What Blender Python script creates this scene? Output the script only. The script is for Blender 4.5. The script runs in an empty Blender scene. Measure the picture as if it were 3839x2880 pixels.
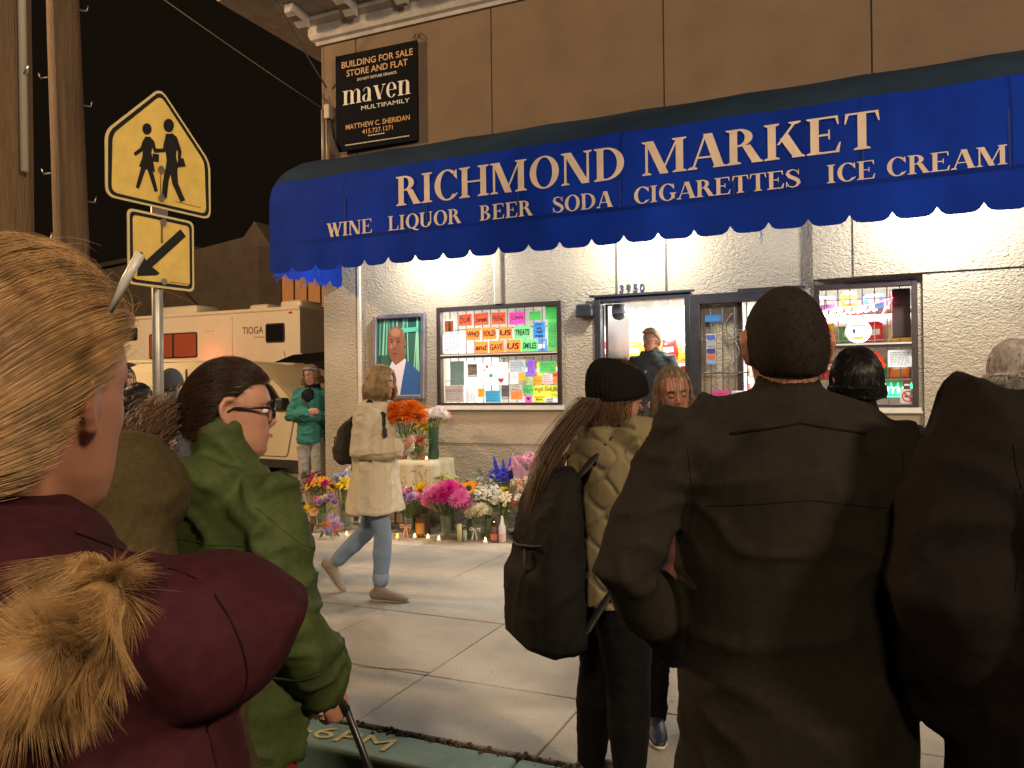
import bpy, bmesh, math, random
import numpy as np
from mathutils import Vector, Matrix, Euler

random.seed(7)
rng = np.random.default_rng(11)
scene = bpy.context.scene
COL = scene.collection
R = math.radians

# ------------------------------------------------------------------ camera, sky, exposure
cam_d = bpy.data.cameras.new('camera')
cam = bpy.data.objects.new('camera', cam_d)
COL.objects.link(cam)
c_r = Vector((0.91259837, 0.40868179, -0.01197545))
c_u = Vector((0.01282707, 0.00065698, 0.99991751))
c_f = Vector((-0.40865595, 0.9126767, 0.00464263))
m3 = Matrix((c_r, c_u, -c_f)).transposed()
cam.matrix_world = Matrix.Translation((0, -8.0, 1.55)) @ m3.to_4x4()
cam_d.sensor_width = 36
cam_d.lens = 793.63 / 1024 * 36
cam_d.clip_start = 0.05
cam_d.clip_end = 500
scene.camera = cam

world = bpy.data.worlds.new('World')
scene.world = world
world.use_nodes = True
wn = world.node_tree
wn.nodes['Background'].inputs[0].default_value = (0.0075, 0.0047, 0.0030, 1)
wn.nodes['Background'].inputs[1].default_value = 1.0

scene.view_settings.view_transform = 'Standard'
scene.view_settings.look = 'None'
scene.view_settings.exposure = 0.0
scene.view_settings.gamma = 1.0
scene.render.engine = 'CYCLES'
scene.cycles.max_bounces = 8
scene.cycles.transparent_max_bounces = 16
scene.cycles.sample_clamp_indirect = 4.0
scene.cycles.caustics_reflective = False
scene.cycles.caustics_refractive = False
scene.cycles.use_denoising = True

# shapes that need a modifier or a font are evaluated in a small side scene, which is fast
SIDE = bpy.data.scenes.new('workbench')
def evaluated(o):
    SIDE.collection.objects.link(o)
    with bpy.context.temp_override(scene=SIDE, view_layer=SIDE.view_layers[0]):
        dg = bpy.context.evaluated_depsgraph_get(); dg.update()
        me = bpy.data.meshes.new_from_object(o.evaluated_get(dg))
    bpy.data.objects.remove(o)
    return me

# ------------------------------------------------------------------ helpers: objects
def tag(o, label=None, cat=None, group=None, kind=None):
    if label: o['label'] = label
    if cat: o['category'] = cat
    if group: o['group'] = group
    if kind: o['kind'] = kind
    return o

def empty(name, loc=(0, 0, 0), rz=0.0, label=None, cat=None, group=None, kind=None):
    o = bpy.data.objects.new(name, None)
    o.empty_display_size = 0.1
    COL.objects.link(o)
    o.location = loc
    o.rotation_euler = (0, 0, rz)
    return tag(o, label, cat, group, kind)

def obj(name, me, mat=None, parent=None, loc=None, rot=None, scale=None):
    o = bpy.data.objects.new(name, me)
    COL.objects.link(o)
    if mat is not None and len(me.materials) == 0:
        me.materials.append(mat)
    if parent: o.parent = parent
    if loc is not None: o.location = loc
    if rot is not None: o.rotation_euler = rot
    if scale is not None: o.scale = scale
    return o

def copy_tree(o, parent=None):
    c = o.copy(); COL.objects.link(c); c.parent = parent
    for ch in list(o.children): copy_tree(ch, c)
    return c

class MB:
    """collects simple shapes into one mesh"""
    def __init__(s): s.v = []; s.f = []; s.m = []; s.cur = 0
    def add(s, v, f):
        b = len(s.v); s.v += [tuple(map(float, p)) for p in v]
        for q in f: s.f.append(tuple(b + i for i in q)); s.m.append(s.cur)
        return s
    def box(s, x0, x1, y0, y1, z0, z1):
        return s.add([(x0,y0,z0),(x1,y0,z0),(x1,y1,z0),(x0,y1,z0),(x0,y0,z1),(x1,y0,z1),(x1,y1,z1),(x0,y1,z1)],
            [(0,3,2,1),(4,5,6,7),(0,1,5,4),(1,2,6,5),(2,3,7,6),(3,0,4,7)])
    def cham(s, x0, x1, y0, y1, z0, z1, c):
        """box with chamfered edges (all twelve)"""
        bm = bmesh.new()
        bmesh.ops.create_cube(bm, size=1.0)
        for v in bm.verts:
            v.co = ((x0+x1)/2+v.co.x*(x1-x0), (y0+y1)/2+v.co.y*(y1-y0), (z0+z1)/2+v.co.z*(z1-z0))
        bmesh.ops.bevel(bm, geom=list(bm.edges), offset=c, segments=2, affect='EDGES', profile=0.5)
        bm.verts.ensure_lookup_table()
        s.add([v.co[:] for v in bm.verts], [[v.index for v in f.verts] for f in bm.faces]); bm.free()
        return s
    def quad(s, a, b, c, d): return s.add([a,b,c,d], [(0,1,2,3)])
    def tube(s, pts, r, n=8, caps=True):
        pts = [Vector(p) for p in pts]
        rr = r if hasattr(r, '__len__') else [r]*len(pts)
        t0 = (pts[1]-pts[0]).normalized()
        a = t0.orthogonal().normalized()
        v = []; f = []
        for i, p in enumerate(pts):
            t = (pts[min(i+1, len(pts)-1)] - pts[max(i-1, 0)]).normalized()
            a = (a - t*a.dot(t)).normalized(); b = t.cross(a)
            for k in range(n):
                w = 2*math.pi*k/n
                v.append(p + (a*math.cos(w) + b*math.sin(w))*rr[i])
        for i in range(len(pts)-1):
            for k in range(n):
                f.append((i*n+k, i*n+(k+1) % n, (i+1)*n+(k+1) % n, (i+1)*n+k))
        if caps:
            f.append(tuple(range(n))[::-1]); f.append(tuple((len(pts)-1)*n+k for k in range(n)))
        return s.add(v, f)
    def lathe(s, prof, n=16, c=(0,0,0), axis='z', caps=True):
        v = []; f = []
        for (r, z) in prof:
            for k in range(n):
                w = 2*math.pi*k/n
                p = (r*math.cos(w), r*math.sin(w), z)
                if axis == 'y': p = (p[0], p[2], p[1])
                if axis == 'x': p = (p[2], p[0], p[1])
                v.append((p[0]+c[0], p[1]+c[1], p[2]+c[2]))
        for i in range(len(prof)-1):
            for k in range(n):
                f.append((i*n+k, i*n+(k+1) % n, (i+1)*n+(k+1) % n, (i+1)*n+k))
        if caps:
            if prof[0][0] > 1e-5: f.append(tuple(range(n))[::-1])
            if prof[-1][0] > 1e-5: f.append(tuple((len(prof)-1)*n+k for k in range(n)))
        return s.add(v, f)
    def prism(s, poly, y0, y1):
        """polygon in XZ extruded along Y"""
        n = len(poly)
        v = [(p[0], y0, p[1]) for p in poly] + [(p[0], y1, p[1]) for p in poly]
        f = [tuple(range(n)), tuple(range(2*n-1, n-1, -1))]
        for i in range(n):
            j = (i+1) % n
            f.append((i, n+i, n+j, j))
        return s.add(v, f)
    def ell(s, c, r, n=12, m=8):
        v = [(c[0], c[1], c[2]-r[2])]; f = []
        for i in range(1, m):
            ph = -math.pi/2 + math.pi*i/m
            for k in range(n):
                w = 2*math.pi*k/n
                v.append((c[0]+r[0]*math.cos(ph)*math.cos(w), c[1]+r[1]*math.cos(ph)*math.sin(w), c[2]+r[2]*math.sin(ph)))
        v.append((c[0], c[1], c[2]+r[2])); L = len(v)-1
        for k in range(n):
            f.append((0, 1+(k+1) % n, 1+k)); f.append((L, 1+(m-2)*n+k, 1+(m-2)*n+(k+1) % n))
        for i in range(m-2):
            for k in range(n):
                a = 1+i*n
                f.append((a+k, a+(k+1) % n, a+n+(k+1) % n, a+n+k))
        return s.add(v, f)
    def mesh(s, name='mesh', smooth=False, mats=None, recalc=True):
        me = bpy.data.meshes.new(name)
        me.from_pydata(s.v, [], s.f)
        if mats:
            for m in mats: me.materials.append(m)
            me.polygons.foreach_set('material_index', s.m)
        if recalc and len(s.f) < 60000:
            bm = bmesh.new(); bm.from_mesh(me); bmesh.ops.recalc_face_normals(bm, faces=bm.faces); bm.to_mesh(me); bm.free()
        if smooth: me.polygons.foreach_set('use_smooth', [True]*len(me.polygons))
        me.update()
        return me
    def build(s, name, mat=None, parent=None, smooth=False, mats=None, loc=None, rot=None):
        return obj(name, s.mesh(name, smooth, mats), mat, parent, loc, rot)

def sharp(o, ang=40):
    """smooth shading with creases kept"""
    me = o.data
    me.polygons.foreach_set('use_smooth', [True]*len(me.polygons))
    me.set_sharp_from_angle(angle=R(ang))
    return o

def bevel(o, w=0.005, seg=2):
    m = o.modifiers.new('bevel', 'BEVEL'); m.width = w; m.segments = seg; m.limit_method = 'ANGLE'; m.angle_limit = R(40)
    return o

# ------------------------------------------------------------------ helpers: materials
_mats = {}
def mat(name, col, rough=0.7, metal=0.0, bump=None, var=0.0, vscale=6.0, emit=None, spec=0.5, sss=0.0, transl=0.0,
        coat=0.0, objvar=0.0, detail=4.0, stretch=None):
    """procedural Principled material; bump=(scale, strength[, distance]); var = tone variation by noise"""
    if name in _mats: return _mats[name]
    m = bpy.data.materials.new(name); m.use_nodes = True
    nt = m.node_tree; N = nt.nodes; L = nt.links
    b = N['Principled BSDF']; out = N['Material Output']
    b.inputs['Base Color'].default_value = (*col, 1); b.inputs['Roughness'].default_value = rough
    b.inputs['Metallic'].default_value = metal
    b.inputs['Specular IOR Level'].default_value = spec
    if coat: b.inputs['Coat Weight'].default_value = coat
    if sss:
        b.inputs['Subsurface Weight'].default_value = sss
        b.inputs['Subsurface Radius'].default_value = (0.012, 0.005, 0.003)
        b.inputs['Subsurface Scale'].default_value = 1.0
    tc = N.new('ShaderNodeTexCoord')
    vec = tc.outputs['Object']
    if stretch:
        mp = N.new('ShaderNodeMapping'); mp.inputs['Scale'].default_value = stretch
        L.new(vec, mp.inputs['Vector']); vec = mp.outputs['Vector']
    csock = None
    if var or objvar:
        hs = N.new('ShaderNodeHueSaturation'); hs.inputs['Color'].default_value = (*col, 1)
        val = None
        if var:
            nz = N.new('ShaderNodeTexNoise'); nz.inputs['Scale'].default_value = vscale; nz.inputs['Detail'].default_value = detail
            nz.inputs['Roughness'].default_value = 0.62
            L.new(vec, nz.inputs['Vector'])
            mr = N.new('ShaderNodeMapRange'); mr.inputs['From Min'].default_value = 0.25; mr.inputs['From Max'].default_value = 0.75
            mr.inputs['To Min'].default_value = 1-var; mr.inputs['To Max'].default_value = 1+var
            L.new(nz.outputs['Fac'], mr.inputs['Value']); val = mr.outputs['Result']
        if objvar:
            oi = N.new('ShaderNodeObjectInfo')
            mo = N.new('ShaderNodeMapRange'); mo.inputs['To Min'].default_value = 1-objvar; mo.inputs['To Max'].default_value = 1+objvar
            L.new(oi.outputs['Random'], mo.inputs['Value'])
            if val is None: val = mo.outputs['Result']
            else:
                mu = N.new('ShaderNodeMath'); mu.operation = 'MULTIPLY'
                L.new(val, mu.inputs[0]); L.new(mo.outputs['Result'], mu.inputs[1]); val = mu.outputs[0]
        L.new(val, hs.inputs['Value']); L.new(hs.outputs['Color'], b.inputs['Base Color']); csock = hs.outputs['Color']
    if bump:
        nz2 = N.new('ShaderNodeTexNoise'); nz2.inputs['Scale'].default_value = bump[0]; nz2.inputs['Detail'].default_value = 5
        L.new(vec, nz2.inputs['Vector'])
        bp = N.new('ShaderNodeBump'); bp.inputs['Strength'].default_value = bump[1]
        bp.inputs['Distance'].default_value = bump[2] if len(bump) > 2 else 0.01
        L.new(nz2.outputs['Fac'], bp.inputs['Height']); L.new(bp.outputs['Normal'], b.inputs['Normal'])
    if emit:
        b.inputs['Emission Color'].default_value = (*emit[0], 1); b.inputs['Emission Strength'].default_value = emit[1]
    if transl:
        tr = N.new('ShaderNodeBsdfTranslucent'); tr.inputs['Color'].default_value = (*col, 1)
        if csock: L.new(csock, tr.inputs['Color'])
        mx = N.new('ShaderNodeMixShader'); mx.inputs['Fac'].default_value = transl
        L.new(b.outputs[0], mx.inputs[1]); L.new(tr.outputs[0], mx.inputs[2]); L.new(mx.outputs[0], out.inputs['Surface'])
    _mats[name] = m
    return m

def glassy(name, tint=(1, 1, 1), alpha_clear=0.92, rough=0.03):
    """thin clear sheet: transparent with a glossy film on top"""
    if name in _mats: return _mats[name]
    m = bpy.data.materials.new(name); m.use_nodes = True
    nt = m.node_tree; N = nt.nodes; L = nt.links
    N.remove(N['Principled BSDF'])
    t = N.new('ShaderNodeBsdfTransparent'); t.inputs[0].default_value = (*tint, 1)
    g = N.new('ShaderNodeBsdfGlossy'); g.inputs['Roughness'].default_value = rough
    fw = N.new('ShaderNodeLayerWeight'); fw.inputs[0].default_value = .5
    pw = N.new('ShaderNodeMath'); pw.operation = 'POWER'; pw.inputs[1].default_value = 5; L.new(fw.outputs['Facing'], pw.inputs[0])
    lw = N.new('ShaderNodeMath'); lw.operation = 'MULTIPLY_ADD'; lw.inputs[1].default_value = .8; lw.inputs[2].default_value = .03; L.new(pw.outputs[0], lw.inputs[0])
    ad = N.new('ShaderNodeMath'); ad.operation = 'ADD'; ad.inputs[1].default_value = 1-alpha_clear; ad.use_clamp = True
    L.new(lw.outputs[0], ad.inputs[0])
    mx = N.new('ShaderNodeMixShader'); L.new(ad.outputs[0], mx.inputs[0]); L.new(t.outputs[0], mx.inputs[1]); L.new(g.outputs[0], mx.inputs[2])
    L.new(mx.outputs[0], N['Material Output'].inputs['Surface'])
    _mats[name] = m
    return m

def vase_mat(name, tint, body=.12):
    """cheap vase glass: mostly clear, a little milky, glossy at grazing angles"""
    if name in _mats: return _mats[name]
    m = glassy(name, tint, .97, .06); nt = m.node_tree; N = nt.nodes; L = nt.links
    mx = [n for n in N if n.type == 'MIX_SHADER'][0]; tr = N.new('ShaderNodeBsdfTranslucent'); tr.inputs[0].default_value = (*tint, 1)
    df = N.new('ShaderNodeBsdfDiffuse'); df.inputs[0].default_value = (*tint, 1); ad = N.new('ShaderNodeMixShader'); ad.inputs[0].default_value = .5; L.new(tr.outputs[0], ad.inputs[1]); L.new(df.outputs[0], ad.inputs[2])
    m2 = N.new('ShaderNodeMixShader'); m2.inputs[0].default_value = body; L.new(mx.outputs[0], m2.inputs[1]); L.new(ad.outputs[0], m2.inputs[2])
    L.new(m2.outputs[0], N['Material Output'].inputs['Surface']); return m

def emit_mat(name, col, s):
    return mat(name, tuple(min(1, c) for c in col), 0.5, emit=(col, s))

# ------------------------------------------------------------------ helpers: lettering
_txt = {}
def text_mesh(s, w=None, h=None, depth=0.0, shear=0.0, align='CENTER', bold=0.0):
    """font outline as mesh in XY, centred, scaled to width w and/or cap height h"""
    cu = bpy.data.curves.new('lettering', 'FONT'); cu.body = s; cu.align_x = 'CENTER'; cu.extrude = depth
    cu.shear = shear; cu.resolution_u = 3; cu.offset = bold; cu.space_line = 0.95
    o = bpy.data.objects.new('lettering', cu)
    me = evaluated(o); bpy.data.curves.remove(cu)
    n = len(me.vertices)
    if n == 0: return me
    co = np.empty(n*3); me.vertices.foreach_get('co', co); co = co.reshape(-1, 3)
    lo = co.min(0); hi = co.max(0)
    co[:, :2] -= (lo+hi)[:2]/2
    sx = sy = 1.0
    if w: sx = w/(hi[0]-lo[0]); sy = sx
    if h: sy = h/(hi[1]-lo[1]); sx = sx if w else sy
    co[:, 0] *= sx; co[:, 1] *= sy
    me.vertices.foreach_set('co', co.ravel()); me.update()
    return me

def put_text(s, parent, m, c, w=None, h=None, rot=(R(90), 0, 0), shear=0.0, depth=0.0, name='lettering', bold=0.0):
    """text standing in the XZ plane at c (local to parent), readable from -Y"""
    me = text_mesh(s, w, h, depth, shear, bold=bold)
    return obj(name, me, m, parent, c, rot)

# serif capitals for the awning, drawn as strips of quads (unit cap height)
def _strip(n): return []
class Glyph:
    def __init__(s): s.st = []; s.adv = 0
    def rect(s, x0, x1, y0, y1): s.st.append([((x0, y0), (x1, y0)), ((x0, y1), (x1, y1))])
    def stem(s, x, w=.165, y0=0, y1=1, b=True, t=True, sl=.075):
        s.rect(x, x+w, y0, y1)
        if b: s.foot(x, w, y0, 1, sl)
        if t: s.foot(x, w, y1, -1, sl)
    def foot(s, x, w, y, d, sl=.075):
        h = .035
        s.st.append([((x-sl, y), (x+w+sl, y)), ((x-sl, y+d*h), (x+w+sl, y+d*h)), ((x-.0, y+d*.075), (x+w+.0, y+d*.075))])
    def diag(s, x0, y0, x1, y1, w): s.st.append([((x0, y0), (x0+w, y0)), ((x1, y1), (x1+w, y1))])
    def bowl(s, cx, cy, rx, ry, th, tn, a0, a1, n=22):
        L = []
        for i in range(n+1):
            a = R(a0+(a1-a0)*i/n)
            L.append(((cx+rx*math.cos(a), cy+ry*math.sin(a)), (cx+(rx-th)*math.cos(a), cy+(ry-tn)*math.sin(a))))
        s.st.append(L)
def serif(ch):
    g = Glyph(); S = .165; T = .05
    if ch == 'I': g.stem(.08); g.adv = .36
    elif ch == 'R':
        g.stem(.08); g.bowl(.26, .745, .31, .255, .165, T, -90, 90); g.rect(.2, .29, .95, 1.0); g.rect(.2, .29, .49, .54)
        g.st.append([((.34, .52), (.52, .52)), ((.56, .0), (.76, .0))]); g.foot(.6, .12, 0, 1, .06); g.adv = .80
    elif ch == 'C':
        g.bowl(.42, .5, .38, .52, .175, T, 48, 318); g.st.append([((.67, .98), (.70, .98)), ((.60, .80), (.71, .66))])
        g.st.append([((.60, .15), (.71, .16)), ((.69, .2), (.73, .22))]); g.adv = .77
    elif ch == 'G':
        g.bowl(.42, .5, .38, .52, .175, T, 48, 318); g.st.append([((.67, .98), (.70, .98)), ((.60, .80), (.71, .66))])
        g.rect(.58, .735, .1, .42); g.foot(.58, .155, .45, -1, .07); g.adv = .83
    elif ch == 'H': g.stem(.08); g.stem(.62); g.rect(.24, .64, .48, .535); g.adv = .88
    elif ch == 'M':
        g.stem(.1, T+.01); g.stem(.80, S); g.diag(.1, 1, .44, 0, .19); g.diag(.44, 0, .82, 1, T); g.adv = 1.08
    elif ch == 'N':
        g.stem(.1, T+.01, b=True); g.stem(.68, T+.01, b=False); g.diag(.08, 1, .55, 0, .2); g.adv = .86
    elif ch == 'O' or ch == 'Q':
        g.bowl(.43, .5, .39, .52, .175, T, 0, 360, 40); g.adv = .86
        if ch == 'Q': g.st.append([((.38, .04), (.54, .1)), ((.52, -.12), (.64, -.06)), ((.76, -.19), (.84, -.13))])
    elif ch == 'D':
        g.stem(.08, sl=.07); g.bowl(.3, .5, .46, .5, .175, T, -90, 90); g.rect(.2, .33, .95, 1.0); g.rect(.2, .33, 0, .05); g.adv = .82
    elif ch == 'A':
        g.diag(.07, 0, .36, 1, T); g.diag(.58, 0, .33, 1, .2); g.rect(.19, .6, .3, .35); g.foot(.04, .1, 0, 1, .055); g.foot(.6, .16, 0, 1, .06); g.adv = .82
    elif ch == 'K':
        g.stem(.08); g.diag(.26, .40, .62, 1, T+.01); g.st.append([((.33, .56), (.5, .68)), ((.6, .0), (.8, .0))]); g.foot(.58, .1, 1, -1, .07); g.foot(.63, .14, 0, 1, .06); g.adv = .86
    elif ch == 'E':
        g.stem(.08); g.rect(.2, .62, .95, 1); g.rect(.2, .64, 0, .05); g.rect(.2, .46, .48, .535)
        g.st.append([((.56, .96), (.62, .96)), ((.61, .76), (.635, .76))]); g.st.append([((.56, .04), (.64, .04)), ((.645, .27), (.67, .27))]); g.rect(.43, .46, .38, .64); g.adv = .72
    elif ch == 'T':
        g.stem(.27, t=False); g.rect(.04, .665, .95, 1); g.st.append([((.04, .96), (.11, .96)), ((.02, .72), (.045, .72))]); g.st.append([((.6, .96), (.665, .96)), ((.66, .72), (.685, .72))]); g.adv = .72
    elif ch == 'W':
        g.diag(.06, 1, .28, 0, .19); g.diag(.30, 0, .50, 1, T+.01); g.diag(.42, 1, .64, 0, .19); g.diag(.66, 0, .92, 1, T+.01)
        for x in (.04, .42, .86): g.foot(x+.03, .12, 1, -1, .06)
        g.adv = 1.06
    elif ch == 'L':
        g.stem(.08); g.rect(.2, .62, 0, .05); g.st.append([((.54, .04), (.62, .04)), ((.625, .3), (.65, .3))]); g.adv = .69
    elif ch == 'U':
        g.stem(.08, b=False, y0=.3); g.stem(.64, T+.01, b=False, y0=.3); g.bowl(.39, .32, .31, .34, .16, T, 180, 360); g.adv = .82
    elif ch == 'B':
        g.stem(.08); g.bowl(.27, .76, .27, .24, .155, T, -90, 90); g.bowl(.27, .265, .34, .265, .17, T, -90, 90)
        for y in (0, .48, .95): g.rect(.2, .3, y, y+.05)
        g.adv = .72
    elif ch == 'S':
        L = []
        pts = [(.51, .72), (.44, .9), (.29, .99), (.13, .92), (.09, .76), (.17, .62), (.33, .5), (.48, .37), (.53, .23), (.44, .06), (.27, .0), (.12, .09), (.06, .3)]
        wd = [.02, .04, .05, .1, .15, .18, .19, .18, .15, .1, .05, .04, .02]
        for i, p in enumerate(pts):
            a = pts[max(0, i-1)]; b = pts[min(len(pts)-1, i+1)]
            t = Vector((b[0]-a[0], b[1]-a[1])).normalized(); n = Vector((-t.y, t.x))*wd[i]/2
            L.append(((p[0]+n.x, p[1]+n.y), (p[0]-n.x, p[1]-n.y)))
        g.st.append(L); g.rect(.505, .535, .68, .98); g.rect(.035, .065, .02, .33); g.adv = .62
    return g
def maven_glyph(ch):
    g = Glyph()
    if ch in 'mn':
        g.stem(.09, .19, sl=.085); x = .28
        for _ in range(2 if ch == 'm' else 1):
            g.bowl(x+.22, .70, .22, .30, .02, .03, 90, 180, 12); g.bowl(x+.22, .70, .22, .30, .19, .03, 0, 90, 12)
            g.stem(x+.25, .19, 0, .70, True, False, .085); x += .44
        g.adv = x+.1
    elif ch == 'a':
        g.bowl(.30, .70, .22, .31, .03, .03, 90, 170, 10); g.bowl(.30, .70, .27, .31, .18, .03, 0, 90, 10); g.stem(.39, .18, 0, .70, True, False, .06)
        g.bowl(.27, .26, .24, .27, .15, .025, 75, 360, 22); g.adv = .74
    elif ch == 'v':
        g.diag(.06, 1, .30, 0, .2); g.diag(.38, .06, .66, 1, .03); g.foot(.08, .16, 1, -1, .07); g.foot(.62, .1, 1, -1, .07); g.adv = .78
    elif ch == 'e':
        g.bowl(.37, .5, .32, .53, .17, .03, 0, 322, 30); g.rect(.2, .66, .5, .535); g.adv = .76
    return g
def serif_word(word, x0, x1, z, h, y, m, parent, glyphs=None):
    gl = [(glyphs or serif)(c) for c in word]
    tot = sum(g.adv for g in gl); k = (x1-x0)/tot; x = x0
    for g in gl:
        mb = MB()
        for j, st in enumerate(g.st):
            yy = y - 0.0005*j
            v = []; f = []
            for (a, b) in st:
                v.append((x+a[0]*k, yy, z+a[1]*h)); v.append((x+b[0]*k, yy, z+b[1]*h))
            for i in range(len(st)-1): f.append((2*i, 2*i+1, 2*i+3, 2*i+2))
            mb.add(v, f)
        me = mb.mesh('letter', recalc=False)
        obj('letter', me, m, parent)
        x += g.adv*k
# ------------------------------------------------------------------ street lamps (light the crowd, the sign and the upper wall)
def street_lamp(loc, rz, power, colr, label, h=8.0, arm=1.9, blend=1.0, size=0.35):
    t = empty('street_lamp', loc, rz, label, 'street lamp', 'street lamps')
    gm = mat('lamp_steel', (.22, .22, .21), .45, .8, bump=(30, .1))
    MB().lathe([(.16, 0), (.16, .25), (.1, .3), (.085, h*.5), (.06, h+.1), (.0, h+.12)], 14).build('pole', gm, t, smooth=True)
    MB().tube([(0, 0, h-.3), (0, arm*.5, h+.1), (0, arm, h+.15)], .035, 8).build('arm', gm, t, smooth=True)
    MB().cham(-.14, .14, arm-.1, arm+.55, h+.08, h+.24, .04).build('lamp_head', gm, t)
    MB().box(-.1, .1, arm, arm+.45, h+.055, h+.075).build('lens', emit_mat('lamp_lens', colr, 6), t)
    ld = bpy.data.lights.new('street_light', 'POINT'); ld.energy = power; ld.color = colr; ld.shadow_soft_size = size
    lo = bpy.data.objects.new('street_light', ld); COL.objects.link(lo); lo.parent = t; lo.location = (0, arm+.2, h-.25)
    return t
SODIUM = (1.0, .64, .33)
street_lamp((-15.2, -4.4, -.12), R(-90), 3800, SODIUM, 'tall steel street lamp with amber light on the far pavement', 7.2)
street_lamp((11.4, -11.4, -.15), R(75), 5200, (1.0, .77, .53), 'tall steel street lamp with amber light across the street', 8.4, size=.8)
street_lamp((1.5, -18.5, -.15), R(5), 3000, (1.0, .77, .53), 'tall steel street lamp with amber light behind the crowd', 8.4, size=.8)  # unseen lamp added here for softer fill light on the crowd

# ------------------------------------------------------------------ ground
asph = mat('asphalt', (.045, .043, .042), .85, bump=(120, .5, .006), var=.3, vscale=3)
def sheet(name, pts, m, kind='structure'):
    mb = MB(); mb.add(pts, [tuple(range(len(pts)))]); o = mb.build(name, m); tag(o, kind=kind); return o
sheet('ground', [(-150, -150, -.16), (150, -150, -.16), (150, 150, -.16), (-150, 150, -.16)], asph)
# street in front, with a little crown
g = MB(); nx = 2
g.add([(-60, -40, -.150), (60, -40, -.150), (60, -5.2, -.150), (-60, -5.2, -.150)], [(0, 1, 2, 3)])
tag(g.build('road', asph), kind='structure')
# side street, climbing gently away from the corner
side = MB()
side.add([(-60, -5.2, -.146), (-8.2, -5.2, -.146), (-8.2, -1.5, -.10), (-60, -1.5, -.10), (-6.9, .2, .05), (-60, .2, .05), (-6.9, 3, .33), (-60, 3, .33), (-6.9, 40, 1.2), (-60, 40, 1.2)],
         [(0, 1, 2, 3), (3, 2, 4, 5), (5, 4, 6, 7), (7, 6, 8, 9)])
tag(side.build('side_street', mat('side_asphalt', (.11, .09, .07), .85, bump=(110, .5, .006), var=.25, vscale=2.5)), kind='structure')

def concrete(name, col, objvar=.07):
    m = mat(name, col, .85, objvar=objvar, var=.16, vscale=2.2, detail=9)
    nt = m.node_tree; N = nt.nodes; L = nt.links; b = N['Principled BSDF']
    tc = [n for n in N if n.type == 'TEX_COORD'][0]
    hs = [n for n in N if n.type == 'HUE_SAT'][0]
    # exposed sand: fine light and dark specks, a few bright grains, faint stains
    n1 = N.new('ShaderNodeTexNoise'); n1.inputs['Scale'].default_value = 170; n1.inputs['Detail'].default_value = 3; L.new(tc.outputs['Object'], n1.inputs[0])
    r1 = N.new('ShaderNodeValToRGB'); e = r1.color_ramp.elements; e[0].position = .3; e[0].color = (.62, .6, .58, 1); e[1].position = .68; e[1].color = (1.12, 1.1, 1.06, 1)
    L.new(n1.outputs[0], r1.inputs[0])
    mx = N.new('ShaderNodeMixRGB'); mx.blend_type = 'MULTIPLY'; mx.inputs[0].default_value = 1
    L.new(hs.outputs[0], mx.inputs[1]); L.new(r1.outputs[0], mx.inputs[2])
    vo = N.new('ShaderNodeTexVoronoi'); vo.inputs['Scale'].default_value = 26; L.new(tc.outputs['Object'], vo.inputs[0])
    r2 = N.new('ShaderNodeValToRGB'); e = r2.color_ramp.elements; e[0].position = .03; e[0].color = (1, 1, 1, 1); e[1].position = .06; e[1].color = (0, 0, 0, 1)
    L.new(vo.outputs['Distance'], r2.inputs[0])
    m2 = N.new('ShaderNodeMixRGB'); m2.inputs[2].default_value = (.75, .73, .68, 1)
    L.new(r2.outputs[0], m2.inputs[0]); L.new(mx.outputs[0], m2.inputs[1])
    n3 = N.new('ShaderNodeTexNoise'); n3.inputs['Scale'].default_value = 1.1; n3.inputs['Detail'].default_value = 6; n3.inputs['Distortion'].default_value = .8; L.new(tc.outputs['Object'], n3.inputs[0])
    r3 = N.new('ShaderNodeValToRGB'); e = r3.color_ramp.elements; e[0].position = .38; e[0].color = (.55, .52, .48, 1); e[1].position = .56; e[1].color = (1, 1, 1, 1)
    L.new(n3.outputs[0], r3.inputs[0])
    m4 = N.new('ShaderNodeMixRGB'); m4.blend_type = 'MULTIPLY'; m4.inputs[0].default_value = .55
    L.new(m2.outputs[0], m4.inputs[1]); L.new(r3.outputs[0], m4.inputs[2]); L.new(m4.outputs[0], b.inputs['Base Color'])
    bp = N.new('ShaderNodeBump'); bp.inputs['Strength'].default_value = .35; bp.inputs['Distance'].default_value = .004
    L.new(n1.outputs[0], bp.inputs['Height']); L.new(bp.outputs[0], b.inputs['Normal'])
    return m
slab_m = concrete('pavement_concrete', (.41, .38, .335))
slab_new = concrete('new_pavement_concrete', (.55, .53, .49), .03)
sw = empty('sidewalk', (0, 0, 0), kind='structure')
dirt = mat('joint_dirt', (.05, .04, .03), .95, bump=(60, .5))
MB().box(-8.2, 6.2, -4.93, .02, -.15, -.012).build('bed', dirt, sw)
xs = [-8.2+i*.945-.0 for i in range(16)]
xs = [-0.3 - 1.004 + (i-7)*.953 for i in range(15)]   # joints found at -4.16, -3.12, -2.20, -1.29 ...
xs = [-7.85, -6.9, -5.95, -5.02, -4.08, -3.12, -2.20, -1.29, -.36, .57, 1.5, 2.43, 3.36, 4.29, 5.22, 6.15]
ys = [-4.92, -4.27, -3.27, -2.25, -1.24, .0]
for i in range(len(xs)-1):
    for j in range(len(ys)-1):
        gap = .004
        s = MB().box(xs[i]+gap, xs[i+1]-gap, ys[j]+gap, ys[j+1]-gap, -.1, random.uniform(-.0015, .0015)).build('paving_slab', slab_new if (j == 4 and i in (1, 2, 3)) else slab_m, sw)
        bevel(s, .006, 2)
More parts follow.
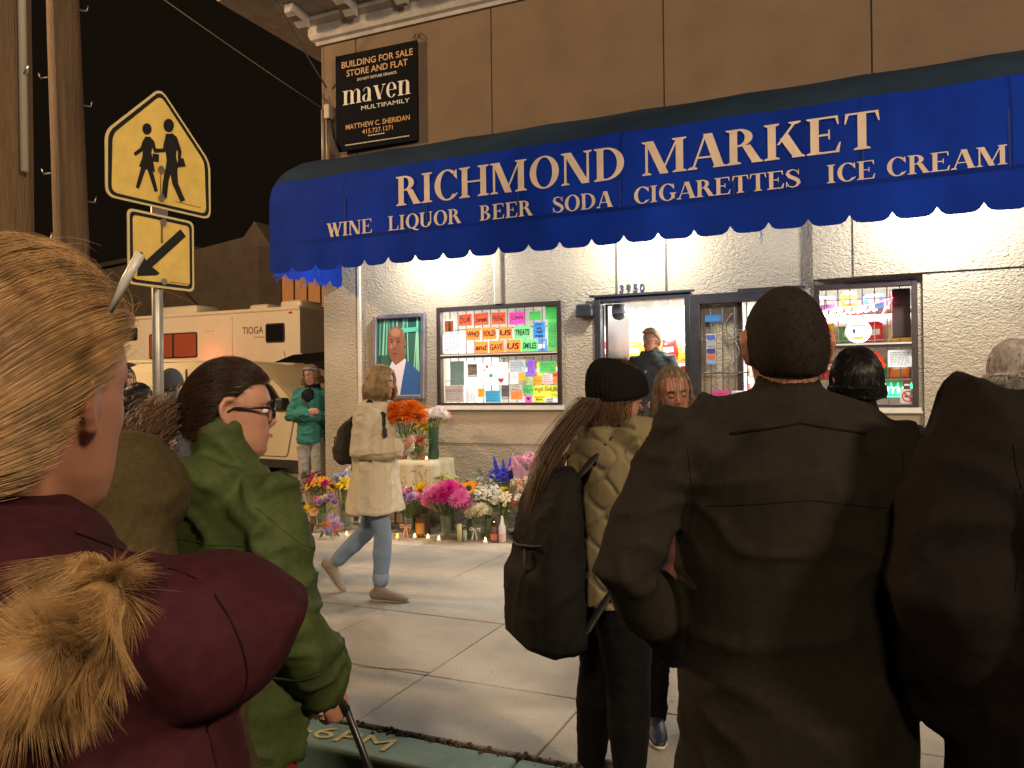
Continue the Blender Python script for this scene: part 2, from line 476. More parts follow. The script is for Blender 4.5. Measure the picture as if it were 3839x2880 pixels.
# hairline crack across one slab and crumbling soil along the kerb
crk = MB()
pts = [(-2.62, -4.30, .0022), (-2.45, -4.27, .0022), (-2.33, -4.235, .0022), (-2.2, -4.235, .0022)]
for a, b in zip(pts[:-1], pts[1:]):
    crk.quad((a[0], a[1]-.004, a[2]), (b[0], b[1]-.004, b[2]), (b[0], b[1]+.004, b[2]), (a[0], a[1]+.003, a[2]))
crk.build('crack', dirt, sw)
soil = MB()
for i in range(700):
    x = random.uniform(-3.2, 3); y = -4.945 + random.gauss(0, .016) - (.02 if random.random() < .3 else 0); s = random.uniform(.004, .013)
    soil.ell((x, y, .002+s*.2), (s, s*.8, s*.7), 5, 4)
o = soil.build('soil_crumbs', mat('soil', (.07, .045, .03), .95, objvar=0, var=.4, vscale=40)); tag(o, 'dark soil crumbs along the green kerb edge', 'soil', kind='stuff')

lit = MB(); rl_ = random.Random(77)
for i in range(150):
    x = rl_.uniform(-5, 2.5); y = rl_.uniform(-4.8, -.9); s = rl_.uniform(.004, .014); a = rl_.uniform(0, 6.28)
    lit.add([(x+s*math.cos(a+q*2.1)*rl_.uniform(.5, 1.2), y+s*math.sin(a+q*2.1)*rl_.uniform(.5, 1.2), .004+.004*rl_.random()) for q in range(3)], [(0, 1, 2)])
tag(lit.build('pavement_litter', mat('litter_mixed', (.16, .12, .08), .9, var=.6, vscale=3)), 'dry leaf scraps and grit scattered over the pavement', 'litter', kind='stuff')
kerb = empty('kerb', (0, 0, 0), kind='structure')
kerb_green = mat('kerb_green_paint', (.10, .165, .13), .75, bump=(50, .4, .005), var=.25, vscale=9, detail=8)
for i in range(8):
    x0 = -6.0+i*1.55
    bevel(MB().box(x0+.004, x0+1.546, -5.2, -4.96, -.15, .004).build('kerb_stone', kerb_green if i in (1, 2) or i in (3, 4) else slab_m, kerb), .02, 3)
ylw = mat('kerb_stencil_yellow', (.40, .31, .10), .8, bump=(60, .4), var=.35, vscale=25, detail=8)
put_text('7AM-6PM', kerb, ylw, (-2.36, -5.08, .0085), h=.115, w=.92, rot=(0, 0, 0))
put_text('10 MIN', kerb, ylw, (-.9, -5.08, .0085), h=.115, w=.62, rot=(0, 0, 0))

# ------------------------------------------------------------------ the market building
stucco = mat('stucco', (.55, .47, .36), .9)
def stucco_nodes(m, col, sc, dist, stain=.3):
    nt = m.node_tree; N = nt.nodes; L = nt.links; b = N['Principled BSDF']; tc = [n for n in N if n.type == 'TEX_COORD'][0]
    n1 = N.new('ShaderNodeTexNoise'); n1.inputs['Scale'].default_value = sc; n1.inputs['Detail'].default_value = 3.5; n1.inputs['Distortion'].default_value = .9
    mp = N.new('ShaderNodeMapping'); mp.inputs['Scale'].default_value = (.8, .8, 1.25); L.new(tc.outputs['Object'], mp.inputs[0]); L.new(mp.outputs[0], n1.inputs[0])
    r1 = N.new('ShaderNodeValToRGB'); e = r1.color_ramp.elements; e[0].position = .36; e[1].position = .66
    L.new(n1.outputs[0], r1.inputs[0])
    n2 = N.new('ShaderNodeTexNoise'); n2.inputs['Scale'].default_value = 1.3; n2.inputs['Detail'].default_value = 4; L.new(tc.outputs['Object'], n2.inputs[0])
    r2 = N.new('ShaderNodeMapRange'); r2.inputs['From Min'].default_value = .35; r2.inputs['From Max'].default_value = .65; r2.inputs['To Min'].default_value = .5; r2.inputs['To Max'].default_value = 1.15
    L.new(n2.outputs[0], r2.inputs[0])
    bp = N.new('ShaderNodeBump'); bp.inputs['Distance'].default_value = dist
    L.new(r2.outputs[0], bp.inputs['Strength']); L.new(r1.outputs[0], bp.inputs['Height']); L.new(bp.outputs[0], b.inputs['Normal'])
    n3 = N.new('ShaderNodeTexNoise'); n3.inputs['Scale'].default_value = 2.2; n3.inputs['Detail'].default_value = 8; L.new(tc.outputs['Object'], n3.inputs[0])
    hs = N.new('ShaderNodeHueSaturation'); hs.inputs['Color'].default_value = (*col, 1)
    mr = N.new('ShaderNodeMapRange'); mr.inputs['From Min'].default_value = .3; mr.inputs['From Max'].default_value = .7; mr.inputs['To Min'].default_value = 1-stain; mr.inputs['To Max'].default_value = 1+stain*.4
    L.new(n3.outputs[0], mr.inputs[0]); L.new(mr.outputs[0], hs.inputs['Value']); L.new(hs.outputs[0], b.inputs['Base Color'])
stucco_nodes(stucco, (.43, .37, .275), 36, .008, .12)
smooth_pl = mat('smooth_plaster', (.44, .365, .27), .85); stucco_nodes(smooth_pl, (.41, .35, .26), 20, .003, .1)
panel_m = mat('upper_panel_paint', (.50, .40, .27), .8); stucco_nodes(panel_m, (.185, .125, .080), 9, .003, .16)
corn_m = mat('cornice_paint', (.42, .39, .37), .85, bump=(14, .4, .01), var=.3, vscale=5, detail=8)
frame_m = mat('window_frame_brown', (.06, .045, .042), .45, .4, bump=(40, .08), var=.15)
white_trim = mat('weathered_white_trim', (.62, .58, .5), .7, var=.12)
dark_strip = mat('dark_joint', (.08, .07, .06), .9)

bld = empty('market_building', (-6.08, 0, 0), 0, 'two storey beige stucco corner shop with bracketed cornice and blue awning', 'building')
def B(mb, name, m, parent=bld, smooth=False):
    o = mb.build(name, m, parent, smooth); o.location = (6.08, 0, 0) if parent is bld else (0, 0, 0); return o
holes = [(-4.52, -2.99, 1.356, 2.48), (-2.61, -1.60, .0, 2.49), (-1.15, -.56, .35, 2.49), (-.45, .42, 1.328, 2.48)]
def wall_grid(x0, x1, z0, z1, holes, y0, y1):
    X = sorted({x0, x1, *[h[0] for h in holes], *[h[1] for h in holes]}); Z = sorted({z0, z1, *[h[2] for h in holes], *[h[3] for h in holes]})
    mb = MB()
    inside = lambda a, b: any(h[0] < a < h[1] and h[2] < b < h[3] for h in holes)
    for i in range(len(X)-1):
        for j in range(len(Z)-1):
            if inside((X[i]+X[i+1])/2, (Z[j]+Z[j+1])/2): continue
            mb.quad((X[i], y0, Z[j]), (X[i+1], y0, Z[j]), (X[i+1], y0, Z[j+1]), (X[i], y0, Z[j+1]))
            mb.quad((X[i], y1, Z[j]), (X[i+1], y1, Z[j]), (X[i+1], y1, Z[j+1]), (X[i], y1, Z[j+1]))
    for (a, b, c, d) in holes:
        mb.quad((a, y0, c), (a, y1, c), (a, y1, d), (a, y0, d)); mb.quad((b, y0, c), (b, y1, c), (b, y1, d), (b, y0, d))
        mb.quad((a, y0, d), (b, y0, d), (b, y1, d), (a, y1, d)); mb.quad((a, y0, c), (b, y0, c), (b, y1, c), (a, y1, c))
    return mb
w = wall_grid(-6.08, 6.0, 0, 4.0, holes, 0, .22)
w.quad((-6.08, 0, 0), (-6.08, 0, 4), (-6.08, 12, 4), (-6.08, 12, 0))
w.quad((6.0, 0, 0), (6.0, 0, 4), (6.0, 12, 4), (6.0, 12, 0))
B(w, 'wall', stucco)
# raised stucco fields: corner pier, panels between battens, right hand bay
B(MB().box(-6.10, -5.60, -.02, -.0, 0, 4.0), 'corner_pier', stucco)
B(MB().box(-5.597, -5.565, -.034, -.0, 0, 4.0), 'trim_strip', white_trim)
B(MB().box(-3.760, -3.700, -.035, -.0, 2.485, 4.0), 'batten', smooth_pl)
B(MB().box(-3.785, -3.762, -.012, -.0, 2.485, 4.0), 'trim_strip', white_trim)
for x in (-2.385, -1.862): B(MB().box(x, x+.022, -.006, -.0, 2.52, 4.0), 'joint_strip', dark_strip)
B(MB().box(-.452, 6.02, -.055, -.0, 2.53, 4.0), 'stucco_field', stucco)
B(MB().box(.462, 6.02, -.055, -.0, 0, 2.529), 'stucco_field', stucco)
B(MB().box(-.10, 6.02, -.068, -.056, 2.533, 4.0), 'stucco_field', stucco)
B(MB().box(-4.52, -2.97, -.008, -.0, .93, 1.325), 'patch', smooth_pl)
B(MB().box(-.5, .455, -.008, -.0, .55, 1.30), 'patch', smooth_pl)
# upper storey
up = MB(); up.box(-6.06, 6.0, .012, .2, 4.0, 7.0); up.box(-6.06, -5.9, .2, 12, 4.0, 7.0); up.box(5.84, 6.0, .2, 12, 4.0, 7.0); up.box(-6.06, 6.0, 11.8, 12, 4.0, 7.0); up.box(-5.9, 5.84, .2, 11.8, 6.8, 7.0)
B(up, 'upper_wall', dark_strip)
pj = [-6.08, -5.592, -3.781, -1.846, .075, 2.0, 3.9, 6.0]
for a, b in zip(pj[:-1], pj[1:]):
    bevel(B(MB().box(a+.007, b-.007, -.015, .010, 4.003, 5.80), 'wall_panel', panel_m), .004, 1)
B(MB().box(-6.10, -6.062, -.015, 12, 4.003, 5.80), 'wall_panel', panel_m)
# cornice: bed mould, soffit, brackets, crown
def run(prof, name, m, parent):
    mb = MB(); n = len(prof)
    v = [];
    for (p, z) in prof: v.append((-6.1-p, -p, z))
    for (p, z) in prof: v.append((6.1, -p, z))
    f = [(i, i+1, n+i+1, n+i) for i in range(n-1)]
    k = len(v)
    for (p, z) in prof: v.append((-6.1-p, 12, z))
    f += [(i, i+1, k+i+1, k+i) for i in range(n-1)]
    mb.add(v, f); return B(mb, name, m, parent)
cor = B(MB().box(-6.1, 6.1, -.02, .01, 5.802, 5.9), 'cornice', corn_m)
run([(.0, 5.79), (.05, 5.79), (.06, 5.83), (.10, 5.85), (.12, 5.90), (.12, 6.10)], 'bed_mould', corn_m, cor)
run([(.10, 6.10), (.86, 6.16), (.86, 6.20), (.90, 6.22), (.92, 6.34), (1.0, 6.42), (1.0, 6.5), (0, 6.52)], 'crown', corn_m, cor)
run([(.115, 6.098), (.20, 6.098), (.21, 6.04), (.115, 6.0)], 'bed_mould', corn_m, cor)
for i in range(18):
    x = -6.18+i*.70
    mb = MB()
    poly = [(-.52, 6.125), (-.52, 6.02), (-.46, 5.99), (-.36, 5.98), (-.28, 5.93), (-.215, 5.93), (-.215, 6.11)]
    v = [(x-.065, p[0], p[1]) for p in poly] + [(x+.065, p[0], p[1]) for p in poly]; n = len(poly)
    mb.add(v, [tuple(range(n)), tuple(range(2*n-1, n-1, -1))] + [(q, n+q, n+(q+1) % n, (q+1) % n) for q in range(n)])
    B(mb, 'bracket', corn_m, cor)

# window 1, window 2, sidelight
pane_m = glassy('window_glass', (.97, .98, .97), .95)
bar_m = mat('grille_steel', (.16, .16, .16), .5, .6)
def window(x0, x1, z0, z1, zm, name='window', t=.05, bars=True):
    fr = B(MB().box(x0-.02, x1+.02, -.03, .0, z0-.035, z0-.0).box(x0-.03, x1+.03, -.05, .0, z0-.05, z0-.036), name, white_trim)
    f = MB()
    f.box(x0, x0+t, -.02, .06, z0, z1).box(x1-t, x1, -.02, .06, z0, z1).box(x0+t, x1-t, -.02, .06, z1-t, z1).box(x0+t, x1-t, -.02, .06, z0, z0+t*.6)
    f.box(x0+t, x1-t, -.012, .06, zm-t*.6, zm+t*.35)
    bevel(B(f, 'frame', frame_m, fr), .004, 1)
    s = MB(); s.box(x0+t, x1-t, -.018, -.013, zm-t*.1, zm+t*.2); B(s, 'rail', white_trim, fr)
    for (a, b) in ((z0+t*.6, zm-t*.6), (zm+t*.35, z1-t)):
        B(MB().quad((x0+t, .02, a), (x1-t, .02, a), (x1-t, .02, b), (x0+t, .02, b)), 'pane', pane_m, fr)
    if bars:
        n = int((x1-x0-.1)/.105)
        for k in range(n):
            x = x0+t+.05+k*.105
            B(MB().tube([(x, .13, z0+.02), (x, .13, z1-.02)], .0055, 6), 'bar', bar_m, fr)
        for z in (z0+.28, zm+.3):
            B(MB().tube([(x0+.03, .138, z), (x1-.03, .138, z)], .0055, 6), 'bar', bar_m, fr)
    return fr
window(-4.52, -2.99, 1.356, 2.48, 1.925)
wnd2 = window(-.45, .42, 1.328, 2.48, 1.91, t=.05)
window(-1.15, -.56, .35, 2.49, 1.2, t=.045, bars=False)

# door frame and threshold
dfm = mat('door_frame_steel', (.075, .075, .085), .4, .7, var=.2, vscale=12)
df = MB(); df.box(-2.61, -2.545, -.035, .12, 0, 2.49).box(-1.665, -1.60, -.035, .12, 0, 2.49).box(-2.545, -1.665, -.035, .12, 2.43, 2.49)
d0 = B(df, 'door_frame', dfm); bevel(d0, .004, 1)
B(MB().box(-2.66, -1.56, -.05, -.036, 2.485, 2.508), 'drip_moulding', dfm)
B(MB().box(-2.545, -1.665, -.02, .30, .0, .32), 'threshold', mat('threshold_stone', (.3, .29, .27), .6, var=.2))
B(MB().box(-2.54, -2.51, .125, .95, .33, 2.42), 'door', mat('door_leaf_dark', (.08, .08, .085), .35, .5))
# hinge box of the roller on the left jamb
B(MB().cham(-2.80, -2.615, -.10, -.003, 2.28, 2.42, .02), 'closer_box', dfm)
n_m = mat('number_blue', (.03, .04, .10), .4)
for k, ch in enumerate('3950'):
    o = put_text(ch, bld, n_m, (-2.315+6.08+k*.072, -.012, 2.565), h=.08, depth=.0, name='house_number', bold=.02)

# open security gate folded flat against the wall, right of the door
gate = empty('security_gate', (-1.55, -.08, .05), 0, 'black steel security gate with scrollwork, folded open beside shop door', 'gate')
def G(mb, name, m, smooth=False, p=gate): return mb.build(name, m, p, smooth)
gf = MB().box(-.05, .05, -.03, .03, 0, 2.40).box(.92, 1.0, -.03, .03, 0, 2.40).box(.05, .92, -.03, .03, 2.30, 2.40).box(.05, .92, -.03, .03, 0, .12)
bevel(G(gf, 'gate_frame', dfm), .005, 1)
for k in range(7): G(MB().tube([(.15+k*.115, 0, .12), (.15+k*.115, 0, 2.3)], .007, 6), 'bar', bar_m)
for z in (1.62, .8): G(MB().tube([(.05, .008, z), (.92, .008, z)], .008, 6), 'rail', bar_m)
def spiral(cx, cz, r, d, turns=1.6, flip=1):
    P = []
    for i in range(26):
        a = i/25*turns*2*math.pi; q = r*(1-i/25*.78)
        P.append((cx+flip*q*math.cos(a), -.006, cz+d*q*math.sin(a)))
    return P
for (cx, cz, rr, d, fl) in ((.42, 1.98, .06, 1, 1), (.56, 2.16, .06, -1, -1), (.66, 2.16, .06, -1, 1), (.52, 1.1, .06, 1, 1), (.66, 1.1, .06, 1, -1), (.8, 1.98, .06, 1, -1)):
    G(MB().tube(spiral(cx, cz, rr, d, 1.6, fl), .006, 6), 'scroll', bar_m, True)
for fl, x0 in ((1, .36), (-1, .62)):
    P = [(x0+fl*.12*math.sin(t*math.pi*2)*.5, -.004, 1.7+.5*t) for t in [i/16 for i in range(17)]]
    G(MB().tube(P, .006, 6), 'scroll', bar_m, True)

# small dome camera in the door's upper corner
dc = empty('dome_camera', (-2.40, .16, 2.32), 0, 'round white dome camera hung in the top corner of the doorway', 'camera')
MB().lathe([(.0, .105), (.07, .10), (.075, .03), (.072, .0)], 18).build('housing', mat('camera_white', (.6, .64, .66), .4), dc, True)
MB().lathe([(.072, -.001), (.066, -.03), (.045, -.055), (.0, -.068)], 18).build('dome', mat('camera_smoke', (.16, .18, .2), .1), dc, True)
MB().box(-.14, -.02, -.02, .02, .09, .105).build('bracket', dfm, dc)

# ------------------------------------------------------------------ awning
fab = mat('awning_blue_canvas', (.004, .024, .235), .8, bump=(240, .25, .002), var=.38, vscale=1.3, detail=9, stretch=(1, 1, .45), transl=.06, spec=.1)
lett = mat('awning_lettering_cream', (.72, .58, .47), .85, var=.16, vscale=5, detail=9)
PJ = 1.29; AX0, AX1 = -5.83, 2.9
aw = empty('awning', (AX0, 0, 2.8), 0, 'long blue canvas awning with scalloped valance and cream serif lettering', 'awning')
def A(mb, name, m, smooth=False, p=aw):
    o = mb.build(name, m, p, smooth); o.location = (-AX0, 0, -2.8) if p is aw else (0, 0, 0); return o
prof = [(0.0, 4.36), (.25, 4.30), (.5, 4.22), (.75, 4.12), (.98, 3.99), (1.10, 3.90), (1.19, 3.80), (1.25, 3.71), (1.282, 3.62), (1.29, 3.52), (1.29, 3.30), (1.29, 3.10)]
seams = [AX0 + i*(AX1-AX0)/9 for i in range(10)]
can = MB()
nxs = 72
gx = [AX0 + i*(AX1-AX0)/nxs for i in range(nxs+1)]
V = []; F = []
for i, x in enumerate(gx):
    fr = ((x-AX0)/(AX1-AX0)*9) % 1.0
    sag = math.sin(math.pi*fr)
    for j, (p, z) in enumerate(prof):
        k = 0.007*sag if 1 <= j <= 6 else 0.0
        ends = 1.0
        if i == 0: ends = 1.0
        V.append((x, -p + k*.6 + (.006*math.sin(x*9+z*4) if j > 8 and j < 11 else 0), z - k*1.3))
n = len(prof)
for i in range(nxs):
    for j in range(n-1): F.append((i*n+j, (i+1)*n+j, (i+1)*n+j+1, i*n+j+1))
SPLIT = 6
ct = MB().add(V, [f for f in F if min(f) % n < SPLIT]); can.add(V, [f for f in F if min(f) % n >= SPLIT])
fab_top = mat('awning_shaded_top', (.018, .036, .066), .9, bump=(200, .3, .002), var=.3, vscale=1.6, detail=8, spec=.1)  # lack of light on the upward-facing top put into a darker canvas colour
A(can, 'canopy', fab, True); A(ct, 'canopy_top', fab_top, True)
for sgn, X in ((0, AX0), (1, AX1)):
    e = MB(); e.add([(X+.001*(1-2*sgn), -p, z) for (p, z) in prof] + [(X+.001*(1-2*sgn), 0, 3.10)], [tuple(range(len(prof)+1))])
    A(e, 'end_panel', fab)
for x in seams[1:-1]:
    A(MB().box(x-.006, x+.006, -1.2955, -1.2925, 3.105, 3.52), 'seam', mat('awning_seam', (.008, .03, .2), .8))
def scallop(n, L, zt, zb, pitch, notch=.065, ragged=0):
    pts = []
    k = max(1, round(L/pitch)); m = 12
    for i in range(k*m+1):
        t = (i % m)/m if i < k*m else 1.0
        if i == k*m: t = 0.0
        z = zb + notch*abs(2*t-1)**5
        pts.append((i/(k*m)*L, z))
    return pts
sc = scallop(0, AX1-AX0, 3.10, 2.795, .305)
V = []; F = []
for i, (s, z) in enumerate(sc):
    yy = -1.292 - .012*math.sin(s*5.1) - .008*math.sin(s*13.3+1)
    V += [(AX0+s, -1.293, 3.118), (AX0+s, (yy-1.292)/2, 2.96), (AX0+s, yy, z)]
for i in range(len(sc)-1):
    for q in (0, 1): F.append((3*i+q, 3*i+3+q, 3*i+4+q, 3*i+1+q))
A(MB().add(V, F), 'valance', fab, True)
for X in (AX0, AX1):
    sc2 = scallop(0, 1.27, 3.10, 2.79, .254, .075)
    V = []; F = []
    for i, (s, z) in enumerate(sc2):
        xx = X + .02*math.sin(s*11) + (.0)
        V += [(X, -s-.01, 3.098), (xx, -s-.01, z - .03*random.random()*(i % 3 == 0))]
    F = [(2*i, 2*i+2, 2*i+3, 2*i+1) for i in range(len(sc2)-1)]
    A(MB().add(V, F), 'side_valance', fab, False)
# frayed threads hanging from the worn side valance and the front hem
fr_m = mat('awning_threads', (.03, .09, .5), .8, transl=.3)
th = MB()
for i in range(44):
    s = random.uniform(.05, 1.25); z = 2.80+random.uniform(-.005, .04); L = random.uniform(.02, .1)
    a = random.uniform(-.03, .03)
    th.tube([(AX0, -s, z), (AX0+.004, -s+a*.5, z-L*.5), (AX0-.004, -s+a, z-L)], .0025, 4)
for (X, L) in ((-.78, .07), (-.77, .11), (-.42, .10), (-1.9, .05), (-3.9, .04), (-3.1, .06), (-2.6, .03), (.4, .05), (-4.8, .05), (-5.2, .07)):
    th.tube([(X, -1.29, 2.8), (X+.01, -1.29, 2.8-L*.5), (X-.005, -1.292, 2.8-L)], .003, 4)
A(th, 'loose_threads', fr_m)
# steel frame inside
fm = MB()
for x in seams:
    fm.tube([(x, -p+.02, z-.025) for (p, z) in prof], .012, 6)
fm.tube([(AX0, -1.27, 3.1), (AX1, -1.27, 3.1)], .014, 6).tube([(AX0, -.02, 4.33), (AX1, -.02, 4.33)], .014, 6)
A(fm, 'steel_frame', mat('galvanised', (.4, .4, .4), .4, .8))
YT = -1.2975
for wd, a, b in (('RICHMOND', -4.235, -1.885), ('MARKET', -1.757, .125)):
    serif_word(wd, a+AX0*0, b, 3.36, .288, YT, lett, aw)
for wd, a, b in (('WINE', -5.08, -4.51), ('LIQUOR', -4.33, -3.505), ('BEER', -3.315, -2.768), ('SODA', -2.58, -2.012), ('CIGARETTES', -1.83, -.46), ('ICE', -.27, .085), ('CREAM', .15, .952)):
    serif_word(wd, a, b, 3.125, .142, YT, lett, aw)
for c in aw.children:
    if c.name.startswith('letter'): c.location = (-AX0, 0, -2.8)
# lamps under the awning: enclosed tube fixtures on the wall
def awning_lamp(x, power, label):
    t = empty('wall_lamp', (x, -.42, 3.24), 0, label, 'lamp', 'tube lamps under the awning')
    MB().box(-.32, .32, -.06, .05, .035, .09).build('housing', white_trim, t); MB().box(-.02, .02, .0, .41, .091, .12).build('bracket_arm', white_trim, t)
    MB().lathe([(.0, -.3), (.022, -.3), (.022, .3), (.0, .3)], 10, (0, -.04, .0), 'x').build('tube', emit_mat('tube_glow', (1, .97, .88), 14), t, True)
    ld = bpy.data.lights.new('tube_light', 'POINT'); ld.shadow_soft_size = .07; ld.energy = power*2.0; ld.color = (1, .95, .84)
    lo = bpy.data.objects.new('tube_light', ld); COL.objects.link(lo); lo.parent = t; lo.location = (0, -.12, -.05)
awning_lamp(-4.42, 62, 'tube lamp under the awning above the framed portrait')
awning_lamp(-2.05, 68, 'tube lamp under the awning above the house number')
awning_lamp(.62, 85, 'tube lamp under the awning above the neon signs')
# ------------------------------------------------------------------ shop interior seen through door and windows
inn = B(MB().quad((-5.9, .22, .32), (5.8, .22, .32), (5.8, 5.5, .32), (-5.9, 5.5, .32)), 'shop_floor', mat('shop_floor_vinyl', (.5, .48, .44), .5, var=.1))
shop_white = mat('shop_white_wall', (.8, .8, .77), .8, var=.05)
B(MB().quad((-5.9, 5.5, .32), (5.8, 5.5, .32), (5.8, 5.5, 3.0), (-5.9, 5.5, 3.0)), 'shop_back_wall', shop_white)
B(MB().quad((-5.9, .22, .32), (-5.9, 5.5, .32), (-5.9, 5.5, 3.0), (-5.9, .22, 3.0)), 'shop_side_wall', shop_white)
B(MB().quad((2.4, .22, .32), (2.4, 5.5, .32), (2.4, 5.5, 3.0), (2.4, .22, 3.0)), 'shop_side_wall', shop_white)
B(MB().quad((-5.9, .22, 3.0), (5.8, .22, 3.0), (5.8, 5.5, 3.0), (-5.9, 5.5, 3.0)), 'shop_ceiling', shop_white)
def ceil_lamp(x, y, e):
    t = empty('ceiling_lamp', (x, y, 2.93), 0, 'white fluorescent ceiling lamp glowing inside the shop', 'ceiling lamp', 'ceiling lamps inside the shop')
    MB().box(-.62, .62, -.12, .12, .02, .065).build('housing', white_trim, t)
    MB().cham(-.6, .6, -.09, .09, -.03, .018, .02).build('diffuser', emit_mat('shop_lamp_glow', (1, .98, .94), 9), t)
    ld = bpy.data.lights.new('ceiling_light', 'AREA'); ld.shape = 'RECTANGLE'; ld.size = 1.2; ld.size_y = .2; ld.energy = e; ld.color = (1, .97, .92)
    lo = bpy.data.objects.new('ceiling_light', ld); COL.objects.link(lo); lo.parent = t; lo.location = (0, 0, -.05)
for x, y in ((-3.9, 1.3), (-2.1, 2.2), (-.2, 1.3), (-2.9, 4.1), (-.6, 4.1)): ceil_lamp(x, y, 190)

# shelving with goods
wood = mat('shelf_board', (.42, .3, .18), .6, var=.2, vscale=10, stretch=(1, 8, 8))
def shelf_unit(x, y, rz, L, levels, label):
    t = empty('shelf_unit', (x, y, .32), rz, label, 'shelf')
    st = mat('shelf_steel', (.62, .62, .6), .5, .3)
    for sx in (-L/2, L/2-.04): MB().box(sx, sx+.04, .0, .04, 0, 2.1).build('upright', st, t)
    MB().box(-L/2+.04, L/2-.04, .03, .04, .1, 2.05).build('back_panel', st, t)
    for z in levels: MB().box(-L/2, L/2, -.34, .0, z, z+.025).build('shelf_board', wood, t)
    return t
shelf_unit(-2.78, 2.4, 0, 1.6, (.15, .55, .95, 1.2, 1.52), 'tall goods shelf facing the shop doorway')
shelf_unit(-1.0, 4.2, 0, 1.2, (.15, .55, .95, 1.35), 'goods shelf at the back, right of the doorway line')
shelf_unit(-4.4, 3.4, 0, 1.8, (.15, .55, .95, 1.35, 1.7), 'tall goods shelf behind the window of notes')
shelf_unit(.5, 3.6, 0, 1.6, (.15, .55, .95, 1.35, 1.7), 'goods shelf behind the neon window')

def pillow_bag(w, h, d):
    mb = MB(); n = 7; m = 9
    V = []; F = []
    for s in (1, -1):
        for i in range(n):
            for j in range(m):
                u = i/(n-1)*2-1; v = j/(m-1)*2-1
                b = max(0, (1-u*u))**.5*max(0, (1-v**4))**.6
                pin = 1-.06*(v*v)
                V.append((u*w/2*pin, -s*d/2*b, (v+1)*h/2 + .004*math.sin(i*3)*(abs(v) > .9)))
    k = n*m
    for q in (0, 1):
        for i in range(n-1):
            for j in range(m-1):
                F.append((q*k+i*m+j, q*k+(i+1)*m+j, q*k+(i+1)*m+j+1, q*k+i*m+j+1))
    mb.add(V, F); return mb.mesh('snack_bag', True)
bag_cols = [('red', (.62, .03, .03)), ('orange', (.75, .22, .02)), ('yellow', (.75, .52, .04)), ('purple', (.25, .1, .5)), ('blue', (.06, .16, .5)), ('green', (.08, .35, .1))]
bag_mesh = [pillow_bag(.2, .27, .09), pillow_bag(.26, .22, .1)]
lab_m = mat('bag_label_white', (.8, .78, .74), .4)
def snack(x, y, z, ci, mi, s=1.0, where=''):
    nm, c = bag_cols[ci]
    me = bag_mesh[mi].copy(); me.materials.clear()
    o = empty('snack_bag', (x, y, z), random.uniform(-.2, .2), '%s snack bag on %s' % (nm, where), 'snack bag', 'snack bags inside the shop')
    obj('pouch', me, mat('bag_'+nm, c, .3, bump=(9, .3, .02)), o, scale=(s, s, s))
    obj('brand_patch', MB().prism([(-.07*s, .10*s), (.075*s, .115*s), (.07*s, .18*s), (-.06*s, .17*s)], -.055*s, -.05*s).mesh('brand_patch'), lab_m, o)
for k in range(7): snack(-3.48+k*.23, 2.2, .32+1.225, (0, 0, 1, 2, 0, 1, 0)[k], k % 2, .95, 'the upper board of the doorway shelf')
for k in range(7): snack(-3.48+k*.23, 2.2, .32+1.545, (0, 0, 0, 2, 1, 0, 2)[k], (k+1) % 2, 1.05, 'the top board of the doorway shelf')
for k in range(5): snack(-1.5+k*.23, 3.95, .32+1.375, (1, 2, 0, 5, 2)[k], k % 2, 1.0, 'the top board of the back shelf')
for k in range(5): snack(-1.5+k*.23, 3.95, .32+.975, (0, 3, 2, 1, 0)[k], k % 2, 1.0, 'the middle board of the back shelf')
for k in range(6): snack(-5.0+k*.25, 3.18, .32+1.725, (3, 2, 4, 1, 5, 0)[k], k % 2, .9, 'the top board behind the window of notes')
for k in range(6): snack(-5.0+k*.25, 3.18, .32+1.375, (1, 4, 2, 0, 3, 5)[k], k % 2, .9, 'the second board behind the window of notes')
for k in range(5): snack(.0+k*.25, 3.38, .32+1.725, (4, 0, 2, 3, 5)[k], k % 2, .9, 'the top board behind the neon window')
# counter, carton boxes, chest freezer, poster, hanging packs
ctr = empty('counter', (-2.9, 1.9, .32), 0, 'wooden shop counter left inside the doorway', 'counter')
MB().box(-.7, .35, -.3, .3, 0, .92).build('cabinet', wood, ctr); MB().box(-.75, .4, -.34, .34, .92, .96).build('top', mat('counter_top', (.55, .52, .48), .4), ctr)
for k in range(5): snack(-3.2+k*.2, 1.74+.02*(k % 2), 1.285, (0, 0, 1, 0, 2)[k], 1, 1.0, 'the counter inside the door')
cb = [(-3.62, 2.75, 1.905, .34, .3, .2, (.45, .3, .16), 'brown carton box stacked high left inside the doorway'), (-3.63, 2.76, 2.106, .3, .26, .16, (.75, .6, .55), 'pale carton box stacked on the brown one'),
      (-3.62, 2.76, 2.267, .28, .2, .1, (.55, .05, .04), 'red carton box topmost of the doorway stack')]
for x, y, z, a, b, c, colr, lb in cb:
    o = MB().cham(-a/2, a/2, -b/2, b/2, 0, c, .006).build('carton_box', mat('carton_%d' % int(z*1000), colr, .7, var=.1)); o.location = (x, y, z); tag(o, lb, 'box')
stand = empty('crate_stand', (-3.62, 2.75, .32), 0, 'wooden stand carrying the carton boxes inside doorway', 'stand')
MB().box(-.2, .2, -.18, .18, 1.55, 1.582).box(-.19, -.15, -.17, -.13, 0, 1.549).box(.15, .19, -.17, -.13, 0, 1.549).box(-.19, -.15, .13, .17, 0, 1.549).box(.15, .19, .13, .17, 0, 1.549).build('frame', wood, stand)
fz = empty('drinks_cooler', (-3.35, 4.9, .32), 0, 'tall pale drinks cooler at the back of the shop', 'cooler')
MB().cham(-.45, .45, -.3, .3, 0, 2.0, .03).build('cabinet', mat('cooler_grey', (.5, .55, .53), .5), fz)
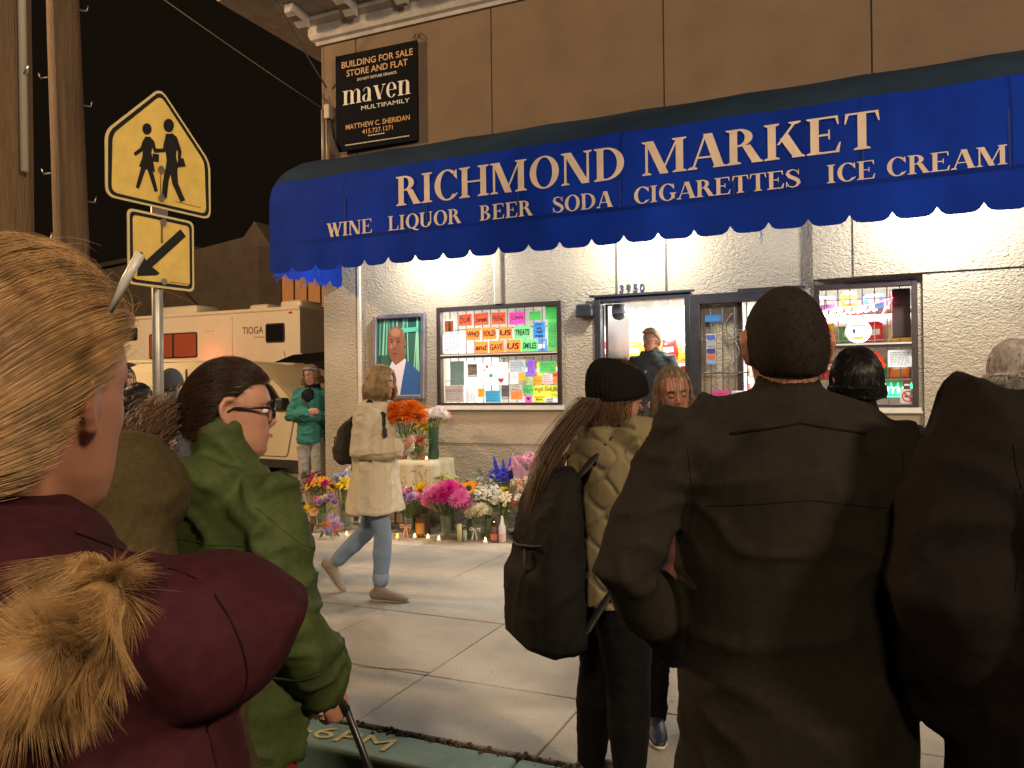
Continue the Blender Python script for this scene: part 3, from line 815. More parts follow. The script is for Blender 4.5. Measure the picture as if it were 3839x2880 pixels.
MB().box(-.4, .4, -.312, -.302, .3, 1.6).build('glass_door', mat('cooler_glass', (.25, .33, .33), .15), fz)
pk = [((.35, .12, .55), -2.45), ((.6, .1, .15), -2.25), ((.7, .45, .1), -2.05), ((.12, .2, .55), -2.62), ((.65, .3, .1), -1.85)]
for k, (c, x) in enumerate(pk):
    t = empty('hanging_pack', (x-.35, 2.6, 2.62), .1*k, '%s pack hanging under the shop ceiling' % ('purple', 'crimson', 'amber', 'blue', 'orange')[k], 'pack', 'packs hanging inside the shop')
    MB().cham(-.06, .06, -.015, .015, -.17, 0, .01).build('pouch', mat('pack_%d' % k, c, .4), t); MB().tube([(0, 0, 0), (0, 0, .37)], .003, 4).build('cord', bar_m, t)
po = empty('wall_poster', (-1.62, 2.9, 2.2), 0, 'red white and blue poster hanging inside the doorway', 'poster')
MB().box(-.13, .13, 0, .008, -.18, .18).build('sheet', lab_m, po); MB().box(-.09, -.01, -.004, -.001, -.02, .13).build('print', mat('poster_blue', (.12, .25, .55), .6), po)
MB().prism([(.0, -.1), (.09, -.04), (.07, .12), (.02, .13)], -.005, -.001).build('print', mat('poster_red', (.6, .06, .1), .6), po)
MB().tube([(0, .004, .18), (0, .004, .79)], .003, 4).build('cord', bar_m, po)

# rows of goods close behind the right window and a rack by the door's right jamb
shelf_unit(.1, 1.5, 0, 1.7, (.15, .55, .95, 1.25, 1.62, 1.98), 'goods rack close behind the neon signs')
for k in range(7): snack(-.65+k*.24, 1.3, .32+1.275, (2, 0, 4, 5, 1, 0, 3)[k], k % 2, .95, 'the middle board of the neon window rack')
for k in range(7): snack(-.65+k*.24, 1.3, .32+1.645, (4, 2, 5, 0, 2, 4, 1)[k], (k+1) % 2, .9, 'the upper board of the neon window rack')
for k in range(7): snack(-.65+k*.24, 1.3, .32+2.005, (0, 3, 2, 4, 0, 5, 2)[k], k % 2, .8, 'the top board of the neon window rack')
shelf_unit(-2.0, 3.4, 0, .8, (.15, .6, 1.0, 1.45, 1.8), 'narrow goods rack behind the person in the doorway')
for k in range(3): snack(-2.28+k*.25, 3.2, .32+1.825, (2, 1, 0)[k], k % 2, 1.1, 'the top board of the narrow rack')
for k in range(3): snack(-2.28+k*.25, 3.2, .32+1.475, (0, 2, 1)[k], k % 2, 1.0, 'the lower board of the narrow rack')

# ------------------------------------------------------------------ paper notes stuck inside the left window
ink = mat('marker_ink', (.015, .012, .015), .7)
inkb = mat('pen_ink', (.05, .06, .16), .7)
NC = {'red': (.80, .10, .04), 'orange': (.90, .24, .05), 'magenta': (.80, .06, .38), 'green': (.10, .50, .12), 'dgreen': (.06, .38, .08), 'lgreen': (.16, .58, .22), 'blue': (.05, .24, .62), 'blue2': (.05, .32, .55),
      'white': (.72, .74, .78), 'grey': (.42, .45, .5), 'dgrey': (.10, .14, .12), 'purple': (.26, .12, .55), 'tan': (.45, .38, .3), 'yellow': (.72, .70, .08), 'yg': (.42, .5, .2), 'pinkw': (.75, .5, .52), 'brown': (.38, .31, .26), 'dark': (.08, .07, .08), 'pink': (.85, .12, .42), 'photo': (.35, .12, .05), 'dorange': (.85, .33, .03)}
def paper_mat(k): return mat('paper_'+k, NC[k], .8, transl=.35, var=.04, vscale=20)
def note(x, z, w, h, colr, label, text=None, lines=0, y=.034, tilt=0.0, extra=None, cat='note', inkm=None, tw=.86, th=None, name='paper_note', shear=.1):
    t = empty(name, (x, y, z), 0, label, cat, 'papers taped up in the shop windows' if cat == 'note' else None)
    t.rotation_euler = (0, tilt, 0)
    mb = MB(); V = []; F = []; n = 5
    for i in range(n):
        for j in range(n):
            u = i/(n-1)-.5; v = j/(n-1)-.5
            V.append((u*w, .003*math.sin(u*3+z*7)+.002*math.sin(v*5+x*9), v*h))
    for i in range(n-1):
        for j in range(n-1): F.append((i*n+j, (i+1)*n+j, (i+1)*n+j+1, i*n+j+1))
    mb.add(V, F).build('sheet', paper_mat(colr), t, True)
    if text:
        put_text(text, t, inkm or ink, (0, -.0065, 0), w=w*tw, h=th or h*.5, shear=shear, bold=.03)
    if lines:
        mb = MB(); rr = random.Random(int(abs(x*1000+z*313)))
        for k in range(lines):
            zz = h*.4-(k+.5)*h*.8/lines; x0 = -w*.4; hh = min(.006, h/lines*.3)
            while x0 < w*.36:
                L = rr.uniform(.012, .03)
                if x0+L > w*.42: break
                mb.quad((x0, -.0062, zz-hh/2), (x0+L, -.0062, zz-hh/2+rr.uniform(-.002, .002)), (x0+L, -.0062, zz+hh/2), (x0, -.0062, zz+hh/2)); x0 += L+rr.uniform(.005, .012)
            if rr.random() < .25: continue
        mb.build('handwriting', inkm or inkb, t)
    if extra: extra(t, w, h)
    return t
def heart(t, cx, cz, s, m, y=-.007):
    P = []
    for i in range(26):
        a = i/26*2*math.pi
        P.append((cx+s*16*math.sin(a)**3/32, cz+s*(13*math.cos(a)-5*math.cos(2*a)-2*math.cos(3*a)-math.cos(4*a))/32))
    MB().prism(P, y-.001, y).build('heart', m, t)
hm = mat('heart_red', (.75, .05, .1), .7)
def ex_heart(t, w, h):
    heart(t, w*.23, -h*.3, .07, hm)
    for (a, b, r) in ((-.3, .32, .016), (-.4, .18, .01), (-.14, .42, .008), (-.08, .34, .007)):
        MB().lathe([(0, -.007), (r, -.007), (r, -.0065), (0, -.0065)], 12, (a*w, 0, b*h), 'y').build('dot', hm, t)
    MB().lathe([(0, -.007), (.022, -.007), (.022, -.0065), (0, -.0065)], 12, (-.15*w, 0, -.08*h), 'y').build('dot', mat('dot_green', (.1, .5, .2), .7), t)
def ex_photo(t, w, h):
    MB().box(-w*.28, w*.28, -.007, -.0065, -h*.02, h*.38).build('photo', mat('photo_print', (.25, .2, .15), .5, var=.9, vscale=45), t)
    MB().box(-w*.3, w*.3, -.0072, -.0066, -h*.07, -h*.045).build('rule', ink, t)
def ex_framephoto(t, w, h):
    MB().box(-w*.42, w*.42, -.007, -.0065, -h*.42, h*.42).build('photo', mat('photo_warm', (.4, .09, .02), .5, var=.8, vscale=18), t)
    MB().prism([(-w*.1, -h*.4), (w*.16, -h*.4), (w*.12, h*.3), (0, h*.34)], -.0085, -.0075).build('figure', mat('photo_dark', (.06, .03, .03), .6), t)
def ex_pinkheart(t, w, h): heart(t, 0, .005, .045, mat('heart_purple', (.25, .02, .3), .7))
WN = [(-4.172, 2.326, .17, .13, 'red', 'red paper reading OUR in the window', 'OUR'), (-3.965, 2.328, .177, .136, 'red', 'red paper reading Sweet in the window', 'Sweet'),
 (-3.752, 2.326, .178, .133, 'red', 'red paper reading FRIEND in the window', 'FRIEND'), (-3.53, 2.318, .188, .134, 'magenta', 'magenta paper reading JOHN in the window', 'JOHN'),
 (-4.072, 2.163, .177, .138, 'orange', 'orange paper reading WHO in the window', 'WHO'), (-3.87, 2.165, .175, .138, 'orange', 'orange paper reading SOLD in the window', 'SOLD'),
 (-3.667, 2.164, .16, .135, 'orange', 'orange paper reading US after SOLD in the window', 'US'), (-3.465, 2.159, .196, .141, 'lgreen', 'green paper reading TREATS in the window', 'TREATS'),
 (-3.972, 2.009, .169, .133, 'orange', 'orange paper reading and in the window', 'and'), (-3.781, 2.009, .185, .137, 'orange', 'orange paper reading GAVE in the window', 'GAVE'),
 (-3.575, 2.013, .171, .138, 'orange', 'orange paper reading US after GAVE in the window', 'US'), (-3.378, 2.01, .195, .137, 'lgreen', 'green paper reading SMILES in the window', 'SMILES')]
for k, (x, z, w, h, c, lb, tx) in enumerate(WN): note(x, z, w, h, c, lb, tx, y=.034+.001*(k % 3), tilt=random.uniform(-.03, .03))
note(-3.309, 2.335, .136, .095, 'dgreen', 'small blank green paper beside the JOHN paper')
note(-3.113, 2.359, .153, .142, 'dgreen', 'blank green sheet above the long green letter', y=.036)
note(-3.094, 2.118, .141, .34, 'green', 'long green sheet of handwriting at the window edge', lines=17)
note(-3.264, 2.174, .14, .179, 'blue', 'blue paper with dark handwriting beside TREATS', 'your\nwe\nreal\ntreat', th=.15, tw=.7)
note(-4.377, 2.265, .134, .149, 'white', 'small warm photograph in white border in the window corner', extra=ex_framephoto)
note(-4.329, 2.067, .273, .219, 'white', 'large white letter below the small photograph', lines=9)
note(-4.292, 1.724, .175, .275, 'dgrey', 'dark green-grey board leaning inside the lower pane', y=.05)
MB_ = note(-4.088, 1.703, .209, .313, 'white', 'white flyer with a printed photograph in the lower pane', extra=ex_photo, y=.04)
note(-3.803, 1.709, .322, .25, 'white', 'large white letter with a red heart and dots', extra=ex_heart, lines=0)
note(-3.529, 1.785, .194, .141, 'grey', 'pale grey letter beside the heart letter', lines=6)
note(-3.364, 1.767, .094, .169, 'purple', 'purple paper strip with handwriting', lines=8)
note(-3.17, 1.771, .2, .127, 'green', 'green card with handwriting below the middle rail', lines=6)
note(-3.572, 1.653, .1, .122, 'white', 'small white note under the grey letter', lines=6, y=.037)
note(-3.479, 1.67, .086, .085, 'dorange', 'orange square note beside the purple strip', lines=0, y=.039)
note(-3.39, 1.626, .08, .086, 'yg', 'olive square note under the purple strip', lines=3)
note(-3.294, 1.626, .095, .089, 'dorange', 'orange square note with writing under the green card', lines=5)
note(-3.173, 1.642, .119, .11, 'pinkw', 'pale pink note under the green card', lines=4)
note(-3.061, 1.627, .083, .081, 'orange', 'orange blank square note against the window frame')
note(-4.324, 1.488, .247, .189, 'brown', 'brown paper letter in the lower window corner', lines=8)
note(-4.09, 1.455, .131, .123, 'white', 'small white card beside the brown paper letter', lines=5)
note(-3.978, 1.497, .085, .096, 'dorange', 'orange note beside the small white card', lines=4)
note(-3.833, 1.455, .192, .132, 'blue2', 'blue card with handwriting on the window ledge', lines=6)
note(-3.679, 1.498, .093, .153, 'dark', 'dark photograph card beside the blue card', extra=lambda t, w, h: MB().box(-w*.4, w*.4, -.0075, -.0065, -h*.46, -h*.3).build('caption', lab_m, t))
note(-3.542, 1.548, .131, .065, 'tan', 'tan tag with a string above the orange card', lines=2)
note(-3.543, 1.465, .141, .094, 'orange', 'orange card with writing beneath the tan tag', lines=4)
note(-3.404, 1.527, .125, .104, 'green', 'green note with writing beside the vigil paper', lines=5)
note(-3.4, 1.422, .084, .079, 'pink', 'pink note with a purple heart', extra=ex_pinkheart)
vg = note(-3.179, 1.505, .334, .135, 'yellow', 'yellow paper reading Vigil THURS in the window', y=.0365)
put_text('Vigil', vg, ink, (-.1, -.0065, .02), w=.1, h=.07, shear=.1); put_text('THURS', vg, ink, (.055, -.0065, .025), w=.17, h=.055, bold=.01)
put_text('(Thurs)', vg, inkb, (.09, -.0065, -.04), w=.08, h=.03)
vg2 = note(-3.274, 1.417, .128, .07, 'yellow', 'yellow paper strip reading 4pm below the vigil paper', '4pm', y=.0345, tw=.6)
note(-3.154, 1.406, .07, .048, 'grey', 'little grey card beneath the vigil paper', lines=2)

# papers on the open gate
note(-1.39, 1.905, .09, .30, 'white', 'strip of payment card decals on the gate', y=-.118, cat='decal', extra=lambda t, w, h: [
    MB().box(-.04, .04, -.0075, -.0065, z-.022, z+.022).build('card_mark', mm, t) for z, mm in ((.115, mat('decal_blue', (.05, .12, .45), .5)), (.05, mat('decal_grey', (.3, .32, .4), .5)), (-.02, mat('decal_navy', (.03, .05, .25), .5)), (-.075, mat('decal_red', (.6, .12, .05), .5)), (-.125, mat('decal_pale', (.2, .35, .6), .5)))] and None, name='decal_strip')
note(-1.37, 2.205, .15, .07, 'blue', 'blue sticker at the top corner of the gate', y=-.118, cat='decal', name='sticker')
note(-1.305, 1.395, .155, .21, 'pink', 'pink handwritten letter on the gate', lines=8, y=-.118)
def ex_flower(t, w, h):
    MB().box(-w*.42, w*.42, -.0072, -.0065, -h*.42, h*.42).build('print', mat('print_lilac', (.6, .35, .6), .7, var=.2), t)
    mb = MB()
    for k in range(16):
        a = k/16*2*math.pi; r = .05*(1 if k % 2 else .7)
        mb.prism([(0, .01), (r*math.cos(a-.18), .01+r*math.sin(a-.18)), (1.2*r*math.cos(a), .01+1.2*r*math.sin(a)), (r*math.cos(a+.18), .01+r*math.sin(a+.18))], -.0078-.0001*k, -.0074)
    mb.build('flower_print', mat('print_purple', (.35, .06, .38), .7), t)
note(-1.128, 1.385, .145, .22, 'white', 'white card printed with a purple flower on the gate', y=-.118, extra=ex_flower)
def ex_face(t, w, h):
    MB().lathe([(0, -.0072), (.026, -.0072), (.026, -.0065), (0, -.0065)], 16, (.02, 0, .055), 'y').build('portrait_disc', mat('print_tan', (.6, .32, .15), .7), t)
    MB().box(.0, .04, -.0085, -.0075, .03, .05).build('portrait_mark', mat('print_brown', (.25, .1, .05), .7), t)
note(-.93, 1.655, .2, .27, 'white', 'white memorial flyer with small portrait on the gate', y=-.118, extra=ex_face, lines=0)
note(-.92, 1.455, .17, .10, 'white', 'white half sheet of typing beneath the memorial flyer', lines=5, y=-.118)

# ------------------------------------------------------------------ neon and stickers in the right window
red_n = emit_mat('neon_red', (1.0, .06, .10), 16); wht_n = emit_mat('neon_white', (1.0, .72, .76), 14); grn_n = emit_mat('neon_green', (.03, 1.0, .28), 9); grnw = emit_mat('neon_green_core', (.5, 1.0, .7), 6)
nn = empty('neon_sign', (-.08, .09, 2.17), 0, 'red and white neon beer sign with ball emblem in upper pane', 'neon sign')
def tube2(P, r, m, name='neon_tube', p=nn): return MB().tube([(a, 0, b) for a, b in P], r, 7).build(name, m, p, True)
tube2([(-.30, .07), (-.22, .09), (-.05, .10), (.08, .105), (.22, .14), (.30, .165), (.27, .10), (.22, .03), (.19, -.015)], .008, red_n)
tube2([(-.32, -.03), (-.18, -.0), (-.05, .01), (.1, .01), (.2, -.01)], .008, red_n)
tube2([(-.34, -.07), (-.16, -.025), (-.06, -.015)], .007, red_n); tube2([(.07, -.015), (.18, -.04), (.24, -.07)], .007, red_n)
sx = -.30
for k in range(7):
    x0 = sx+k*.068
    tube2([(x0, .02+.006*k), (x0+.01, .075+.006*k), (x0+.032, .08+.006*k), (x0+.034, .05+.006*k), (x0+.012, .045+.006*k), (x0+.034, .018+.006*k), (x0+.06, .03+.006*k)], .008, wht_n, 'neon_letter')
tube2([(.01+.1*math.cos(a*math.pi/12), -.13+.1*math.sin(a*math.pi/12)) for a in range(25)], .009, wht_n, 'neon_ring')
MB().lathe([(0, .01), (.085, .01), (.085, .02), (0, .02)], 24, (.01, 0, -.13), 'y').build('ball_emblem', emit_mat('emblem_white', (1, .9, .85), 1.2), nn)
MB().prism([(-.06, -.07), (.08, -.07), (.07, -.085), (-.05, -.085)], .004, .009).build('emblem_band', emit_mat('emblem_orange', (1, .3, .05), 1.2), nn)
MB().prism([(-.055, -.18), (.075, -.18), (.04, -.21), (-.02, -.21)], .004, .009).build('emblem_band', emit_mat('emblem_orange', (1, .3, .05), 1.2), nn)
MB().prism([(-.04, -.11), (-.012, -.11), (-.02, -.155), (-.04, -.14)], .004, .009).build('emblem_mark', mat('emblem_blue', (.04, .06, .4), .5), nn)
MB().tube([(-.32, .012, .17), (.32, .012, .17)], .004, 5).tube([(-.3, .012, -.22), (.3, .012, -.22)], .004, 5).tube([(-.28, .012, -.22), (-.28, .012, .22)], .004, 5).tube([(.28, .012, -.22), (.28, .012, .22)], .004, 5).build('hanger', bar_m, nn)
sb = empty('speaker_box', (.30, .10, 2.22), 0, 'dark brown box hanging in the upper corner of neon window', 'box')
MB().cham(-.085, .07, .02, .16, -.25, .2, .01).build('cabinet', mat('box_brown', (.05, .03, .03), .6, var=.2), sb); MB().box(-.07, .06, .012, .019, .055, .07).build('edge_trim', frame_m, sb)
# seal badge, green neon word, notices
bd = empty('round_badge', (.02, .045, 1.72), 0, 'red scalloped seal sticker with yellow ring in lower pane', 'sticker')
P = [((.13+.008*math.cos(12*a))*math.cos(a), (.13+.008*math.cos(12*a))*math.sin(a)) for a in [i/72*2*math.pi for i in range(72)]]
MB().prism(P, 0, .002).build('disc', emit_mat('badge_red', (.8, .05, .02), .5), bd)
def ring(t, r0, r1, y, m, n=40, name='ring'):
    mb = MB()
    for i in range(n):
        a = i/n*2*math.pi; b = (i+1)/n*2*math.pi
        mb.quad((r0*math.cos(a), y, r0*math.sin(a)), (r0*math.cos(b), y, r0*math.sin(b)), (r1*math.cos(b), y, r1*math.sin(b)), (r1*math.cos(a), y, r1*math.sin(a)))
    return mb.build(name, m, t)
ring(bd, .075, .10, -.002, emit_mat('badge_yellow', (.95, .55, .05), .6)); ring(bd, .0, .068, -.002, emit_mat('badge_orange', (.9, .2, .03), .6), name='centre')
for k in range(14):
    a = k/14*2*math.pi
    MB().box(-.006, .006, -.004, -.003, -.008, .008).build('ring_letter', mat('badge_ink', (.3, .02, .02), .6), bd, loc=(.0875*math.cos(a), 0, .0875*math.sin(a)))
gn = empty('neon_word', (.17, .07, 1.50), 0, 'green neon word glowing above the no smoking sticker', 'neon sign')
me = text_mesh('erilmul', .44, .10, .004, shear=.15, bold=.0)
obj('neon_letters', me, grnw, gn, (0, -.005, 0), (R(90), 0, 0))
for x in range(8): MB().tube([(-.21+x*.055, .004, -.055), (-.19+x*.055, .004, .05), (-.17+x*.055, .004, -.05)], .006, 6).build('neon_outline', grn_n, gn, True)
MB().tube([(-.2, 0, -.075), (.16, 0, -.07)], .006, 6).build('neon_tube', grn_n, gn, True)
MB().box(-.24, .24, .02, .026, -.09, .08).build('backing', mat('neon_backing', (.03, .12, .07), .5), gn)
note(.275, 1.775, .20, .155, 'white', 'pale notice with printed lines in the corner of lower pane', lines=8, y=.05, inkm=mat('notice_ink', (.25, .3, .25), .8), name='notice')
ns = empty('no_smoking_sticker', (.335, .012, 1.43), 0, 'square no smoking sticker with red barred circle', 'sticker')
MB().box(-.065, .065, 0, .002, -.065, .07).build('plate', mat('sticker_grey', (.6, .6, .58), .5), ns)
rdm = mat('sticker_red', (.55, .03, .03), .5)
ring(ns, .041, .051, -.0015, rdm)
MB().prism([(-.036, .028), (-.029, .036), (.036, -.028), (.029, -.036)], -.0035, -.0025).build('bar', rdm, ns)
MB().box(-.03, .012, -.0022, -.0012, -.006, .003).build('cigarette', ink, ns); MB().tube([(.014, -.002, .006), (.022, -.002, .016), (.016, -.002, .026)], .002, 4).build('smoke', ink, ns)
sk = empty('small_sticker', (.325, .012, 1.535), 0, 'small dark red sticker above the no smoking sticker', 'sticker')
MB().box(-.03, .03, 0, .002, -.04, .04).build('plate', mat('sticker_dark', (.16, .02, .03), .5), sk); MB().box(-.022, .022, -.002, -.001, -.01, .006).build('band', lab_m, sk)

# ------------------------------------------------------------------ framed portrait on the wall
pt = empty('framed_portrait', (-4.998, -.065, 1.93), 0, 'framed colour portrait of a person in navy suit hung on stucco wall', 'portrait')
pt.rotation_euler = (R(-2), 0, R(0))
PW, PH = .71, 1.0
fm_ = mat('frame_silver', (.33, .32, .38), .35, .7, var=.25, vscale=8)
mb = MB(); t_ = .052
mb.box(-PW/2, -PW/2+t_, -.03, .03, -PH/2, PH/2).box(PW/2-t_, PW/2, -.03, .03, -PH/2, PH/2).box(-PW/2+t_, PW/2-t_, -.03, .03, PH/2-t_, PH/2).box(-PW/2+t_, PW/2-t_, -.03, .03, -PH/2, -PH/2+t_)
bevel(mb.build('frame', fm_, pt), .012, 3)
w2, h2 = PW/2-t_, PH/2-t_
MB().box(-w2, w2, .005, .012, -h2, h2).build('print', mat('print_green_dark', (.03, .13, .10), .5), pt)
rs = random.Random(5)
for k in range(13):
    x = -w2+.02+k*.046; sl = rs.uniform(-.06, .08)*(1 if k > 5 else .4); ww = rs.uniform(.012, .028)
    c = rs.choice([(.15, .55, .38), (.30, .70, .50), (.55, .80, .60), (.06, .33, .25)])
    z0 = -h2 if k > 8 else .02; x0 = max(-w2+.012, min(w2-ww-.012, x)); x1 = max(-w2+.012, min(w2-ww-.012, x+sl))
    MB().prism([(x0, z0), (x0+ww, z0), (x1+ww*.7, h2-.002), (x1, h2-.002)], .0035-.0003*k, .0045-.0003*k).build('leaf_print', mat('print_leaf_%d' % int(c[0]*100), c, .5), pt)
MB().prism([(-.01, .27), (w2-.04, .29), (w2-.05, .34), (.0, .33)], -.002, -.001).build('leaf_print', mat('print_leaf_band', (.12, .62, .42), .5), pt)
sk_d = mat('print_skin', (.27, .11, .065), .5, var=.25, vscale=9); sk_l = mat('print_skin_light', (.42, .20, .13), .5)
def pr(poly, y, m, name): MB().prism(poly, y, y+.0006).build(name, m, pt)
elp = lambda cx, cz, rx, rz, n=28, a0=0, a1=2*math.pi: [(cx+rx*math.cos(a0+(a1-a0)*i/n), cz+rz*math.sin(a0+(a1-a0)*i/n)) for i in range(n)]
pr([(-.17, -h2), (w2-.001, -h2), (w2-.001, -.20), (.22, -.14), (.1, -.04), (.0, -.06), (-.07, -.12), (-.16, -.30)], -.004, mat('print_navy', (.03, .12, .36), .5), 'suit_print')
pr([(-.10, -h2), (.02, -h2), (.05, -.28), (.10, -.04), (.05, .02), (-.08, -.03), (-.14, -.15), (-.12, -.3)], -.005, mat('print_shirt', (.80, .74, .84), .5), 'shirt_print')
pr([(-.095, -h2+.06), (-.03, -h2+.03), (-.045, -.2), (-.06, -.15), (-.10, -.16), (-.105, -.2)], -.006, mat('print_tie', (.70, .22, .32), .5), 'tie_print')
pr([(-.10, .08), (.08, .1), (.09, -.02), (-.04, -.10), (-.10, -.03)], -.007, sk_d, 'neck_print')
pr([(-.15, .20), (-.145, .08), (-.13, .0), (-.09, -.05), (-.04, -.065), (.02, -.04), (.06, .03), (.075, .12), (.085, .14), (.08, .24), (.055, .31), (.0, .35), (-.07, .355), (-.125, .32), (-.148, .26)], -.008, sk_d, 'face_print')
pr(elp(.088, .15, .016, .035), -.0075, sk_d, 'ear_print')
pr(elp(-.045, .285, .065, .05), -.009, sk_l, 'highlight_print')
pr(elp(-.055, .15, .012, .03), -.0092, sk_l, 'highlight_print'); pr(elp(-.10, .12, .02, .025), -.0092, sk_l, 'highlight_print')
dk = mat('print_shadow', (.03, .012, .01), .5)
for cx in (-.095, -.005): pr(elp(cx, .175, .02, .008), -.0094, dk, 'eye_print'); pr([(cx-.03, .20), (cx+.028, .205), (cx+.028, .212), (cx-.03, .208)], -.0094, dk, 'brow_print')
pr([(-.07, .085), (-.03, .085), (-.035, .095), (-.065, .095)], -.0096, dk, 'nose_print')
pr([(-.085, .037), (-.05, .045), (-.01, .037), (-.05, .025)], -.0096, mat('print_lip', (.16, .03, .03), .5), 'mouth_print')
MB().quad((-w2, -.018, -h2), (w2, -.018, -h2), (w2, -.018, h2), (-w2, -.018, h2)).build('glass', glassy('portrait_glass', (1, 1, 1), .985), pt)

# ------------------------------------------------------------------ for sale board on the upper wall
fs = empty('for_sale_board', (-5.268, -.075, 5.005), 0, 'black for sale board with gold and white lettering on the upper wall', 'sign')
fs.rotation_euler = (0, 0, R(1.5))
bevel(MB().box(-.562, .562, -.012, .02, -.58, .58).build('board', mat('board_black', (.006, .007, .009), .9, var=.2, spec=.1), fs), .003, 1)
for sx in (-.4, .4): MB().box(sx-.03, sx+.03, .02, .058, -.5, .5).build('batten', wood, fs)
gold = mat('board_gold', (.62, .36, .16), .5); wht = mat('board_white', (.75, .7, .66), .5)
for (s, z, w, h, m, bd_) in (('BUILDING FOR SALE', .455, .98, .078, gold, .01), ('STORE AND FLAT', .345, .84, .078, gold, .01), ('DO NOT DISTURB TENANTS', .25, .54, .033, wht, .004), ('MULTIFAMILY', -.10, .66, .05, wht, 0), ('MATTHEW C. SHERIDAN', -.30, .88, .062, gold, .006), ('415.727.1271', -.385, .42, .055, gold, .004)):
    put_text(s, fs, m, (0.02 if s != 'MULTIFAMILY' else .13, -.0135, z), w=w, h=h, bold=bd_)
mb = MB(); rr = random.Random(3)
for z, w in ((-.44, .22), (-.515, .86)):
    x = -w/2
    while x < w/2:
        L = rr.uniform(.008, .02); mb.quad((x, -.0135, z-.006), (x+L, -.0135, z-.006), (x+L, -.0135, z+.006), (x, -.0135, z+.006)); x += L+.008
mb.build('fine_print', wht, fs)
serif_word('maven', -.46, .48, -.03, .17, -.0135, wht, fs, maven_glyph)

# utility cables and conduit at the building's upper corner
cb = empty('cable_bundle', (-5.93, -.05, 4.36), 0, 'bundle of dark utility cables and conduit at the upper wall corner', 'cables')
cbm = mat('cable_black', (.03, .028, .026), .6); gpm = mat('conduit_grey', (.35, .31, .25), .5, .3)
MB().tube([(-.12, -.02, -.2), (-.12, -.02, .62)], .018, 8).build('conduit', gpm, cb, True); MB().tube([(-.06, -.015, -.2), (-.06, -.015, .55)], .012, 8).build('conduit', gpm, cb, True)
MB().cham(-.05, .03, -.09, .0, .48, .66, .01).build('junction_box', gpm, cb); MB().tube([(0, -.04, .66), (.01, -.06, .75), (-.01, -.1, .72)], .01, 6).build('weatherhead', gpm, cb, True)
for k in range(5):
    o_ = .018*k
    MB().tube([(-.01+o_*.3, -.05, .5), (.0+o_, -.07, .3-.02*k), (.06+o_, -.08, .1), (.18+o_*.6, -.1, -.08), (.32+o_*.4, -.12, -.25)], .006, 5).build('cable', cbm, cb, True)
hk = empty('wall_hook', (-4.72, -.02, 5.62), 0, 'small bent steel hook on the wall above for sale board', 'hook')
MB().tube([(-.03, 0, .06), (-.03, -.04, .0), (0, -.05, -.03), (.03, -.04, .0), (.03, 0, .06)], .006, 6).build('rod', cbm, hk, True)
# ------------------------------------------------------------------ school crossing sign on its post
SIGN_POLYS = [[(-0.068, 0.476), (-0.071, 0.46), (-0.081, 0.445), (-0.095, 0.435), (-0.11, 0.431), (-0.123, 0.435), (-0.131, 0.445), (-0.134, 0.46), (-0.131, 0.476), (-0.121, 0.491), (-0.108, 0.501), (-0.093, 0.505), (-0.08, 0.501), (-0.071, 0.491)], [(-0.114, 0.418), (-0.078, 0.427), (-0.061, 0.385), (-0.072, 0.33), (-0.063, 0.295), (-0.047, 0.216), (-0.159, 0.224), (-0.135, 0.287), (-0.129, 0.34), (-0.133, 0.383)], [(-0.114, 0.417), (-0.133, 0.383), (-0.147, 0.343), (-0.196, 0.296), (-0.183, 0.282), (-0.127, 0.329), (-0.111, 0.381)], [(-0.078, 0.422), (-0.051, 0.406), (-0.039, 0.364), (0.018, 0.38), (0.026, 0.359), (-0.049, 0.335), (-0.07, 0.375)], [(-0.063, 0.328), (-0.018, 0.334), (-0.021, 0.285), (-0.064, 0.278)], [(-0.145, 0.223), (-0.112, 0.22), (-0.162, 0.089), (-0.183, 0.093)], [(-0.1, 0.219), (-0.064, 0.217), (-0.029, 0.104), (-0.051, 0.093)], [(0.094, 0.545), (0.09, 0.525), (0.079, 0.507), (0.063, 0.495), (0.046, 0.491), (0.03, 0.495), (0.02, 0.507), (0.017, 0.525), (0.021, 0.544), (0.032, 0.561), (0.048, 0.574), (0.065, 0.578), (0.081, 0.574), (0.091, 0.562)], [(0.035, 0.476), (0.083, 0.491), (0.112, 0.479), (0.115, 0.418), (0.106, 0.354), (0.121, 0.287), (0.115, 0.255), (0.028, 0.246), (0.039, 0.309), (0.031, 0.368), (0.024, 0.427)], [(0.039, 0.469), (0.019, 0.418), (0.013, 0.379), (0.02, 0.358), (0.041, 0.378), (0.052, 0.434)], [(0.088, 0.489), (0.117, 0.473), (0.149, 0.394), (0.143, 0.346), (0.123, 0.338), (0.124, 0.381), (0.101, 0.422)], [(0.128, 0.347), (0.163, 0.354), (0.18, 0.307), (0.111, 0.284)], [(0.026, 0.251), (0.071, 0.25), (0.05, 0.189), (0.033, 0.072), (-0.0, 0.069), (0.009, 0.167)], [(0.062, 0.252), (0.115, 0.257), (0.118, 0.186), (0.173, 0.086), (0.139, 0.07), (0.079, 0.171)]]
ARROW = [(0.137, 0.416), (0.179, 0.374), (-0.073, 0.13), (-0.02, 0.096), (-0.043, 0.079), (-0.181, 0.057), (-0.156, 0.218), (-0.144, 0.216), (-0.117, 0.166)]
def rounded(poly, r, n=5):
    out = []; L = len(poly)
    for i in range(L):
        p = Vector(poly[i]); a = Vector(poly[i-1]); b = Vector(poly[(i+1) % L])
        d1 = (a-p).normalized(); d2 = (b-p).normalized(); q1 = p+d1*r; q2 = p+d2*r
        for k in range(n+1):
            t = k/n; out.append(tuple(q1*(1-t)**2+p*2*t*(1-t)+q2*t*t))
    return out
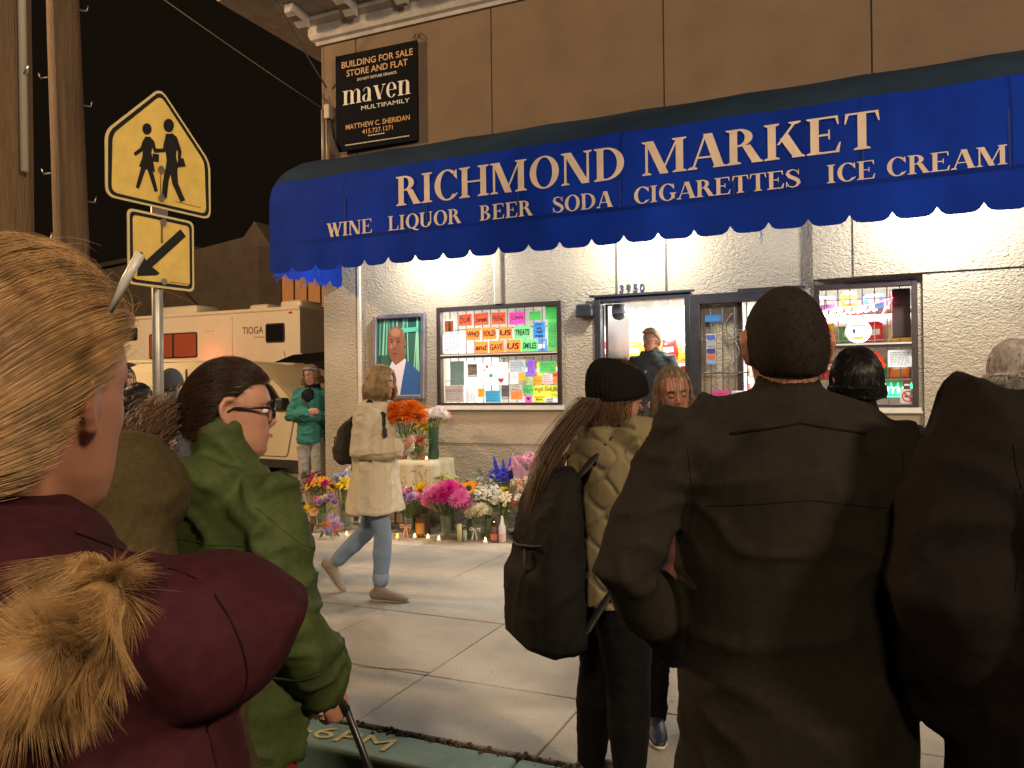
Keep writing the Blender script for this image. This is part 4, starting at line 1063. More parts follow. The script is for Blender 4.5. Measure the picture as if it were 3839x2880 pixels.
def ring_poly(t, outer, inner, y, m, name):
    mb = MB(); n = len(outer)
    v = [(p[0], y, p[1]) for p in outer]+[(p[0], y, p[1]) for p in inner]
    mb.add(v, [(i, (i+1) % n, n+(i+1) % n, n+i) for i in range(n)]); return mb.build(name, m, t)
sgn = empty('school_crossing_sign', (-3.997, -4.382, 0), R(86.4), 'yellow school crossing sign with arrow plate on a steel post', 'road sign')
yel = mat('sign_yellow', (.86, .61, .15), .45, var=.16, vscale=7, detail=8, coat=.2)
edg = mat('sign_edge', (.75, .62, .3), .5); blk = mat('sign_black', (.012, .011, .01), .5)
stl = mat('post_steel', (.42, .41, .37), .42, .55, bump=(40, .15, .004), var=.2, vscale=9)
MB().lathe([(.033, 0), (.033, 3.3)], 16, (0, .045, 0)).build('post', stl, sgn, True)
zb = 2.69
pent = [(-.38, 0), (.38, 0), (.38, .38), (0, .755), (-.38, .38)]
def inset(poly, d):
    c = Vector((0, .33)); return [tuple(c+(Vector(p)-c)*(1-d/Vector((Vector(p)-c)).length)) for p in poly]
P0 = rounded(pent, .06); P1 = rounded(inset(pent, .018), .055); P2 = rounded(inset(pent, .048), .045)
def lift(poly, z): return [(p[0], p[1]+z) for p in poly]
pl = MB().prism(lift(P0, zb), -.003, .003).build('warning_plate', yel, sgn)
ring_poly(pl, lift(P0, zb), lift(P1, zb), -.0045, edg, 'edge_band'); ring_poly(pl, lift(P1, zb), lift(P2, zb), -.0048, blk, 'border')
for k, poly in enumerate(SIGN_POLYS): MB().prism(lift(poly, zb), -.0052-.0003*k, -.0045).build('walker_symbol', blk, pl)
bolt = mat('bolt_zinc', (.5, .47, .42), .35, .9)
rust = mat('rust_streak', (.25, .13, .04), .8)
for z in (.241, .065): MB().lathe([(.022, 0), (.022, .003), (.009, .004), (.009, .012), (0, .013)], 12, (-.012, -.022, zb+z), 'y').build('bolt', bolt, pl)
MB().prism([(-.016, zb+.08), (-.008, zb+.08), (-.009, zb+.23), (-.014, zb+.23)], -.0105, -.0102).build('rust_streak', rust, pl)
MB().box(.1, .3, -.0053, -.005, zb+.062, zb+.067).build('fine_print', mat('fine_print_brown', (.3, .2, .05), .7), pl)
za = 2.195; sq = [(-.24, 0), (.24, 0), (.24, .455), (-.24, .455)]
Q0 = rounded(sq, .04); Q1 = rounded([(-.226, .014), (.226, .014), (.226, .441), (-.226, .441)], .036); Q2 = rounded([(-.206, .034), (.206, .034), (.206, .421), (-.206, .421)], .03)
ap = MB().prism(lift(Q0, za), -.003, .003).build('arrow_plate', yel, sgn)
ring_poly(ap, lift(Q0, za), lift(Q1, za), -.0045, edg, 'edge_band'); ring_poly(ap, lift(Q1, za), lift(Q2, za), -.0048, blk, 'border')
MB().prism(lift([(a, b*.94) for a, b in ARROW], za), -.0055, -.0045).build('arrow_symbol', blk, ap)
for z in (.41, .04): MB().lathe([(.022, 0), (.022, .003), (.009, .004), (.009, .012), (0, .013)], 12, (0.0, -.022, za+z), 'y').build('bolt', bolt, ap)
MB().prism([(-.012, za+.28), (.006, za+.28), (.005, za+.39), (-.008, za+.39)], -.0058, -.0056).build('rust_streak', rust, ap)
MB().box(.05, .2, -.0053, -.005, za+.043, za+.048).build('fine_print', mat('fine_print_brown', (.3, .2, .05), .7), ap)
MB().box(-.05, .05, .0035, .02, 2.62, 2.70).build('bracket', bolt, sgn)

# ------------------------------------------------------------------ utility poles
bark = mat('pole_timber', (.17, .105, .055), .9, bump=(16, .9, .03), var=.4, vscale=3, stretch=(7, 7, .35), detail=8)
def utility_pole(loc, h, r0, r1, tilt, label, pegs, conduit=None, plate=None):
    t = empty('utility_pole', loc, 0, label, 'utility pole', 'timber utility poles')
    t.rotation_euler = (tilt[0], tilt[1], 0)
    mb = MB(); V = []; F = []; n = 20; m = 30
    for i in range(m+1):
        z = h*i/m; r = r0+(r1-r0)*i/m
        for k in range(n):
            a = 2*math.pi*k/n; q = r*(1+.025*math.sin(3*a+z*.7)+.012*math.sin(7*a+z*2.1))
            V.append((q*math.cos(a), q*math.sin(a), z))
    for i in range(m):
        for k in range(n): F.append((i*n+k, i*n+(k+1) % n, (i+1)*n+(k+1) % n, (i+1)*n+k))
    F.append(tuple(m*n+k for k in range(n)))
    mb.add(V, F).build('shaft', bark, t, True)
    for (z, a, L) in pegs:
        r = r0+(r1-r0)*z/h; d = Vector((math.cos(a), math.sin(a), 0))
        MB().tube([d*(r-.03)+Vector((0, 0, z)), d*(r+L)+Vector((0, 0, z-.015)), d*(r+L+.012)+Vector((0, 0, z+.035))], .009, 6).build('step_peg', bolt, t, True)
    if conduit:
        a, z0, z1 = conduit; d = Vector((math.cos(a), math.sin(a), 0))
        MB().tube([d*(r0+.03)+Vector((0, 0, z0)), d*(r1+.035)+Vector((0, 0, z1))], .024, 8).build('conduit', mat('conduit_pale', (.45, .42, .34), .5), t, True)
        for z in (z0+.6, z0+2.2): MB().tube([d*(r0-.05)+Vector((0, 0, z)), d*(r0+.06)+Vector((0, 0, z+.01)), d*(r0+.085)+Vector((0, 0, z+.05))], .012, 6).build('strap', bolt, t, True)
    return t
ra = math.atan2(.409, .913)   # direction that faces right in the view
utility_pole((-4.95, -4.72, -.02), 9, .165, .125, (0, R(-.2)), 'thick timber utility pole with pale conduit beside the street', [(2.55, ra, .12), (5.4, ra, .1)], (ra-.5, 2.95, 8.5))
utility_pole((-6.98, -2.66, -.02), 11, .168, .12, (0, R(-2.3)), 'leaning timber utility pole studded with steel step pegs',
             [(3.45+.95*k, ra, .09) for k in range(6)] + [(3.95+.95*k-.2, ra+math.pi, .10) for k in range(5)])

# overhead wires
def wire(a, b, sag, label, r=.008, splice=None):
    t = empty('overhead_wire', a, 0, label, 'wire', 'overhead wires')
    a = Vector(a); b = Vector(b); P = []
    for i in range(25):
        s = i/24; p = a.lerp(b, s); p.z -= sag*4*s*(1-s); P.append(p-a)
    MB().tube(P, r, 5).build('cable', cbm, t, True)
    if splice is not None:
        p = P[int(24*splice)]; q = P[int(24*splice)+1]; d = (q-p).normalized()
        MB().tube([p, p+d*.16], r*2.6, 6).build('splice', mat('splice_pale', (.8, .75, .65), .5), t)
wire((-7.2, -2.6, 10.2), (-6.0, -.05, 5.25), .35, 'dark service wire running from the pole to the corner of the shop', .009)
wire((-16, -3, 13.5), (-6.05, -.1, 5.0), .3, 'dark service wire with a pale splice reaching the shop corner', .009, .66)
wire((-9.3, 8, 11.5), (-11.6, 30, 9.0), .2, 'thin faint wire hanging across the dark sky above sign', .007)

# ------------------------------------------------------------------ parked vehicles on the side street
cream = mat('van_paint', (.66, .58, .42), .3, coat=.6, var=.03); cream2 = mat('rv_paint', (.74, .66, .54), .4, coat=.3, var=.05, vscale=3)
dkg = mat('vehicle_glass', (.012, .011, .012), .08); tyre = mat('tyre_rubber', (.02, .02, .02), .85); rimm = mat('wheel_rim', (.3, .3, .3), .35, .8)
seam = mat('panel_gap', (.06, .05, .035), .8); trimk = mat('black_trim', (.02, .02, .02), .6); redl = mat('tail_lamp_red', (.5, .02, .02), .25)
def body(prof, w, c, name, m, parent, inset_k=.93):
    """side profile in XZ, extruded to width w with softened edges and tumblehome"""
    n = len(prof); cx = sum(p[0] for p in prof)/n; cz = sum(p[1] for p in prof)/n
    V = []; F = []
    st = [(0, inset_k), (c*.35, (1+inset_k*2)/3+.0), (c, 1.0), (w/2, 1.0), (w-c, 1.0), (w-c*.35, (1+inset_k*2)/3), (w, inset_k)]
    for (y, k) in st:
        for (x, z) in prof:
            tz = max(0, (z-cz))*.10*abs(y-w/2)/(w/2)
            V.append((cx+(x-cx)*(1-(1-k)*.5), y + (tz if y < w/2 else -tz), cz+(z-cz)*(1-(1-k)*.6)))
    for i in range(len(st)-1):
        for k in range(n): F.append((i*n+k, i*n+(k+1) % n, (i+1)*n+(k+1) % n, (i+1)*n+k))
    F.append(tuple(range(n))); F.append(tuple((len(st)-1)*n+k for k in range(n))[::-1])
    o = MB().add(V, F).build(name, m, parent); sharp(o, 35); return o
def wheel(x, y, r, parent):
    g_ = MB().lathe([(r*.62, -.09), (r*.95, -.1), (r, -.07), (r, .07), (r*.95, .1), (r*.62, .09)], 24, (x, y, r), 'y', caps=False).build('wheel', tyre, parent, True)
    MB().lathe([(0, -.06), (r*.2, -.075), (r*.5, -.05), (r*.63, -.085), (r*.63, .085), (0, .06)], 20, (x, y, r), 'y').build('rim', rimm, g_, True)
def panel(poly, y, m, name, parent, r=.05, d=.006): return MB().prism(rounded(poly, r), y-d, y).build(name, m, parent)

van = empty('parked_van', (-9.1, 1.15, .17), 0, 'cream compact panel van parked beyond the street corner', 'van')
van.rotation_euler = (0, R(1.0), 0)
vp = [(-2.05, .30), (-2.1, .55), (-2.1, 1.0), (-2.04, 1.55), (-1.95, 1.76), (-1.7, 1.83), (-.6, 1.86), (.45, 1.84), (.85, 1.74), (1.25, 1.50), (1.62, 1.18), (1.95, 1.05), (2.2, .95), (2.3, .75), (2.3, .42), (2.2, .30)]
body(vp, 1.72, .14, 'body_shell', cream, van)
yv = .045
panel([(.62, 1.12), (1.42, 1.12), (1.08, 1.50), (.74, 1.66), (.62, 1.62)], yv-.045, dkg, 'side_window', van, .04, .03)
panel([(-1.75, .55), (-.55, .55), (-.55, 1.7), (-1.72, 1.66)], yv-.04, cream, 'side_panel', van, .08, .02)
panel([(-.50, .5), (.42, .5), (.42, 1.7), (-.50, 1.72)], yv-.04, cream, 'sliding_door', van, .06, .02)
dr = panel([(.5, .45), (1.42, .45), (1.55, 1.05), (.5, 1.08)], yv-.04, cream, 'front_door', van, .06, .02)
for x in (-.525, .46): MB().box(x-.008, x+.008, -.028, -.006, .45, 1.72).build('panel_gap', seam, van)
for (x, z) in ((.6, 1.0), (-.42, 1.0)): MB().cham(x, x+.2, -.055, -.022, z-.02, z+.03, .012).build('door_handle', trimk, van)
MB().box(-2.0, 2.1, -.02, .02, .28, .40).build('sill_trim', trimk, van)
MB().box(-1.9, .5, .08, .11, 1.835, 1.865).build('roof_rail', cream, van)
MB().cham(1.35, 1.5, -.2, -.04, 1.12, 1.3, .03).build('mirror', trimk, van)
rl = MB().cham(-2.085, -2.0, .62, .9, 1.70, 1.77, .015).build('high_brake_lamp', redl, van); MB().cham(-2.13, -2.06, .03, .14, .85, 1.4, .02).build('tail_lamp', redl, van)
MB().prism([(-2.112, .7), (-2.106, .7), (-2.09, 1.45), (-2.096, 1.45)], .3, 1.4).build('rear_door', cream, van)
for x in (-1.35, 1.55): wheel(x, .11, .31, van); wheel(x, 1.62, .31, van)

suv = empty('parked_car', (-9.3, 3.7, .42), 0, 'black car parked between the cream van and the camper', 'car')
blkp = mat('car_black_paint', (.006, .006, .007), .15, coat=.8)
sp = [(-2.2, .35), (-2.25, .7), (-2.2, 1.0), (-1.7, 1.1), (-.95, 1.52), (-.4, 1.68), (.5, 1.72), (1.3, 1.66), (1.9, 1.4), (2.2, 1.1), (2.25, .6), (2.2, .35)]
body(sp, 1.8, .16, 'body_shell', blkp, suv)
suv.scale = (1.05, 1.0, 1.08)
panel([(-1.2, 1.1), (1.7, 1.12), (1.25, 1.52), (-.4, 1.55), (-.8, 1.4)], .0, dkg, 'side_window', suv, .08, .02)
for x in (-1.4, 1.4): wheel(x, .11, .34, suv); wheel(x, 1.7, .34, suv)
MB().tube([(-.9, .5, 1.55), (-.93, .5, 1.75)], .006, 5).build('aerial', trimk, suv)

rv = empty('camper_van', (-11.35, 6.0, .42), 0, 'cream camper motorhome with rooftop units and a dark square window', 'motorhome')
rp = [(-6.6, 1.95), (-6.75, 2.25), (-6.6, 2.72), (-6.2, 2.98), (0, 2.99), (.0, .95), (-.15, .55), (-4.6, .55), (-4.65, 1.7), (-5.2, 1.86)]
MB().prism(rounded(rp, .07, 3), 0, 2.3).build('coach_body', cream2, rv)
cabp = [(-6.9, .45), (-7.0, .9), (-6.1, 1.12), (-5.6, 1.72), (-4.68, 1.86), (-4.68, .45)]
MB().prism(rounded(cabp, .06, 3), .18, 2.12).build('cab', cream2, rv)
MB().prism(rounded([(-5.95, 1.14), (-5.5, 1.66), (-4.95, 1.7), (-4.95, 1.12)], .05, 3), .155, .175).build('cab_window', dkg, rv)
MB().box(-6.5, .02, -.012, -.001, 2.9, 2.93).build('roof_moulding', mat('moulding', (.5, .44, .35), .5), rv)
def rwin(x0, x1, z0, z1, name, m, split=None):
    f_ = MB().prism(rounded([(x0, z0), (x1, z0), (x1, z1), (x0, z1)], .06, 4), -.02, -.002).build(name, trimk, rv)
    MB().prism(rounded([(x0+.03, z0+.03), (x1-.03, z0+.03), (x1-.03, z1-.03), (x0+.03, z1-.03)], .045, 4), -.026, -.021).build('pane', m, f_)
    if split: MB().box(split-.03, split+.03, -.03, -.027, z0+.03, z1-.03).build('divider', trimk, f_)
amber = mat('curtained_pane', (.22, .05, .025), .3, emit=((1, .18, .06), .10))
rwin(-4.55, -3.0, 1.93, 2.53, 'window', amber, -3.75)
rwin(-.95, -.42, 2.2, 2.63, 'window', dkg)
rwin(-5.75, -4.95, 2.4, 2.72, 'bunk_window', dkg)
put_text('TIOGA', rv, mat('rv_lettering', (.10, .02, .05), .5), (-1.33, -.004, 2.5), w=.6, h=.16, bold=.004)
MB().box(-1.28, -1.0, -.005, -.003, 2.32, 2.355).build('model_script', mat('rv_script', (.5, .4, .2), .5), rv)
MB().cham(-2.75, -2.5, -.02, -.002, 2.52, 2.58, .008).build('vent_cover', cream2, rv)
for (a, b, c, h_) in ((-4.75, -3.55, .5, .26), (-1.9, -1.35, .5, .17), (-.9, -.3, .4, .2)):
    sharp(MB().cham(a, b, c, c+.8, 2.985, 2.985+h_, .07).build('roof_unit', cream2, rv), 50)
MB().box(-4.6, .012, -.008, -.001, 1.55, 1.60).build('belt_moulding', mat('moulding_dark', (.25, .12, .08), .5), rv)
MB().box(-4.6, .012, -.006, -.001, 1.44, 1.47).build('belt_moulding', mat('moulding', (.5, .44, .35), .5), rv)
for x0_, x1_ in ((-2.9, -2.2), (-1.0, -.4)): MB().cham(x0_, x1_, -.014, -.001, .75, 1.3, .006).build('locker_door', cream2, rv)
for x in (-6.1, -5.7, -.3): MB().cham(x, x+.09, -.02, .0, 2.83, 2.87, .008).build('marker_lamp', redl, rv)
MB().cham(-2.0, -1.93, -.018, -.001, .6, 2.86, .006).build('panel_joint', cream2, rv)
for x in (-5.6, -1.5): wheel(x, .2, .38, rv); wheel(x, 2.1, .38, rv)
MB().box(-.05, .06, .1, 2.2, .5, .62).build('rear_bumper', trimk, rv)
# added red lamp, made up to throw a red glow on the camper's flank
tl = empty('added_red_lamp', (-13.9, 5.45, 0.55), 0, 'small red lamp lit between the parked vehicles', 'lamp')
MB().tube([(0, 0, 0), (0, 0, 1.52)], .02, 6).build('added_lamp_stake', trimk, tl)
MB().lathe([(.05, 1.45), (.07, 1.48), (.07, 1.56), (.03, 1.60), (0, 1.6)], 12).build('lens', emit_mat('added_red_lens', (1, .08, .03), 5), tl, True)  # lens of the added red lamp
ld = bpy.data.lights.new('added_red_light', 'POINT'); ld.energy = 9; ld.color = (1, .16, .06); ld.shadow_soft_size = .08
lo = bpy.data.objects.new('added_red_light', ld); COL.objects.link(lo); lo.parent = tl; lo.location = (0, .12, 1.62)

# ------------------------------------------------------------------ dark houses behind
hw = mat('house_wall_dark', (.20, .155, .115), .9, bump=(12, .3, .01), var=.25, vscale=2); hw2 = mat('house_wall_brown', (.13, .10, .08), .9, var=.25, vscale=2)
h1 = empty('gabled_house', (-24, 13, .6), 0, 'dark gabled house rising behind the camper', 'house')
MB().prism([(-8, 0), (6.2, 0), (6.2, 5.3), (5.1, 6.7), (4.6, 6.2), (2.4, 5.95), (-2, 5.6), (-8, 5.2)], 0, 9).build('wall', hw, h1)
MB().prism([(-8.2, 5.2), (2.3, 5.96), (2.3, 6.1), (-8.2, 5.36)], -.2, 9.2).build('roof_edge', hw2, h1)
MB().tube([(.6, -.05, 5.6), (3.5, -.05, 3.2), (5.6, -.05, 2.6)], .02, 5).build('cable', cbm, h1)
MB().box(-3, -1.8, -.06, -.005, 2.6, 4.0).build('window', dkg, h1)
h2 = empty('brown_house', (-16.6, 11.6, .5), 0, 'dark brown house with a warm lit window and garage door', 'house')
MB().box(-.9, 9, 0, 8, 0, 5.6).build('wall', hw2, h2)
wf = MB().box(.05, 2.1, -.08, -.01, 3.45, 4.75).build('window', mat('house_window_frame', (.05, .035, .03), .7), h2)
wl = mat('lit_curtain', (.45, .2, .08), .8, emit=((1, .36, .10), .20), var=.5, vscale=6, stretch=(6, 1, .3))
for k in range(4): MB().box(.12+k*.5, .54+k*.5, -.1, -.082, 3.55, 4.65).build('pane', wl, wf)
MB().box(-.05, 2.2, -.14, -.01, 3.3, 3.44).build('sill', hw, h2)
gd = MB().box(.35, 2.3, -.1, -.01, .0, 3.0).build('garage_door', mat('garage_dark', (.05, .04, .03), .8), h2)
for k in range(6): MB().box(.45, 1.25, -.125, -.102, .35+k*.45, .65+k*.45).build('glazed_panel', mat('garage_pane', (.2, .19, .16), .4), gd)
# house facing the street corner on the far left, only its wall catches light
h3 = empty('corner_house', (-40, 2, .3), 0, 'dark plain house standing at the far end of side street', 'house')
MB().box(-6, 5, 0, 10, 0, 8).build('wall', hw2, h3); MB().box(-1, .6, -.05, -.005, 2, 4).build('window', dkg, h3)
# ------------------------------------------------------------------ flowers
FC = {'magenta': (.62, .02, .26), 'pink': (.75, .17, .42), 'lightpink': (.80, .42, .56), 'yellow': (.80, .58, .01), 'orange': (.78, .17, .01), 'red': (.55, .025, .02), 'white': (.78, .76, .68), 'cream': (.76, .68, .46),
      'purple': (.28, .10, .42), 'lilac': (.48, .30, .58), 'blue': (.05, .055, .62), 'paleblue': (.28, .36, .68), 'peach': (.75, .36, .20), 'lemon': (.75, .72, .25), 'amber': (.80, .36, .01), 'dark': (.12, .04, .04)}
leaf_m = mat('leaf_green', (.07, .14, .035), .55, var=.35, vscale=9, transl=.2)
leaf2 = mat('leaf_pale', (.22, .30, .12), .55, var=.3, vscale=9, transl=.2)
euc_m = mat('eucalyptus_leaf', (.24, .34, .28), .6, var=.2, vscale=9, transl=.15)
stem_m = mat('stem_green', (.10, .17, .05), .6)
eye_d = mat('flower_eye_dark', (.035, .015, .008), .9, bump=(200, .5)); eye_y = mat('flower_eye_yellow', (.6, .42, .03), .9)
def petal_mat(c): return mat('petal_'+c, FC[c], .6, transl=.3, var=.14, vscale=30)
def petal(mb, az, el, L, W, base=.0, cup=.0, z0=.0):
    """a bent four-sided petal from the flower's axis"""
    ca, sa = math.cos(az), math.sin(az)
    rows = [(0, .25, el), (.4, .9, el), (.75, 1.0, el-cup), (1.0, .35, el-cup*2)]
    r = base; z = z0; V = []; px = 0
    for i, (t, w, e) in enumerate(rows):
        if i:
            dl = (t-rows[i-1][0])*L; r += dl*math.cos(e); z += dl*math.sin(e)
        hw = W*w/2
        for s in (-1, 0, 1):
            zz = z + (.18*W if s else 0)*max(0, 1-t)*1.0
            V.append((r*ca - s*hw*sa, r*sa + s*hw*ca, zz))
    F = []
    for i in range(3):
        for j in range(2): F.append((i*3+j, i*3+j+1, i*3+j+4, i*3+j+3))
    mb.add(V, F)
_bl = {}
def bloom_mesh(kind, c, var=0):
    key = (kind, c, var)
    if key in _bl: return _bl[key]
    mb = MB(); rr = random.Random(hash(kind) % 97 + var*13); mats = [petal_mat(c)]
    if kind == 'sunflower':
        for k in range(34): petal(mb, k*2.399, rr.uniform(.05, .35), rr.uniform(.65, .8), .2, .34, .12)
        mats.append(eye_d); mb.cur = 1; mb.lathe([(.46, .0), (.42, .1), (.25, .14), (0, .13)], 14, caps=False)
    elif kind == 'daisy':
        for k in range(18): petal(mb, k*2*math.pi/18+rr.uniform(-.1, .1), rr.uniform(.1, .3), rr.uniform(.75, .9), .26, .18, .1)
        mats.append(eye_y); mb.cur = 1; mb.lathe([(.24, .02), (.18, .12), (0, .15)], 10, caps=False)
    elif kind == 'mum':
        for l in range(5):
            n = (16, 15, 13, 10, 7)[l]
            for k in range(n): petal(mb, (k+.5*(l % 2))*2*math.pi/n+rr.uniform(-.12, .12), -.15+l*.36+rr.uniform(-.1, .1), (1.0, .95, .86, .74, .6)[l], .17, .06, -.12, l*.04)
    elif kind == 'rose':
        for l in range(5):
            n = (6, 5, 5, 4, 3)[l]
            for k in range(n): petal(mb, (k+.4*l)*2*math.pi/n+rr.uniform(-.2, .2), .3+l*.26, (.95, .85, .75, .66, .55)[l], (.95, .8, .66, .5, .36)[l], .1, -.22, l*.02)
    elif kind == 'lily':
        for k in range(6): petal(mb, k*math.pi/3, .75 if k % 2 else .6, 1.2, .42, .03, .38)
        mats.append(eye_y); mb.cur = 1
        for k in range(5): mb.tube([(0, 0, .1), (.2*math.cos(k*1.3), .2*math.sin(k*1.3), .8)], .02, 4)
    elif kind == 'tulip':
        for k in range(6): petal(mb, k*math.pi/3, 1.15, 1.3, .62, .16, -.12 if k % 2 else -.2)
    elif kind == 'spray':
        for k in range(26):
            a = rr.uniform(0, 6.28); e = rr.uniform(.0, 1.5); q = rr.uniform(.5, 1.0); x, y, z = q*math.cos(a)*math.cos(e), q*math.sin(a)*math.cos(e), q*math.sin(e)
            m2 = MB()
            for j in range(5): petal(m2, j*1.257, .4, .17, .14, .01, .1)
            ax = Vector((x, y, z+.3)).normalized(); M = ax.to_track_quat('Z', 'Y').to_matrix()
            mb.add([tuple(M @ Vector(v) + Vector((x, y, z))) for v in m2.v], m2.f)
    elif kind == 'spike':
        for k in range(60):
            t = k/60; a = k*2.4; q = .30*(1-.72*t); z = t*2.8
            m2 = MB()
            for j in range(5): petal(m2, j*1.257, .25, .24*(1-.5*t), .2*(1-.5*t), .01, .1)
            ax = Vector((math.cos(a), math.sin(a), .25)).normalized(); M = ax.to_track_quat('Z', 'Y').to_matrix()
            mb.add([tuple(M @ Vector(v) + Vector((q*math.cos(a), q*math.sin(a), z))) for v in m2.v], m2.f)
    me = mb.mesh('bloom', True, mats, recalc=False)
    _bl[key] = me
    return me
BN = {'sunflower': 'sunflower', 'daisy': 'daisy', 'mum': 'chrysanthemum', 'rose': 'rose', 'lily': 'lily', 'tulip': 'tulip', 'spray': 'blossom_spray', 'spike': 'delphinium_spike'}
glass_v = vase_mat('vase_glass', (.90, .92, .89), .14); glass_g = vase_mat('vase_glass_green', (.20, .40, .28), .3); glass_a = vase_mat('vase_glass_amber', (.80, .52, .30), .25)
water_m = glassy('vase_water', (.90, .94, .88), .99, .05)
def wrap_mesh(r0, r1, h, folds, rr, wob=.16):
    mb = MB(); n = folds*4; V = []; F = []
    for j, t in enumerate((0, .35, .7, 1.0)):
        r = r0+(r1-r0)*t**.8
        for k in range(n):
            a = 2*math.pi*k/n; q = r*(1+wob*t*math.sin(a*folds/2+1)+.1*t*rr.uniform(-1, 1)); V.append((q*math.cos(a), q*math.sin(a), h*t*(1+.12*t*math.sin(a*3+2))))
    for j in range(3):
        for k in range(n): F.append((j*n+k, j*n+(k+1) % n, (j+1)*n+(k+1) % n, (j+1)*n+k))
    return mb.add(V, F).mesh('wrap', False)
def bouquet(x, y, h, spread, blooms, container, label, leaves=14, z0=0.0, leafm=None, tall=.0, seed=None, lean=(0, 0), vase_h=.2, vase_r=.05, up=.55, group='bouquets laid at the memorial'):
    """blooms: list of (kind, colour, count, radius)"""
    rr = random.Random(seed if seed is not None else int(abs(x*917+y*331)))
    t = empty('bouquet', (x, y, z0), rr.uniform(0, 6.28) if False else 0, label, 'flowers', group)
    zc = h-spread*.55
    mouth = Vector((0, 0, min(vase_h, h*.6)))
    if container in ('vase', 'green_vase', 'jar', 'amber_jar'):
        gm = {'vase': glass_v, 'green_vase': glass_g, 'jar': glass_v, 'amber_jar': glass_a}[container]
        pr_ = [(0, .004), (vase_r*.9, .004), (vase_r, .02), (vase_r*.86, vase_h*.5), (vase_r*1.02, vase_h), (vase_r*1.04, vase_h+.004)]
        MB().lathe(pr_, 18, caps=False).build('vase', gm, t, True)
        MB().lathe([(0, .024), (vase_r*.85, .024), (vase_r*.78, vase_h*.5), (vase_r*.8, vase_h*.6), (0, vase_h*.6)], 14, caps=False).build('water', water_m, t, True)
    elif container == 'pot':
        MB().lathe([(0, 0), (vase_r*.7, 0), (vase_r, vase_h), (vase_r*1.08, vase_h), (vase_r*1.08, vase_h*1.08), (vase_r*.95, vase_h*1.08), (0, vase_h)], 16, caps=False).build('pot', mat('pot_brown', (.2, .1, .06), .6), t, True)
    elif container == 'wrap':
        obj('wrap', wrap_mesh(.025, spread*.95, h*.9, 8, rr), glassy('cellophane', (.95, .95, .97), .78, .12), t)
    elif container == 'paper':
        obj('wrap', wrap_mesh(.03, spread*.9, h*.82, 8, rr), mat('wrap_kraft', (.55, .45, .33), .7, transl=.25), t)
    elif container == 'pinkwrap':
        obj('wrap', wrap_mesh(.03, spread*1.15, h, 9, rr, .05), mat('wrap_pink', (.72, .46, .66), .45, transl=.5), t)
    blooms = [(k, c, n if k == 'spike' else max(1, round(n*1.45)), r*1.2) for (k, c, n, r) in blooms]; spread *= 1.14; leaves = round(leaves*1.3)
    st = MB(); lf = MB(); n_all = sum(b[2] for b in blooms); idx = 0
    order = [(k, c, r) for (k, c, n, r) in blooms for _ in range(n)]; rr.shuffle(order)
    for (k, c, r) in order:
        u = (idx+.5)/n_all; a = idx*2.399+rr.uniform(-.3, .3); q = math.sqrt(u)
        d = Vector((math.cos(a)*q, math.sin(a)*q, 0)); idx += 1
        p = Vector((d.x*spread+lean[0]*h, d.y*spread*.8+lean[1]*h, zc+spread*up*math.sqrt(max(0, 1-q*q))+rr.uniform(-.02, .03)))
        ax = Vector((d.x*1.0, d.y*1.0-.55, .75+.3*rr.random())).normalized()
        if k == 'spike': ax = Vector((d.x*.5+lean[0], d.y*.4, 1)).normalized()
        o = obj(BN[k], bloom_mesh(k, c, rr.randint(0, 2)), None, t, p)
        o.rotation_euler = (ax.to_track_quat('Z', 'Y') @ Euler((0, 0, rr.uniform(0, 6.28))).to_quaternion()).to_euler()
        s = r*rr.uniform(.85, 1.15); o.scale = (s, s, s)
        b0 = Vector((d.x*vase_r*.5, d.y*vase_r*.5, .03)); st.tube([b0, mouth+d*vase_r*.6, (mouth+p)/2+d*.02, p-ax*.01], .0035, 5)
    for i in range(leaves):
        a = rr.uniform(0, 6.28); q = rr.uniform(.5, 1.1); L = rr.uniform(.07, .14); e = rr.uniform(-.3, 1.0)
        b = Vector((math.cos(a)*spread*q*.7, math.sin(a)*spread*q*.55, zc+rr.uniform(-.10, .06)+tall*rr.random()))
        d = Vector((math.cos(a)*math.cos(e), math.sin(a)*math.cos(e), math.sin(e))); s_ = d.cross(Vector((0, 0, 1))).normalized()*L*.17; n_ = s_.cross(d).normalized()*L*.05
        m_ = b+d*L*.5
        lf.add([b, m_+s_, b+d*L-Vector((0, 0, L*.15)), m_-s_, m_+n_], [(0, 1, 4), (1, 2, 4), (2, 3, 4), (3, 0, 4)])
    st.build('stems', stem_m, t); 
    if leaves: lf.build('foliage', leafm or leaf_m, t)
    return t

# right hand group in front of the wall
bouquet(-4.40, -.86, .44, .145, [('rose', 'lightpink', 3, .05), ('rose', 'pink', 2, .05), ('tulip', 'red', 2, .045), ('rose', 'lilac', 3, .045), ('rose', 'white', 3, .045)], 'vase', 'roses in pink, lilac, red and white in a vase with peach bow', 22, vase_h=.2, vase_r=.045, tall=.05)
bouquet(-4.37, -.58, .50, .12, [('mum', 'yellow', 5, .055), ('daisy', 'yellow', 4, .05)], 'vase', 'bright yellow chrysanthemums in a clear vase', 10, leafm=leaf2)
bouquet(-4.22, -.42, .57, .12, [('spray', 'lemon', 5, .05), ('tulip', 'cream', 2, .03)], 'vase', 'pale yellow-green sprays standing behind the yellow chrysanthemums', 18, leafm=leaf2, tall=.1)
bouquet(-4.10, -.48, .53, .10, [('rose', 'red', 3, .035), ('mum', 'peach', 4, .035)], 'vase', 'small salmon and red carnations between yellow flowers and sunflowers', 12)
bouquet(-3.98, -.82, .45, .185, [('mum', 'magenta', 6, .075), ('mum', 'pink', 6, .08), ('mum', 'lightpink', 3, .075)], 'vase', 'large magenta and pink dahlias crowded in a tall glass vase', 16, vase_h=.24, vase_r=.06, up=.8)
